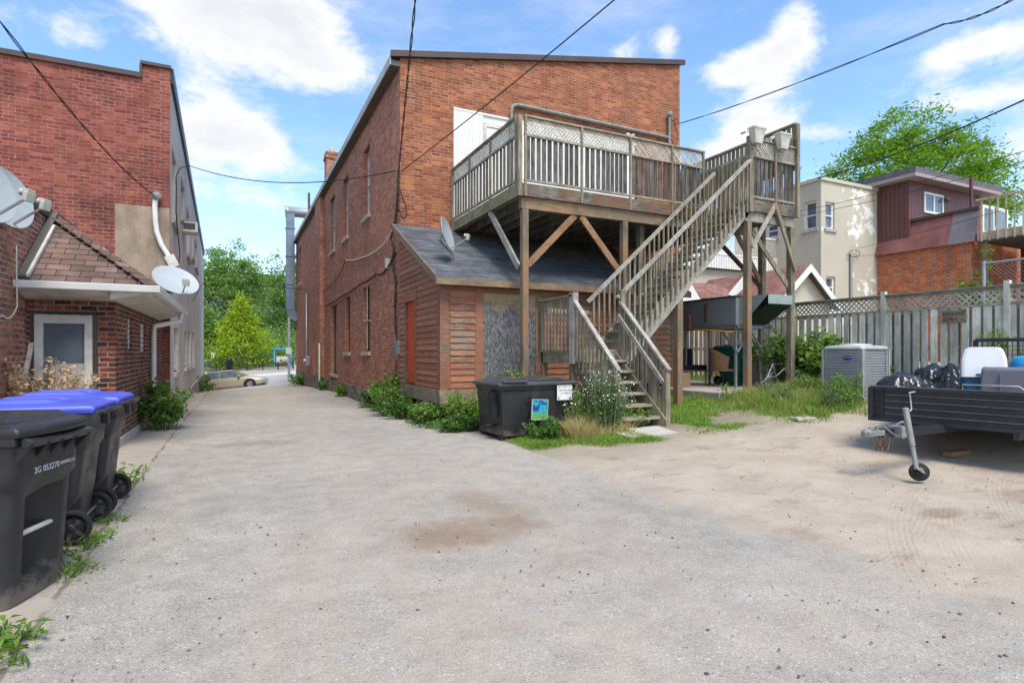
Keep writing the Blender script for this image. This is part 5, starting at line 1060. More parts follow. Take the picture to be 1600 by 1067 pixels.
# ================================================================== SLAB AREA UNDER THE LANDING
tag(MB().box((9.65,9.3,.1),(13.2,14.7,.60)).build('concrete_slab', 'concrete', None, .02), 'raised concrete slab under the landing of the deck', 'slab')
p = onZ(1168,628,.42); tag(MB().prism([(p.x-.5,p.y-.25,.36),(p.x+.35,p.y-.35,.36),(p.x+.55,p.y+.15,.38),(p.x-.3,p.y+.25,.38)], (0,0,.07)).build('stone_slab', 'concrete_pale', None, .01), 'flat paving slab in the weeds in front of the raised concrete slab', 'slab')
p = onZ(1250,664,.2); tag(MB().prism([(p.x-.2,p.y-.12,g(p.x,p.y)),(p.x+.25,p.y-.15,g(p.x,p.y)),(p.x+.3,p.y+.1,g(p.x,p.y)),(p.x-.1,p.y+.15,g(p.x,p.y))], (0,0,.05)).build('stone_slab', 'concrete_pale', None, .01), 'small grey flat stone lying on the sand at the edge of the grass', 'stone')
hv = thing('rooftop_hvac_unit', 'big grey ventilation unit on a steel stand with dark sloping hood beneath the landing', 'ventilation unit')
hX0, hX1, hY0, hY1, hz0, hz1 = 11.15, 12.15, 10.2, 12.1, 2.17, 2.86
MB().box((hX0,hY0,hz0),(hX1,hY1,hz1)).build('casing', 'hvac', hv, .008)
m_ = MB(); [m_.box((hX0-.006,y0,hz0+.05),(hX0-.001,y1,hz1-.06)) for y0, y1 in ((hY0+.1,hY0+.9),(hY0+.93,hY1-.05))]; pno = m_.build('access_panel', 'hvac', hv); MB().box((hX0-.05,hY0+.93,hz0+.1),(hX0-.008,hY0+1.0,hz1-.1)).build('handle', 'rust', pno)
MB().box((hX0-.02,hY0-.02,hz1+.001),(hX1+.02,hY1+.02,hz1+.04)).build('top_cap', 'hvac_dark', hv)
hd = MB(); a, b = hX0+.12, hX1-.05
hd.add([(a,hY0,hz1),(b,hY0,hz1),(a,hY0-.85,hz1+.0),(b,hY0-.85,hz1+.0),(a,hY0-.12,hz0+.02),(b,hY0-.12,hz0+.02),(a,hY0,hz0),(b,hY0,hz0)], [(0,1,3,2),(0,2,4,6),(1,7,5,3)]); hd.build('intake_hood', 'hvac_hood', hv)
hs = MB(); hs.add([(a,hY0-.85,hz1-.22),(b,hY0-.85,hz1-.22),(b,hY0-.12,hz0+.02),(a,hY0-.12,hz0+.02)], [(0,1,2,3)]); hs.build('filter_screen', 'hvac_dark', hv); MB().add([(a,hY0-.851,hz1),(b,hY0-.851,hz1),(b,hY0-.851,hz1-.22),(a,hY0-.851,hz1-.22)], [(0,1,2,3)]).build('hood_lip', 'hvac_hood', hv)
m_ = MB()
for x in (hX0+.06,hX1-.06):
    for y in (hY0+.06,hY1-.1): m_.bar((x,y,.6),(x,y,hz0-.08),.05,.05)
    m_.bar((x,hY0+.06,1.55),(x,hY0+.55,hz0-.1),.04,.04); m_.bar((x,hY0-.3,hz0-.05),(x,hY1,hz0-.05),.06,.08)
m_.bar((hX0,hY0-.05,hz0-.05),(hX1,hY0-.05,hz0-.05),.06,.08); m_.bar((hX0+.06,hY0,1.5),(hX0+.5,hY0,hz0-.1),.04,.04); m_.bar((hX1-.06,hY0,1.5),(hX0+.5,hY0,hz0-.1),.04,.04); m_.build('stand', 'galv', hv)
m_ = MB().tube([(hX0-.08,hY1-.4,2.1),(hX0-.08,hY1-.4,2.5),(hX0-.02,hY1-.4,2.5)], .025); m_.build('gas_pipe', 'orange_pipe', hv); MB().tube([(hX0-.08,hY1-.4,2.12),(hX0-.08,hY0+.1,2.0),(hX0+.3,hY0+.1,2.0)], .022).build('gas_pipe', 'yellow_pipe', hv)
base(hv, ((hX0+hX1)/2, (hY0+hY1)/2, .6))
# wicker chair, sofa, box, cabinet, bicycle, green cart
ch = thing('wicker_chair', 'brown wicker tub chair with dark legs on the concrete slab', 'chair', (0,0,0)); cx, cyy, z0 = 11.6, 11.05, .6
rg_ = []
n = 14; shell = MB(); vs = []; 
for j in range(n+1):
    a = PI*.15+PI*1.25*j/n; hgt = .34+.24*math.sin(PI*j/n)
    for t_ in range(6): r_ = .26+.09*t_/5; vs.append((cx+r_*math.cos(a), cyy+r_*math.sin(a), z0+.42+hgt*t_/5))
fs = [(j*6+t_, (j+1)*6+t_, (j+1)*6+t_+1, j*6+t_+1) for j in range(n) for t_ in range(5)]
shell.add(vs, fs, True); so_ = shell.build('shell', 'wicker', ch); so_.modifiers.new('s', 'SOLIDIFY').thickness = .025
MB().lathe((cx,cyy,z0+.40),(0,0,1),[(0,0),(.27,0),(.29,.03),(.27,.05),(0,.05)],20).build('seat', 'wicker', ch)
for sx, sy in ((-1,-1),(1,-1),(1,1),(-1,1)): MB().tube([(cx+sx*.18,cyy+sy*.18,z0+.41),(cx+sx*.25,cyy+sy*.25,z0)], .013).build('leg', 'black_metal', ch)
base(ch, (cx, cyy, z0))
sf = thing('garden_sofa', 'dark navy cushioned bench in the shade on the concrete slab', 'sofa', (0,0,0)); 
for nm, a, b in (('seat',(10.7,11.9,1.0),(11.9,12.5,1.14)),('backrest',(10.7,12.45,1.12),(11.9,12.62,1.6))): MB().box(a, b).build(nm, 'sofa_navy', sf, .03)
MB().bar((10.65,11.88,.98),(11.95,11.88,.98),.04,.04).build('front_rail', 'wicker', sf)
for x in (10.72,11.88):
    for y in (11.93,12.55): MB().tube([(x,y,.6),(x,y,1.0)],.015).build('leg', 'black_metal', sf)
base(sf, (11.3, 12.2, .6))
bx_ = tag(MB().box((-.2,-.18,0),(.2,.18,.36)).build('cardboard_box', 'cardboard', None, .006, (10.45,11.4,.6), (0,0,.2)), 'brown cardboard box on the concrete slab left of the chair', 'box'); m_ = MB().box((-.205,-.03,.01),(.205,.03,.363)); m_.build('tape', 'rust', bx_)
gb_ = cart('dark green plastic cart standing behind the post under the ventilation unit', (12.35,11.35,.6), .2, 'green_plastic', group=None)
for o in gb_.children:
    if o.name.startswith('body') or o.name.startswith('rim'): o.data.materials[0] = M['green_plastic']
cb = thing('wooden_cabinet', 'low grey wooden cabinet with a dark top next to the green cart', 'cabinet', (0,0,0)); MB().box((12.35,10.25,.62),(12.9,10.8,1.33)).build('body', 'cabinet_grey', cb, .005); MB().box((12.28,10.18,1.331),(12.97,10.87,1.39)).build('top', 'cabinet_top', cb, .005); m_ = MB(); [m_.box((12.343,10.28+i*.13,.64),(12.349,10.39+i*.13,1.31)) for i in range(4)]; m_.build('door', 'cabinet_grey', cb); base(cb, (12.6,10.5,.6))
# bicycle leaning on the cabinet
bk = thing('bicycle', 'old grey bicycle leaning on the wooden cabinet in the weeds', 'bicycle', (0,0,0)); yb_ = 9.95
def ring(c, r, t_): return MB().tube([(c[0]+r*math.cos(a), c[1]+(.0), c[2]+r*math.sin(a)) for a in np.linspace(0,2*PI,29)], t_, 6, False)
for cxx in (11.95, 12.85):
    w1 = ring((cxx,yb_,.86), .28, .016); wo_ = w1.build('wheel', 'tyre', bk); sp = MB()
    for k in range(12): a = 2*PI*k/12; sp.tube([(cxx,yb_,.86),(cxx+.27*math.cos(a),yb_,.86+.27*math.sin(a))], .003, 4)
    sp.build('spokes', 'galv', wo_)
fr = MB(); P_ = lambda x, z: (x, yb_, z)
for a, b in (((11.95,.86),(12.25,.88)),((12.25,.88),(12.15,1.25)),((12.15,1.2),(12.68,1.2)),((12.25,.88),(12.7,1.15)),((12.85,.86),(12.66,1.32)),((11.95,.86),(12.15,1.2))): fr.tube([P_(*a),P_(*b)], .016, 8)
fr.build('frame', 'galv', bk); MB().box((12.03,yb_-.06,1.27),(12.27,yb_+.06,1.31)).build('saddle', 'rubber', bk, .01); MB().tube([(12.68,yb_-.25,1.33),(12.64,yb_-.05,1.36),(12.64,yb_+.05,1.36),(12.68,yb_+.25,1.33)], .013).build('handlebar', 'galv', bk)
base(bk, (12.4, yb_, .58))
#@@NEXT
# ================================================================== HOUSES BEHIND THE FENCE
def wz(px, y0, y1, ax, c, x0=None, x1=None):
    f = onX if ax == 'x' else onY; a = f(x0, 500, c); b = f(x1, 500, c); ua, ub = (a.y, b.y) if ax == 'x' else (a.x, b.x)
    m = (x0+x1)/2; return (min(ua,ub), max(ua,ub), f(m,y1,c).z, f(m,y0,c).z)
CX, CY = 23.2, 16.5
crh = thing('stucco_house', 'pale cream stucco house with peeling white patches behind the fence', 'house')
W1 = wz(0,315,359,'x',CX,1256,1276); W2 = wz(0,350,372,'x',CX,1197,1216); W3 = wz(0,316,358,'y',CY,1290,1304); W4 = wz(0,432,466,'y',CY,1291,1305)
w = MB(); wall(w, 'x', CX, CY, 21.3, 0, 9.05, [W1,W2], -1, .15); w.build('side_wall', 'stucco_plain', crh)
w = MB(); wall(w, 'y', CY, CX, 27.2, 0, 9.05, [W3,W4], -1, .15); w.build('front_wall', 'stucco_cream', crh)
for ax, c, h in (('x',CX,W1),('x',CX,W2),('y',CY,W3),('y',CY,W4)): opening(ax, c, h, -1, crh, .15, sill='stone_sill', pane='glass_sky', fw=.09)
m_ = MB(); m_.box((CX-.07,CY-.07,9.053),(27.2,CY+.2,9.2)); m_.box((CX-.07,CY+.2,9.053),(CX+.2,21.3,9.2)); m_.build('coping', 'stucco_plain', crh); MB().box((CX+.01,CY+.2,8.8),(27.1,21.3,9.04)).build('roof', 'roof_far', crh)
p = onY(1330,396,CY-.08); q = onY(1330,470,CY-.08); MB().tube([p,q], .06).build('conduit', 'galv', crh)
base(crh, (CX, CY, g(CX,CY)))
nx_ = thing('balcony_annex', 'cream annex with white slatted band and lattice railing behind the staircase', 'annex')
YA = 19.0; a = onY(1040,500,YA).x; b = onY(1236,500,YA).x; zc = lambda y_: onY(1160,y_,YA).z
MB().box((a,YA,0),(min(b,CX-.05),YA+4,zc(421))).build('wall', 'stucco_plain', nx_)
m_ = MB(); x = a
while x < b-.1: m_.box((x,YA-.25,zc(424)),(x+.13,YA-.2,zc(404))); x += .15
m_.build('slatted_band', 'white_paint', nx_); MB().box((a,YA-.27,zc(404)+.003),(b,YA-.1,zc(401))).build('rail', 'white_paint', nx_); MB().box((a,YA-.19,zc(425)),(b,YA-.003,zc(405))).build('band_backing', 'brown_metal', nx_)
l_ = MB(); lattice(l_, Vector((a,YA-.2,zc(401))), X_, Vector((0,0,1)), b-a, .85, .11, .012, .03); l_.build('lattice', 'white_dirty', nx_); MB().box((a,YA-.24,zc(401)+.87),(b,YA-.14,zc(401)+.94)).build('rail', 'white_paint', nx_)
base(nx_, ((a+b)/2, YA, 1))
gr = thing('gabled_garage', 'small cream garage with a red brown shingle gable roof and white barge boards', 'garage')
gX, gY = 19.1, 14.0; hwd = 1.75; zp, ze = 4.72, 3.2
w = MB(); w.prism([(gX-hwd+.25,gY+.3,.3),(gX+hwd-.25,gY+.3,.3),(gX+hwd-.25,gY+.3,ze+.12),(gX,gY+.3,zp-.12),(gX-hwd+.25,gY+.3,ze+.12)], (0,5.4,0)); w.build('wall', 'stucco_plain', gr)
r = MB(); 
for s in (-1,1): r.add([(gX,gY,zp),(gX+s*hwd,gY,ze),(gX+s*hwd,gY+6,ze),(gX,gY+6,zp),(gX,gY,zp-.06),(gX+s*hwd,gY,ze-.06),(gX+s*hwd,gY+6,ze-.06),(gX,gY+6,zp-.06)], [(0,1,2,3),(7,6,5,4),(0,4,5,1),(1,5,6,2),(2,6,7,3)])
r.build('roof', 'shingle_red', gr)
for s in (-1,1): m_ = MB().prism([(gX,gY-.04,zp+.02),(gX+s*(hwd+.03),gY-.04,ze+.02),(gX+s*(hwd+.03),gY-.04,ze-.24),(gX,gY-.04,zp-.26)], (0,.035,0)).build('barge_board', 'white_paint', gr)
MB().prism([(gX-.0,gY+.0,zp-.07),(gX+hwd,gY+.0,ze-.07),(gX+hwd,gY+.29,ze-.07),(gX,gY+.29,zp-.07)], (0,0,-.03)).build('soffit', 'eave_dark', gr); base(gr, (gX,gY,g(gX,gY)))
g2 = thing('shingled_shed', 'low shed with brown shingle roof and white gable boards beside the gabled garage', 'shed')
t0, t1, b1, b0 = onY(1078,441,17.0), onY(1132,445,17.0), onY(1144,466,16.0), onY(1094,464,16.0)
q = MB(); q.prism([b0,b1,t1,t0], (0,.0,-.08)); q.build('roof', 'shingle_red', g2); 
MB().prism([onY(1066,474,15.95),onY(1073,476,15.95),onY(1096,470,15.95),onY(1079,441,15.95),onY(1066,452,15.95)], (0,.06,0)).build('gable_board', 'white_paint', g2)
MB().prism([onY(1139,460,15.93),onY(1147,464,15.93),onY(1164,449,15.93),onY(1164,430,15.93)], (0,.06,0)).build('gable_board', 'white_paint', g2)
a, b = onY(1062,500,16.1).x, onY(1146,500,16.1).x; MB().box((a,16.2,.3),(b,17.6,onY(1100,466,16.2).z)).build('wall', 'stucco_plain', g2); base(g2, ((a+b)/2, 16.2, .6))
# brown sided house on brick
bh = thing('brown_sided_house', 'house with brown vertical siding and sloping metal skirt above an orange red brick wall', 'house')
BX, BY0, BY1, UY = 27.2, 12.7, 16.5, 15.1
w = MB(); wall(w, 'x', BX, BY0, BY1, 0, 6.1, [], -1); wall(w, 'y', BY0, BX, 33, 0, 6.1, [], -1); w.build('brick_wall', 'brick_house', bh)
m_ = MB(); m_.add([(BX-.22,BY0-.2,6.0),(BX-.22,BY1,6.0),(BX+.25,BY1,7.35),(BX+.25,BY0-.2,7.35)], [(3,2,1,0)]); m_.add([(BX-.22,BY0-.2,6.0),(BX+.25,BY0-.2,7.35),(BX+.25,BY0-.2,6.0)], [(0,1,2)]); m_.build('metal_skirt', 'brown_skirt', bh)
m_ = MB(); m_.add([(BX-.24,BY0-.21,5.99),(BX-.24,BY0+.75,5.99),(BX+.23,BY0+.75,7.36),(BX+.23,BY0-.21,7.36)], [(3,2,1,0)]); m_.build('skirt_patch', 'skirt_grey', bh)
m_ = MB(); m_.box((BX+.15,BY0-.2,7.353),(BX+.4,UY,7.47)); m_.build('skirt_cap', 'brown_metal', bh)
m_ = MB(); y = UY; m_.box((BX+.02,UY+.02,6),(33,22,9.2))
while y < BY1: m_.box((BX-.0,y+.01,6.3),(BX+.018,y+.19,9.2)); y += .2
x = BX
while x < 33: m_.box((x+.01,UY-.0,6.3),(x+.19,UY+.018,9.2)); x += .2
m_.build('siding', 'brown_siding', bh)
hw_ = wz(0,303,335,'y',UY,1443,1473); f = MB(); a, b, lo, hi = hw_; 
f.box((a,UY-.05,lo),(a+.1,UY-.003,hi)); f.box((b-.1,UY-.05,lo),(b,UY-.003,hi)); f.box((a+.1,UY-.05,hi-.1),(b-.1,UY-.003,hi)); f.box((a+.1,UY-.05,lo),(b-.1,UY-.003,lo+.1)); f.box(((a+b)/2-.05,UY-.05,lo+.1),((a+b)/2+.05,UY-.003,hi-.1)); fo = f.build('window', 'white_paint', bh); MB().box((a+.1,UY-.02,lo+.1),(b-.1,UY-.01,hi-.1)).build('pane', 'glass_sky', fo)
MB().box((BX-.5,UY-.55,9.35),(34,24,9.62)).build('fascia', 'fascia_grey', bh); MB().box((BX-.5,UY-.55,9.2),(34,24,9.347)).build('soffit', 'soffit_mauve', bh)
p = onY(1478,309,UY-.1); MB().lathe(p,(0,-.5,-1),[(0,0),(.09,.02),(.12,.2),(0,.22)],12).build('wall_lamp', 'eave_dark', bh); p = onY(1510,300,UY-.4); MB().tube([(p.x,UY-.6,6.6),(p.x,UY-.6,9.75)],.07).build('vent_pipe', 'brown_siding', bh)
base(bh, (BX,BY0,g(BX,BY0)))
# timber balcony on the right edge
bl = thing('timber_balcony', 'new pale timber balcony with close balusters at the right edge', 'balcony')
by0, by1, bz_ = 5.5, BY0-.25, 6.3
m_ = MB(); y = by0
while y < by1: m_.box((BX-.15,y,bz_-.35),(BX-.11,y+.05,bz_+1.32)); y += .27
m_.build('balusters', 'wood_newdeck', bl); m_ = MB(); m_.box((BX-.2,by0,bz_+1.32),(BX+.0,by1,bz_+1.37)); m_.box((BX-.1,by0,bz_-.3),(BX-.03,by1,bz_)); m_.box((BX-.03,by1-.05,bz_-.3),(31,by1,bz_)); m_.box((BX-.1,by0,bz_-.0),(31,by1,bz_+.03)); m_.build('frame', 'wood_newdeck', bl)
[MB().box((BX+.1,y,1),(BX+.24,y+.14,bz_-.3)).build('post', 'wood_v', bl) for y in (6.5,9.5,12.2)]
m_ = MB(); [m_.box((x,by1+.02,bz_+.03),(x+.9,by1+.06,bz_+1.25)) for x in (27.6,28.7)]; m_.build('door', 'white_paint', bl); m_ = MB(); [m_.box((x+.12,by1-.0,bz_+.2),(x+.78,by1+.015,bz_+1.12)) for x in (27.6,28.7)]; m_.build('glazing', 'glass_sky', bl)
MB().box((30.6,by0,.8),(30.9,by1,bz_-.3)).build('back_wall', 'brown_siding', bl); MB().box((BX-.08,by0,bz_-.36),(31,by1,bz_-.305)).build('underside', 'eave_dark', bl); base(bl, (BX, 9, g(BX,9)))
# chain link fence
cf = thing('chain_link_fence', 'galvanised chain link fence above the board fence at the right edge', 'fence'); XC = 16.4
p = onX(1537,412,XC); zt_ = p.z; m_ = MB(); y = p.y-4.5
k = 0
while k < 70:
    for s in (-1, 1):
        y0 = p.y-k*.085+ (0 if s < 0 else -1.6); m_.bar((XC, y0, zt_-1.7), (XC, y0+s*1.6*1.0, zt_), .006, .006) if y0 <= p.y+.01 and y0+s*1.6 <= p.y+.01 else None
    k += 1
m_.build('mesh', 'galv', cf); MB().tube([(XC,p.y,zt_),(XC,p.y-6,zt_)], .025).build('top_rail', 'galv', cf)
for k in range(3): MB().tube([(XC,p.y-k*2.6,g(XC,p.y)),(XC,p.y-k*2.6,zt_+.06)], .045).build('post', 'galv', cf)
base(cf, (XC,p.y,g(XC,p.y)))
# ================================================================== STREET BEYOND THE ALLEY
def car(label, loc, rz, paint, L=4.8, Wd=1.8, H=1.42, suv=False, group='parked cars across the street'):
    c = thing('car', label, 'car', loc, rz, group); hl = L/2
    st_ = [(-hl,.35,.62,.62),(-hl+.06,.28,.80,.78),(-hl+.5,.22,.90,.87),(-hl+1.2,.2,.93,.9),(0,.2,.92,.9),(hl-1.5,.2,.90,.9),(hl-.9,.2,.82,.88),(hl-.35,.24,.72,.82),(hl-.06,.30,.62,.70),(hl,.36,.52,.55)]
    if suv: st_ = [(-hl,.4,.95,.8),(-hl+.1,.3,1.05,.88),(-hl+1,.25,1.08,.9),(0,.25,1.08,.9),(hl-1.3,.25,1.05,.9),(hl-.3,.28,.98,.85),(hl,.4,.8,.7)]
    rings = []
    for x, a, b, w_ in st_:
        w_ *= Wd/1.8; rings.append([(x,-w_*.9,a),(x,-w_,a+.12),(x,-w_,(a+b)/2+.08),(x,-w_*.95,b-.03),(x,-w_*.82,b+.02),(x,0,b+.05),(x,w_*.82,b+.02),(x,w_*.95,b-.03),(x,w_,(a+b)/2+.08),(x,w_,a+.12),(x,w_*.9,a),(x,0,a-.02)])
    MB().loft(rings).build('body', paint, c, .02)
    bz0 = 1.05 if suv else .90; x0, x1, x2, x3 = ((-hl+.1,-hl+.35,.45,1.15) if suv else (-hl+.75,-hl+1.35,.25,1.15)); ty = .72*Wd/1.8
    def gr_(z, xa, xb, w_): return [(xa,-w_,z),(xb,-w_,z),(xb,w_,z),(xa,w_,z)]
    MB().loft([gr_(bz0, x0, x3, ty+.1), gr_(H-.06, x1, x2, ty-.06)], smooth=False).build('glazing', 'glass_car', c)
    MB().loft([gr_(H-.07, x1-.06, x2+.06, ty-.04), gr_(H, x1+.12, x2-.15, ty-.16)], smooth=False).build('roof', paint, c, .03)
    for s in (-1,1):
        m_ = MB()
        for xa, xb in ((x0,x1),(x3,x2),((x0+x3)/2-.1,(x0+x3)/2-.1)): m_.bar((xa,s*(ty+.105),bz0),(xb,s*(ty-.05),H-.05),.05,.035)
        m_.build('pillar', paint, c); MB().box((x3-.35,s*(ty+.14),bz0+.02),(x3-.2,s*(ty+.30),bz0+.15)).build('mirror', paint, c, .02)
        MB().box((hl-.25,s*.42,.56),(hl-.03,s*.68,.68)).build('headlight', 'headlight', c, .02); MB().box((-hl-.01,s*.45,.62),(-hl+.1,s*.72,.78)).build('tail_light', 'tail', c, .02)
        for x in (hl-.95,-hl+1.0):
            R_ = .33; cn = Vector((x,s*(.9*Wd/1.8-.16),R_)); wl = MB(); wl.lathe(cn-Vector((0,s*.05,0)),(0,s,0),[(.2,.2),(R_-.02,.22),(R_,.18),(R_,0),(0,0)],26); wo_ = wl.build('wheel', 'tyre', c); MB().lathe(cn,(0,s,0),[(0,.175),(.06,.18),(.19,.165),(.205,.175),(.205,.12)],14).build('rim', 'rim', wo_)
            ar = MB(); pr = [cn+Vector((math.cos(a)*(R_+.09),s*.155,math.sin(a)*(R_+.09))) for a in np.linspace(-.25,PI+.25,16)]; ar.prism(pr, (0,s*.012,0)); ar.build('wheel_arch', 'rubber', c)
    return c
zc_ = g(-.75, 46.3)
fw, rw = atd(396,606,41.2), atd(325,613.5,40.6); dv = fw-rw; ang = math.atan2(dv.y, dv.x); mid = (fw+rw)/2
CL = dv.xy.length+1.95; mc = car('beige sedan driving past on the street at the end of the alley', (mid.x-.02,mid.y,mid.z), ang, 'car_paint', L=CL, H=1.46, group=None); mc.rotation_euler = (0, -math.atan2(dv.z, dv.xy.length), ang)
for lab, px, y, d, rz, paint, suv in (('white parked van across the street behind the beige sedan',396,584,60,-.3,'car_white',True),('dark parked car across the street just left of the white van',365,585,62,-.3,'car_dark',False),('small red parked car across the street behind the dark car',334,581,66,-.3,'car_red',False),('silver parked car half hidden behind the corner of the stucco building',316,590,58,.5,'car_silver',True)):
    p = atd(px, y, d); car(lab, (p.x,p.y,p.z), rz, paint, suv=suv, H=1.75 if suv else 1.42)
lp = thing('street_pole', 'thin grey metal street pole at the corner of the brick building', 'pole', (0,0,0)); p = atd(451.5,594,46); MB().tube([p, p+Vector((0,0,8.0))], .11, 10, True, .08).build('shaft', 'galv', lp); MB().box((p.x-.25,p.y-.16,p.z+2.1),(p.x+.18,p.y-.12,p.z+2.65)).build('sign_plate', 'white_dirty', lp); MB().tube([p-Vector((0,0,.05)), p+Vector((0,0,.25))], .2, 10).build('footing', 'galv', lp); base(lp, p)
p = atd(341,580,56); sp_ = thing('road_sign', 'small white road sign on a leaning post across the street', 'sign', p); MB().bar((0,0,0),(-.1,0,1.6),.06,.06).build('post', 'galv', sp_); MB().box((-.62,-.03,1.25),(-.36,.0,1.85)).build('sign_plate', 'white_paint', sp_)
p = atd(437,581,58); bs = thing('blue_shelter', 'bright blue metal frame with a small roof across the street', 'shelter', p); m_ = MB(); [m_.box((x-.07,y,0),(x+.07,y+.1,2.3)) for x in (-.5,1.1) for y in (0,1)]; m_.box((-.6,-.05,2.3),(1.2,1.15,2.42)); m_.box((-.55,0,.0),(.0,1,.5)); m_.build('frame', 'cabinet_blue', bs); MB().box((-.3,.3,.95),(.95,.8,1.6)).build('display', 'white_dirty', bs)
mf = thing('metal_railing', 'low black metal railing along the far side of the street', 'railing', (0,0,0)); m_ = MB(); A_, B_ = atd(316,588,56), atd(458,581,56); n = 95
for i in range(n): q = A_.lerp(B_, i/n); m_.bar(q, q+Vector((0,0,.95)), .025,.025)
for z in (.1,.95): m_.bar(A_+Vector((0,0,z)), B_+Vector((0,0,z)), .05,.05)
m_.build('bars', 'black_metal', mf); m_ = MB(); [m_.bar(A_.lerp(B_,i/6), A_.lerp(B_,i/6)+Vector((0,0,1.1)), .12,.12) for i in range(7)]; m_.build('posts', 'black_metal', mf); base(mf, A_)
p = atd(358,578,55); tag(MB().lathe((0,0,0),(0,0,1),[(0,0),(.28,0),(.28,.9),(.3,.92),(.2,1.2),(0,1.25)],14).build('litter_bin', 'black_metal', None, 0, p), 'black litter bin across the street behind the sedan roof', 'litter bin')
wf = thing('wooden_fence', 'plain brown wooden fence on the slope below the blue house', 'fence', (0,0,0)); m_ = MB(); A_, B_ = atd(408,552,82), atd(470,552,82)
for i in range(34): q = A_.lerp(B_, i/34); m_.bar(q, q+Vector((0,0,1.9+.06*random.random())), .15,.02, (0,1,0))
m_.build('boards', 'wood_newdeck', wf); m_ = MB(); m_.bar(A_+Vector((0,.05,1.5)), B_+Vector((0,.05,1.5)), .05,.1); m_.build('rail', 'wood_v', wf); base(wf, A_)
p = atd(446,545,95); hs = thing('distant_house', 'pale blue house with a pointed grey roof on the wooded slope', 'house', p); MB().box((-2.0,-2,-2),(6,3,2.4)).build('wall', 'house_blue', hs); MB().loft([[(-2.4,-2.4,2.4),(1.6,-2.4,2.4),(1.6,1.6,2.4),(-2.4,1.6,2.4)],[(-.5,-.5,5.2),(-.3,-.5,5.2),(-.3,-.3,5.2),(-.5,-.3,5.2)]], smooth=False).build('roof', 'roof_far', hs); m_ = MB(); m_.box((-1.2,-2.05,.4),(-.4,-2.01,1.6)); m_.build('window', 'glass_dark', hs)
MB().prism([(1.6,-2.3,2.4),(6.4,-2.3,2.4),(6.4,.3,4),(1.6,.3,4)], (0,0,.15)).build('side_roof', 'roof_far', hs)
# ================================================================== VEGETATION
def leafquads(C, size, up=.4, aspect=.55, fold=.25):
    """C (n,3) positions -> folded leaf quads"""
    n = len(C); d = rng.normal(size=(n,3)); d[:,2] = d[:,2]*.7+up*0; d /= np.linalg.norm(d, axis=1)[:,None]
    nr = rng.normal(size=(n,3)); nr[:,2] = np.abs(nr[:,2])+up; s = np.cross(d, nr); s /= np.linalg.norm(s, axis=1)[:,None]+1e-9; nn = np.cross(s, d)
    L_ = size*rng.uniform(.6,1.25,(n,1)); Wd = L_*aspect*.5
    a = C-d*L_*.5; b = C+s*Wd+nn*L_*fold*.4; c = C+d*L_*.5; e = C-s*Wd+nn*L_*fold*.4
    V_ = np.stack([a,b,c,e], 1).reshape(-1,3); return V_, np.arange(4*n).reshape(-1,4)
def tree(name, label, basep, height, crown_c, crown_r, n_cl, n_leaf, leafsize, mat, trunk_r=.25, cat='tree', group=None, cl_r=.9, aspect=.55, cone=False, floor=-1., bare=.5, spread=.5):
    t = thing(name, label, cat, basep, 0, group); cc = np.array(crown_c, float); R_ = np.array(crown_r, float)
    P = rng.normal(size=(n_cl*4,3)); P /= np.linalg.norm(P, axis=1)[:,None]; rad_ = rng.uniform(.25,1,(n_cl*4,1))**.45
    lump = np.array([1+.5*mnoise.noise(Vector(p*1.9)+Vector((basep[0],basep[1],0)))+.14*mnoise.noise(Vector(p*4.1)) for p in P])[:,None]; P = P*rad_*lump
    P = P[P[:,2] > floor][:n_cl]
    if cone: k = np.clip((1-P[:,2:3])/1.5, .08, 1)**.8; P[:,:2] *= k*1.25*rng.uniform(.6,1.15,(len(P),1))
    Q = cc+P*R_; 
    sub = rng.normal(size=(len(Q), n_leaf, 3))*np.array([1,1,.62])*cl_r*rng.uniform(.45,1.2,(len(Q),1,1))*.5; C_ = (Q[:,None,:]+sub).reshape(-1,3)
    V_, F_ = leafquads(C_, leafsize, .5, aspect); npmesh('crown', V_, F_, mat, t)
    m_ = MB(); top = Vector(cc)+Vector((0,0,R_[2]*.35)); pts = [Vector((0,0,-.3)), Vector((0,0,cc[2]*.3)), Vector(cc)*.75+Vector((.1*R_[0]*.3,0,0)), top]; m_.tube(pts, trunk_r, 10, True, trunk_r*.3)
    idx = rng.choice(len(Q), min(len(Q), 26), replace=False)
    for i in idx:
        q = Vector(Q[i]); s_ = Vector((0,0,0)).lerp(Vector(cc), random.uniform(.55,1.0)); mid_ = s_.lerp(q,.5)+Vector((0,0,.15*R_[2]*random.uniform(-.3,1))); m_.tube([s_, mid_, q], trunk_r*.3, 6, True, trunk_r*.05)
    m_.build('trunk', 'bark', t); return t
# big compound-leaved tree behind the houses
p = atd(1420,300,41); tree('broadleaf_tree', 'large bright green broadleaf tree rising behind the brown sided house', (p.x,p.y,1.3), 17, (0,0,11.2), (7.2,6.0,5.6), 290, 115, .34, 'leaf_sumac', .4, cl_r=1.2, aspect=.34, floor=-.75)
p = atd(1258,275,60); tree('broadleaf_tree', 'distant tree seen just right of the landing, mostly hidden behind the cream house', (p.x,p.y,1.5), 15, (0,0,14.0), (2.0,2,2.6), 50, 40, .4, 'leaf_sumac', .2, cl_r=1.3, aspect=.34)
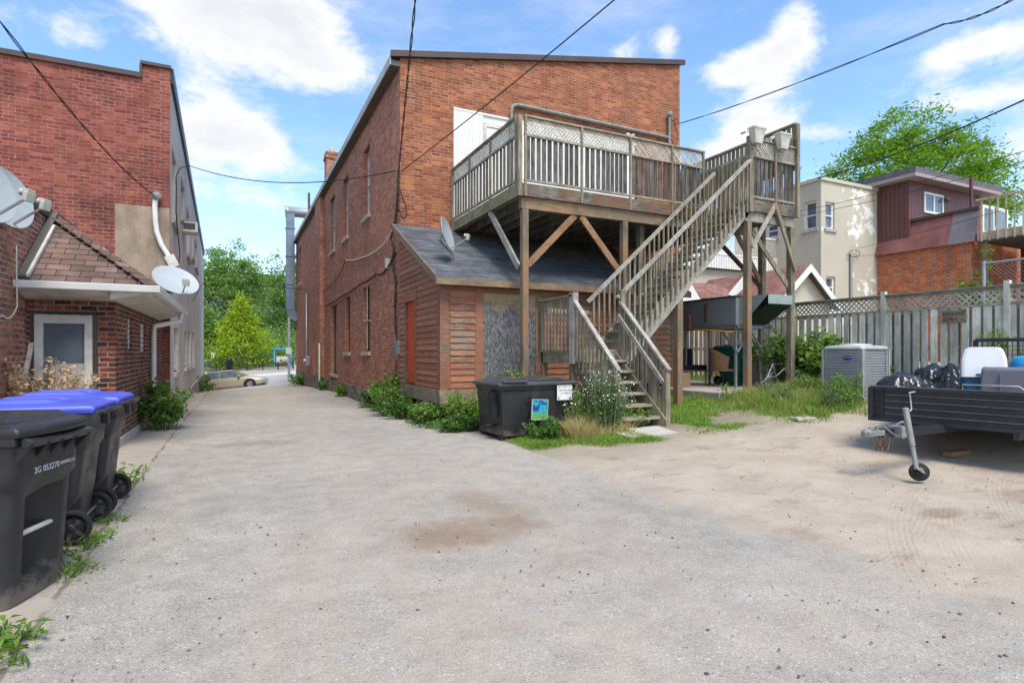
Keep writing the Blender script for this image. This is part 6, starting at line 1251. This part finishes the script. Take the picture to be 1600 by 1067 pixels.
# street trees
p = atd(374,585,58); tree('young_maple_tree', 'young lime green maple tree in the middle of the alley view', (p.x,p.y,p.z), 8, (.1,0,4.0), (3.2,2.8,4.0), 340, 34, .24, 'leaf_lime', .11, cl_r=.75, cone=True, floor=-.8)
G_ = 'trees on the slope across the street'
for lab, px, yb, d, h, cz, rx, rz, mat, ncl in (
    ('tall dark green tree with the highest crown behind the lime green maple',362,560,78,15,10.2,4.2,5.2,'leaf_far2',270),
    ('tall green tree half hidden by the corner of the stucco building',326,565,74,14,8.6,3.2,4.6,'leaf_far2',190),
    ('green tree rising beside the blue grey duct',456,560,84,17,9.2,3.0,6.0,'leaf_far2',200),
    ('low dark tree between the lime green maple and the duct',418,562,88,8,3.6,4.2,3.0,'leaf_far',240),
    ('grey green spruce like tree behind the lime green maple on its left',335,568,72,8,4.0,3.4,4.0,'leaf_spruce',280),
    ('grey green tree low behind the lime green maple on its right',410,565,92,9,4.6,3.6,4.2,'leaf_spruce',260),
    ('round green tree far up the slope near the pale blue house',447,548,112,9,5.0,5.2,3.6,'leaf_far2',220),
    ('bushy green tree at the foot of the slope by the stucco building',318,572,66,6,3.6,2.2,3.2,'leaf_far2',160)):
    q = atd(px, yb, d); tree('broadleaf_tree', lab, (q.x,q.y,q.z), h, (0,0,cz), (rx,rx*.8,rz), ncl, 34, .38, mat, .28, group=G_, cl_r=1.35, floor=-.85)
# scrub on the slope as one mass
xs = rng.uniform(-26,22,9000); ys = rng.uniform(62,100,9000); Z_ = gz(xs,ys); C_ = np.stack([xs,ys,Z_+rng.uniform(0,1.6,9000)*(.4+.6*np.abs(np.sin(xs*.7+ys*.4)))],1); V_, F_ = leafquads(np.repeat(C_,5,0)+rng.normal(size=(45000,3))*.35, .34); o = npmesh('slope_undergrowth', V_, F_, 'leaf_far'); tag(o, 'green undergrowth covering the slope across the street', 'undergrowth', kind='stuff')
p = atd(440,556,72); fl_ = thing('flowering_shrub', 'shrub with orange flowers below the wooden fence', 'shrub', p); V_, F_ = leafquads(rng.normal(size=(500,3))*[1.3,.6,.35]+[0,0,.5], .22); npmesh('foliage', V_, F_, 'leaf_far2', fl_); V_, F_ = leafquads(rng.normal(size=(160,3))*[.9,.5,.25]+[0,0,1.0], .26); npmesh('flowers', V_, F_, 'flower_orange', fl_)
# -------- yard plants
def plant(name, label, x, y, h, r, nst, nl, ls, mat, cat='weed', group=None, stem='stem', flowers=0, lean=.25, aspect=.55, z0=None, flmat='flower', top=.15):
    z = g(x,y) if z0 is None else z0; t = thing(name, label, cat, (x,y,z), 0, group); m_ = MB(); LC = []; FC = []
    for i in range(nst):
        a = random.uniform(0,2*PI); q = random.random()**.6*r; bx_, by_ = q*math.cos(a)*.55, q*math.sin(a)*.55; hh = h*random.uniform(.55,1.0)*(1-.25*q/r); tx, ty_ = q*math.cos(a)+random.gauss(0,lean*.3*h), q*math.sin(a)+random.gauss(0,lean*.3*h)
        b0, b1, b2 = Vector((bx_,by_,-.03)), Vector(((bx_+tx)/2,(by_+ty_)/2,hh*.6)), Vector((tx,ty_,hh)); m_.tube([b0,b1,b2], .006+.004*h, 5, False, .003)
        for k in range(nl):
            f = random.uniform(top,1)**.8; p_ = (b0.lerp(b1, f*2) if f < .5 else b1.lerp(b2, f*2-1)); LC.append(p_+Vector((random.gauss(0,ls*.6),random.gauss(0,ls*.6),random.gauss(0,ls*.25))))
        for k in range(flowers): FC.append(b2+Vector((random.gauss(0,.05),random.gauss(0,.05),random.gauss(0,.05))))
    m_.build('stems', stem, t); V_, F_ = leafquads(np.array([tuple(v) for v in LC]), ls, .9, aspect); npmesh('foliage', V_, F_, mat, t)
    if flowers: V_, F_ = leafquads(np.array([tuple(v) for v in FC]), .028, 2., .9); npmesh('flowers', V_, F_, flmat, t)
    return t
WG = 'weeds along the brick building and the lean-to'
for lab, x, y, h, r, n_, ls, mat in (
    ('tall leafy weed climbing at the join of the brick wall and the lean-to door', 3.72,14.9,1.15,.55,34,.12,'leaf_weed'),
    ('leafy weed clump under the red door of the lean-to', 3.55,13.7,.75,.55,30,.11,'leaf_mid'),
    ('dark ivy like clump below the corner of the lean-to siding', 3.5,12.7,.5,.55,34,.09,'leaf_dark'),
    ('green weeds at the near corner of the lean-to piers', 3.75,11.6,.5,.5,34,.09,'leaf_mid'),
    ('spindly pale weeds in front of the lean-to corner next to the waste container', 4.15,10.75,.85,.42,30,.07,'leaf_weed'),
    ('low dark weeds at the left foot of the waste container', 3.9,10.1,.35,.42,28,.08,'leaf_dark'),
    ('clump of weeds on the rubble foundation below the nearest alley windows', 3.72,16.6,.6,.4,26,.11,'leaf_dark'),
    ('small weed by the blocked door in the alley', 3.75,22.5,.5,.3,14,.11,'leaf_mid'),
    ('small weed below the pilaster of the brick building', 3.75,27.5,.55,.35,14,.12,'leaf_mid'),
    ('weed at the far street corner of the brick building', 3.7,37.5,.9,.6,18,.17,'leaf_mid')): plant('weed_clump', lab, x, y, h, r, n_, 34, ls, mat, group=WG)
p = onZ(918,690,.06); plant('flowering_weed', 'tall weed with small white flowers at the left side of the wooden stairs', 5.72,8.1,1.25,.42,60,34,.05,'leaf_grey',flowers=5, lean=.15)
plant('flowering_weed', 'shorter pale flowering weed leaning on the right end of the waste container', 5.45,8.45,1.0,.25,26,26,.045,'leaf_weed',flowers=4, lean=.12)
plant('broad_leaved_weed', 'dark broad leaved weed in front of the printed sign', 4.62,8.12,.45,.32,26,22,.09,'leaf_dark')
plant('broad_leaved_weed', 'green weed growing under the lower steps of the stairs', 6.6,8.35,.42,.4,24,22,.07,'leaf_mid')
plant('leafy_weed', 'yellow green weed growing through beside the lower landing', 5.55,10.9,1.3,.4,24,26,.08,'leaf_weed', flowers=2)
plant('sapling', 'small pale sapling growing at the edge of the concrete slab', 9.75,9.15,.62,.15,5,16,.07,'leaf_weed')
plant('vine_bush', 'large leafy vine bush covering the board fence behind the landing post', 13.2,10.0,1.6,1.25,90,32,.16,'leaf_mid',cat='bush',aspect=.8)
plant('vine_bush', 'darker leafy bush between the vine bush and the air conditioner unit', 13.1,8.5,1.05,.8,60,30,.11,'leaf_dark',cat='bush',aspect=.7)
plant('weed_clump', 'tall thin weeds in front of the air conditioner unit', 10.7,7.1,.75,.5,40,26,.05,'leaf_weed')
plant('climbing_weed', 'climbing weed on the board fence right of the small wooden sign', 13.85,6.0,1.45,.22,12,34,.07,'leaf_weed',z0=.9)
plant('climbing_weed', 'climbing weed on the board fence behind the white cooler', 13.85,5.35,1.15,.2,10,34,.07,'leaf_weed',z0=.9)
plant('creeper', 'green creeper hanging in the shade below the timber balcony', 26.8,12.3,5.0,.5,14,60,.22,'leaf_mid',cat='creeper')
plant('creeper', 'leafy shrub showing through the chain link fence', 17.3,7.3,2.6,1.0,30,50,.12,'leaf_mid',cat='shrub')
p = onZ(263,664,.03); plant('shrub', 'leafy green shrub at the foot of the white downpipe of the porch', -1.22,12.6,1.0,.42,36,34,.11,'leaf_mid',cat='shrub',aspect=.7)
plant('weed_clump', 'small weeds at the street corner of the stucco building', -1.45,34.,1.0,.5,16,30,.16,'leaf_mid')
plant('dried_shrub', 'dry brown shrub in front of the white porch door', -2.22,9.5,1.5,.42,55,30,.062,'leaf_dry',cat='shrub',stem='dead_stem',aspect=.6,top=.62)
tag(MB().bar((-2.5,9.0,.05),(-2.45,9.75,1.62),.05,.03).build('wood_stake', 'dead_stem'), 'pale wooden stake leaning by the dry shrub and the brick wall', 'stake')
for k, (x, y, s_) in enumerate(((-1.02,3.62,1.),(-.98,4.75,.6),(-1.05,5.3,.5),(-1.15,7.6,.9),(-.95,6.0,.3),(-.93,5.55,.35))):
    plant('verge_weed', ['flat dandelion rosette at the bottom left corner','small grass tuft on the verge beside the numbered cart','small weeds at the wheel of the first blue lidded cart','leafy weed behind the last blue lidded cart','tiny weed between the cart wheels','tiny weed near the seam of the tarmac'][k], x, y, .10*s_+.03 if k != 3 else .25, .2*s_+.08, int(16*s_)+6, 8, .07*s_+.025, 'leaf_weed', group='weeds on the left verge', lean=.6, aspect=.3, top=0)
# -------- grass
for k_ in range(14):
    x_ = random.uniform(9.2,13.2); y_ = random.uniform(6.4,9.0)
    if abs(x_-11.55) > .7 or abs(y_-7.45) > .7: plant('weed_clump', ['tall weed standing in the grass by the board fence','leafy weed standing in the grass by the board fence'][k_%2], x_, y_, random.uniform(.35,.65), .22, 12, 20, .055, ['leaf_weed','leaf_grey'][k_%2], group='weeds standing in the tall grass')
def blades(name, label, pts, h, w_, mat, lean=.4):
    n = len(pts); x, y = pts[:,0], pts[:,1]; z = gz(x,y); B0 = np.stack([x,y,z-.01],1); a = rng.uniform(0,2*PI,n); s_ = np.stack([np.cos(a),np.sin(a),np.zeros(n)],1); hh = h*rng.uniform(.4,1.15,n)[:,None]*(pts[:,2:3] if pts.shape[1] > 2 else 1)
    ln = rng.normal(size=(n,3))*lean*hh; ln[:,2] = 0; w2 = w_*rng.uniform(.6,1.3,n)[:,None]; mid_ = B0+ln*.35+np.array([0,0,1])*hh*.55; tip = B0+ln+np.array([0,0,1])*hh*.95
    V_ = np.stack([B0-s_*w2,B0+s_*w2,mid_+s_*w2*.8,mid_-s_*w2*.8,tip+s_*w2*.12,tip-s_*w2*.12],1).reshape(-1,3); i = np.arange(n)*6
    F_ = np.concatenate([np.stack([i,i+1,i+2,i+3],1), np.stack([i+3,i+2,i+4,i+5],1)]); return tag(npmesh(name, V_, F_, mat), label, 'grass', kind='stuff')
def scatter(n, x0, x1, y0, y1, fn_):
    x = rng.uniform(x0,x1,n); y = rng.uniform(y0,y1,n); d = np.array([fn_(a,b) for a,b in zip(x,y)]); k = rng.random(n) < d; return np.stack([x[k],y[k],.35+.65*np.clip(d[k],0,1)],1)
def sm(v, a, b): t_ = min(1,max(0,(v-a)/(b-a))); return t_*t_*(3-2*t_)
def notslab(x, y): return 0 if (x > 9.6 and y > 9.25) else 1
def d_tall(x, y): n_ = nz(x,y,.8)*.9+nz(x,y,2.7,3)*.4; return sm(y+n_-.45*(x-9.5)*.0, 6.2, 7.3)*sm(x+n_*.5, 8.6, 10.0)*notslab(x,y)
def d_patch(x, y): n_ = nz(x,y,.75,9)+nz(x,y,2.3,4)*.5; e_ = sm(y+n_*1.0, 5.6, 8.4)*sm(x, 6.6, 7.6); return e_*sm(n_+.25*(y-7.5), -.12, .35)*notslab(x,y)
def d_strip(x, y): n_ = nz(x,y,1.6,2)*.5; yb = 7.9-.32*(x-3.9); return sm(y+n_*.5, yb-.35, yb+.1)*sm(8.7-y, 0, .4)*sm(x,3.9,4.3)*(1-sm(x,5.9,6.4))
blades('tall_grass', 'tall bright green grass in front of the air conditioner unit and fence', scatter(60000,8.4,14.0,5.6,9.9,d_tall), .27, .006, 'blade_green')
blades('tall_grass', 'uncut grass behind the slab along the board fence', scatter(9000,13.0,14.05,-1,16,lambda x,y: .7), .25, .006, 'blade_green')
blades('straw_blades', 'dry blades standing among the green grass by the fence', scatter(9000,8.4,14.0,5.6,9.9,d_tall), .36, .004, 'blade_dry')
blades('grass_patches', 'patchy short grass spreading over the sand by the stairs', scatter(70000,6.5,10.8,5.2,11,d_patch), .09, .007, 'blade_green', .7)
blades('grass_strip', 'low green grass strip in front of the waste container and stairs', scatter(26000,3.8,6.5,6.9,8.8,d_strip), .10, .006, 'blade_green', .6)
blades('dry_grass', 'dry straw coloured tall grass between the waste container and the stairs', scatter(6500,4.9,6.1,7.75,8.5,lambda x,y: .35+.65*sm(nz(x,y,2.2),-.2,.3)), .42, .004, 'blade_dry', .45)
def clover(name, label, pts, ls, mat): V_, F_ = leafquads(np.stack([pts[:,0],pts[:,1],gz(pts[:,0],pts[:,1])+rng.uniform(.01,.10,len(pts))*pts[:,2]],1), ls, 1.5, .8); return tag(npmesh(name, V_, F_, mat), label, 'ground cover', kind='stuff')
clover('ground_cover', 'low broad leaved ground cover on the sand near the slab', scatter(26000,6.5,11.2,5.6,10.5,lambda x,y: d_patch(x,y)*sm(nz(x,y,1.3,6),-.1,.3)), .045, 'leaf_weed')
clover('ground_cover', 'leafy ground cover along the foot of the lean-to', scatter(9000,3.1,4.4,9.9,17.5,lambda x,y: sm(x+nz(x,y,1.5)*.35,3.25,3.6)*sm(4.6-x,0,.3)), .06, 'leaf_dark')
# -------- loose stones and crumbs on the tarmac
n = 3000; x = rng.uniform(-1.5,9,n); y = 1.0+rng.exponential(3.2,n); k = (y < 16)&~((x>4.2)&(y>8)); x, y = x[k], y[k]; n = len(x); z = gz(x,y); r_ = rng.exponential(.0035,n)+.0025; r_ = np.minimum(r_*.75,.010)
base8 = np.array([(-1,-.8,-.3),(1,-1,-.3),(.9,1,-.3),(-1,.8,-.3),(-.6,-.5,.6),(.6,-.6,.7),(.5,.6,.55),(-.5,.5,.65)]); a = rng.uniform(0,2*PI,n); ca, sa = np.cos(a)[:,None], np.sin(a)[:,None]; bb = base8[None]*rng.uniform(.6,1.2,(n,8,1)); V_ = np.stack([bb[...,0]*ca-bb[...,1]*sa, bb[...,0]*sa+bb[...,1]*ca, bb[...,2]*.7],-1)*r_[:,None,None]+np.stack([x,y,z+.004],1)[:,None,:]
F_ = (np.array([(3,2,1,0),(4,5,6,7),(0,1,5,4),(1,2,6,5),(2,3,7,6),(3,0,4,7)])[None]+8*np.arange(n)[:,None,None]).reshape(-1,4)
t = NT('pebble', .9, 0, .1); t.col(t.mix(t.rng(t.rnd, .5, 1, 0, 1, False), (.09,.08,.075), (.34,.31,.28)))
tag(npmesh('loose_gravel', V_.reshape(-1,3), F_, 'pebble'), 'loose grit and small dark stones scattered over the tarmac and sand', 'gravel', kind='stuff')
# ================================================================== CABLES
def cable(label, pts, r=.012, mat='cable', sag=0., name='overhead_cable', n=24, tw=0, group=None, cat='cable'):
    P = [Vector(p) for p in pts]; out = []
    for i in range(len(P)-1):
        for k in range(n):
            f = k/n; q = P[i].lerp(P[i+1], f)
            if sag: q.z -= sag*4*f*(1-f)
            out.append(q)
    out.append(P[-1]); m_ = MB()
    if tw:
        for ph in (0, PI): m_.tube([q+Vector((math.cos(j*tw+ph)*r*1.1, 0, math.sin(j*tw+ph)*r*1.1)) for j, q in enumerate(out)], r*.75, 6)
    else: m_.tube(out, r, 6)
    return tag(m_.build(name, mat), label, cat, group)
OG = 'overhead cables'
corner = Vector((XW-.05,YR-.06,onY(625,268,YR-.06).z))
cable('overhead cable falling from the top left corner to the weatherhead of the left building', [atd(-40,-20,6.5), WHEAD+Vector((-.05,-.05,0))], .011, sag=.22, tw=.5, n=60, group=OG)
cable('twisted cable dropping almost straight down to the corner of the brick building', [atd(655,-60,8.5), corner], .014, sag=-.02, tw=.5, n=70, group=OG)
cable('thin straight cable from the top centre to the corner of the brick building', [atd(990,-25,9), corner+Vector((.06,0,0))], .012, sag=.05, group=OG)
tq = Vector((A0.x+.12, A0.y+4.0, onX(290,258,A0.x+.1).z))
sa_, zq = T(289, 258); wq = Vector((A0.x+AD.x*sa_+.1, A0.y+AD.y*sa_, zq)); cable('cable sagging across the alley between the two buildings', [corner+Vector((-.08,0,0)), wq], .014, sag=.45, group=OG)
def tp(px, py, off=.08): s_, z_ = T(px, py); return Vector((A0.x+AD.x*s_+off, A0.y+AD.y*s_, z_))
cable('black cable looping down the alley side of the stucco building', [wq, tp(277,262), tp(269.5,275), tp(270,300), tp(269.5,330), tp(272,360), tp(276,395), tp(274,415)], .014, n=5, name='wall_cable')
cable('thick cable running from the brick building towards the top right corner', [onY(1052,196,YR-.1), atd(1475,38,9.0), atd(1620,-25,7.6)], .010, sag=.10, tw=.22, n=70, group=OG)
cable('upper cable crossing in front of the big tree', [atd(1262,282,26), atd(1640,138,14)], .022, sag=.25, group=OG)
cable('thin cable below it passing the brown sided house window', [atd(1245,331,24), atd(1640,224,14)], .009, sag=.12, group=OG)
cable('lower of the two thin cables passing the brown sided house window', [atd(1245,338,24), atd(1640,241,14)], .009, sag=.12, group=OG)
cable('thin cable from the cream house wall to the timber balcony', [onY(1335,388,CY-.1), atd(1400,372,22), atd(1620,312,15)], .008, sag=.05, group=OG)
cable('thin cable low on the cream house wall reaching the brick house', [onY(1322,398,CY-.1), onY(1334,402,CY-.1), atd(1380,396,22)], .008, group=OG, n=6)
lp_ = [onY(1335+9*math.cos(a), 396+5*math.sin(a), CY-.1) for a in np.linspace(0,4*PI,22)]; cable('coil of cable hanging on the cream house wall', lp_, .012, n=2, name='cable_coil')
cable('cable crossing the alley view low from the oval dish to the brick wall', [tp(297,470), tp(305,443,.3), tp(312,436,.4), xp(445,449,.5) if False else atd(445,449,28), xp(478,452,.1), xp(496,455,.06)], .014, sag=.03, n=10, group=OG)
cable('drooping bundle of black cables along the alley side of the brick building', [xp(618,395,.05), xp(600,425,.06), xp(588,428,.06), xp(562,444,.06), xp(535,462,.05), xp(507,478,.05)], .03, sag=.05, n=8, name='wall_cable')
cable('pale cable strung along the alley side of the brick building above the bundle', [xp(613,358,.05), xp(596,385,.05), xp(566,402,.05), xp(540,406,.05)], .018, 'cable_white', sag=.05, n=8, name='wall_cable')
cable('black cable sloping down to the pilaster of the brick building', [xp(540,406,.05), xp(528,432,.05), xp(510,452,.05), xp(496,455,.05)], .018, sag=.05, n=8, name='wall_cable')
cable('vertical black cable bundle at the corner of the brick building above the lean-to roof', [corner, xp(622,300,.06), xp(620,330,.05), xp(617,352,.06)], .022, n=10, tw=1.1, name='wall_cable')
cable('tangled black cables beside the lean-to down to the small grey box', [xp(617,352,.06), xp(611,372,.07), xp(616,392,.06), xp(613,410,.07), xp(619,440,.05), xp(617,480,.05), xp(620,535,.05)], .02, sag=.0, n=8, tw=.5, name='wall_cable')
cable('cable coil hanging at the corner of the brick building', [corner+Vector((.02,-.05,-.5)), corner+Vector((.16,-.08,-.9)), corner+Vector((.2,-.08,-1.15)), corner+Vector((.08,-.08,-1.25)), corner+Vector((.0,-.05,-1.0))], .016, n=6, sag=.01, name='cable_coil')
cable('thin cable from the small grey box down to the weeds', [xp(619,562,.05), xp(617,590,.05), xp(618,612,.05)], .012, n=4, name='wall_cable')
q = onY(1046,183,YR-.12); cable('looping wires at the service mast on the rear wall', [q, q+Vector((.15,-.05,-.1)), q+Vector((.3,-.05,-.5)), q+Vector((.28,0,-.9)), q+Vector((.05,0,-.7))], .012, sag=.05, n=8, name='wall_cable')
cable('white wires dangling at the end of the porch gutter', [Vector((XA+.06,9.6,2.9)), Vector((XA+.08,9.55,2.1)), Vector((XA+.04,9.2,1.95)), Vector((XA+.03,8.6,2.15))], .008, 'cable_white', sag=.08, n=8, name='wall_cable')
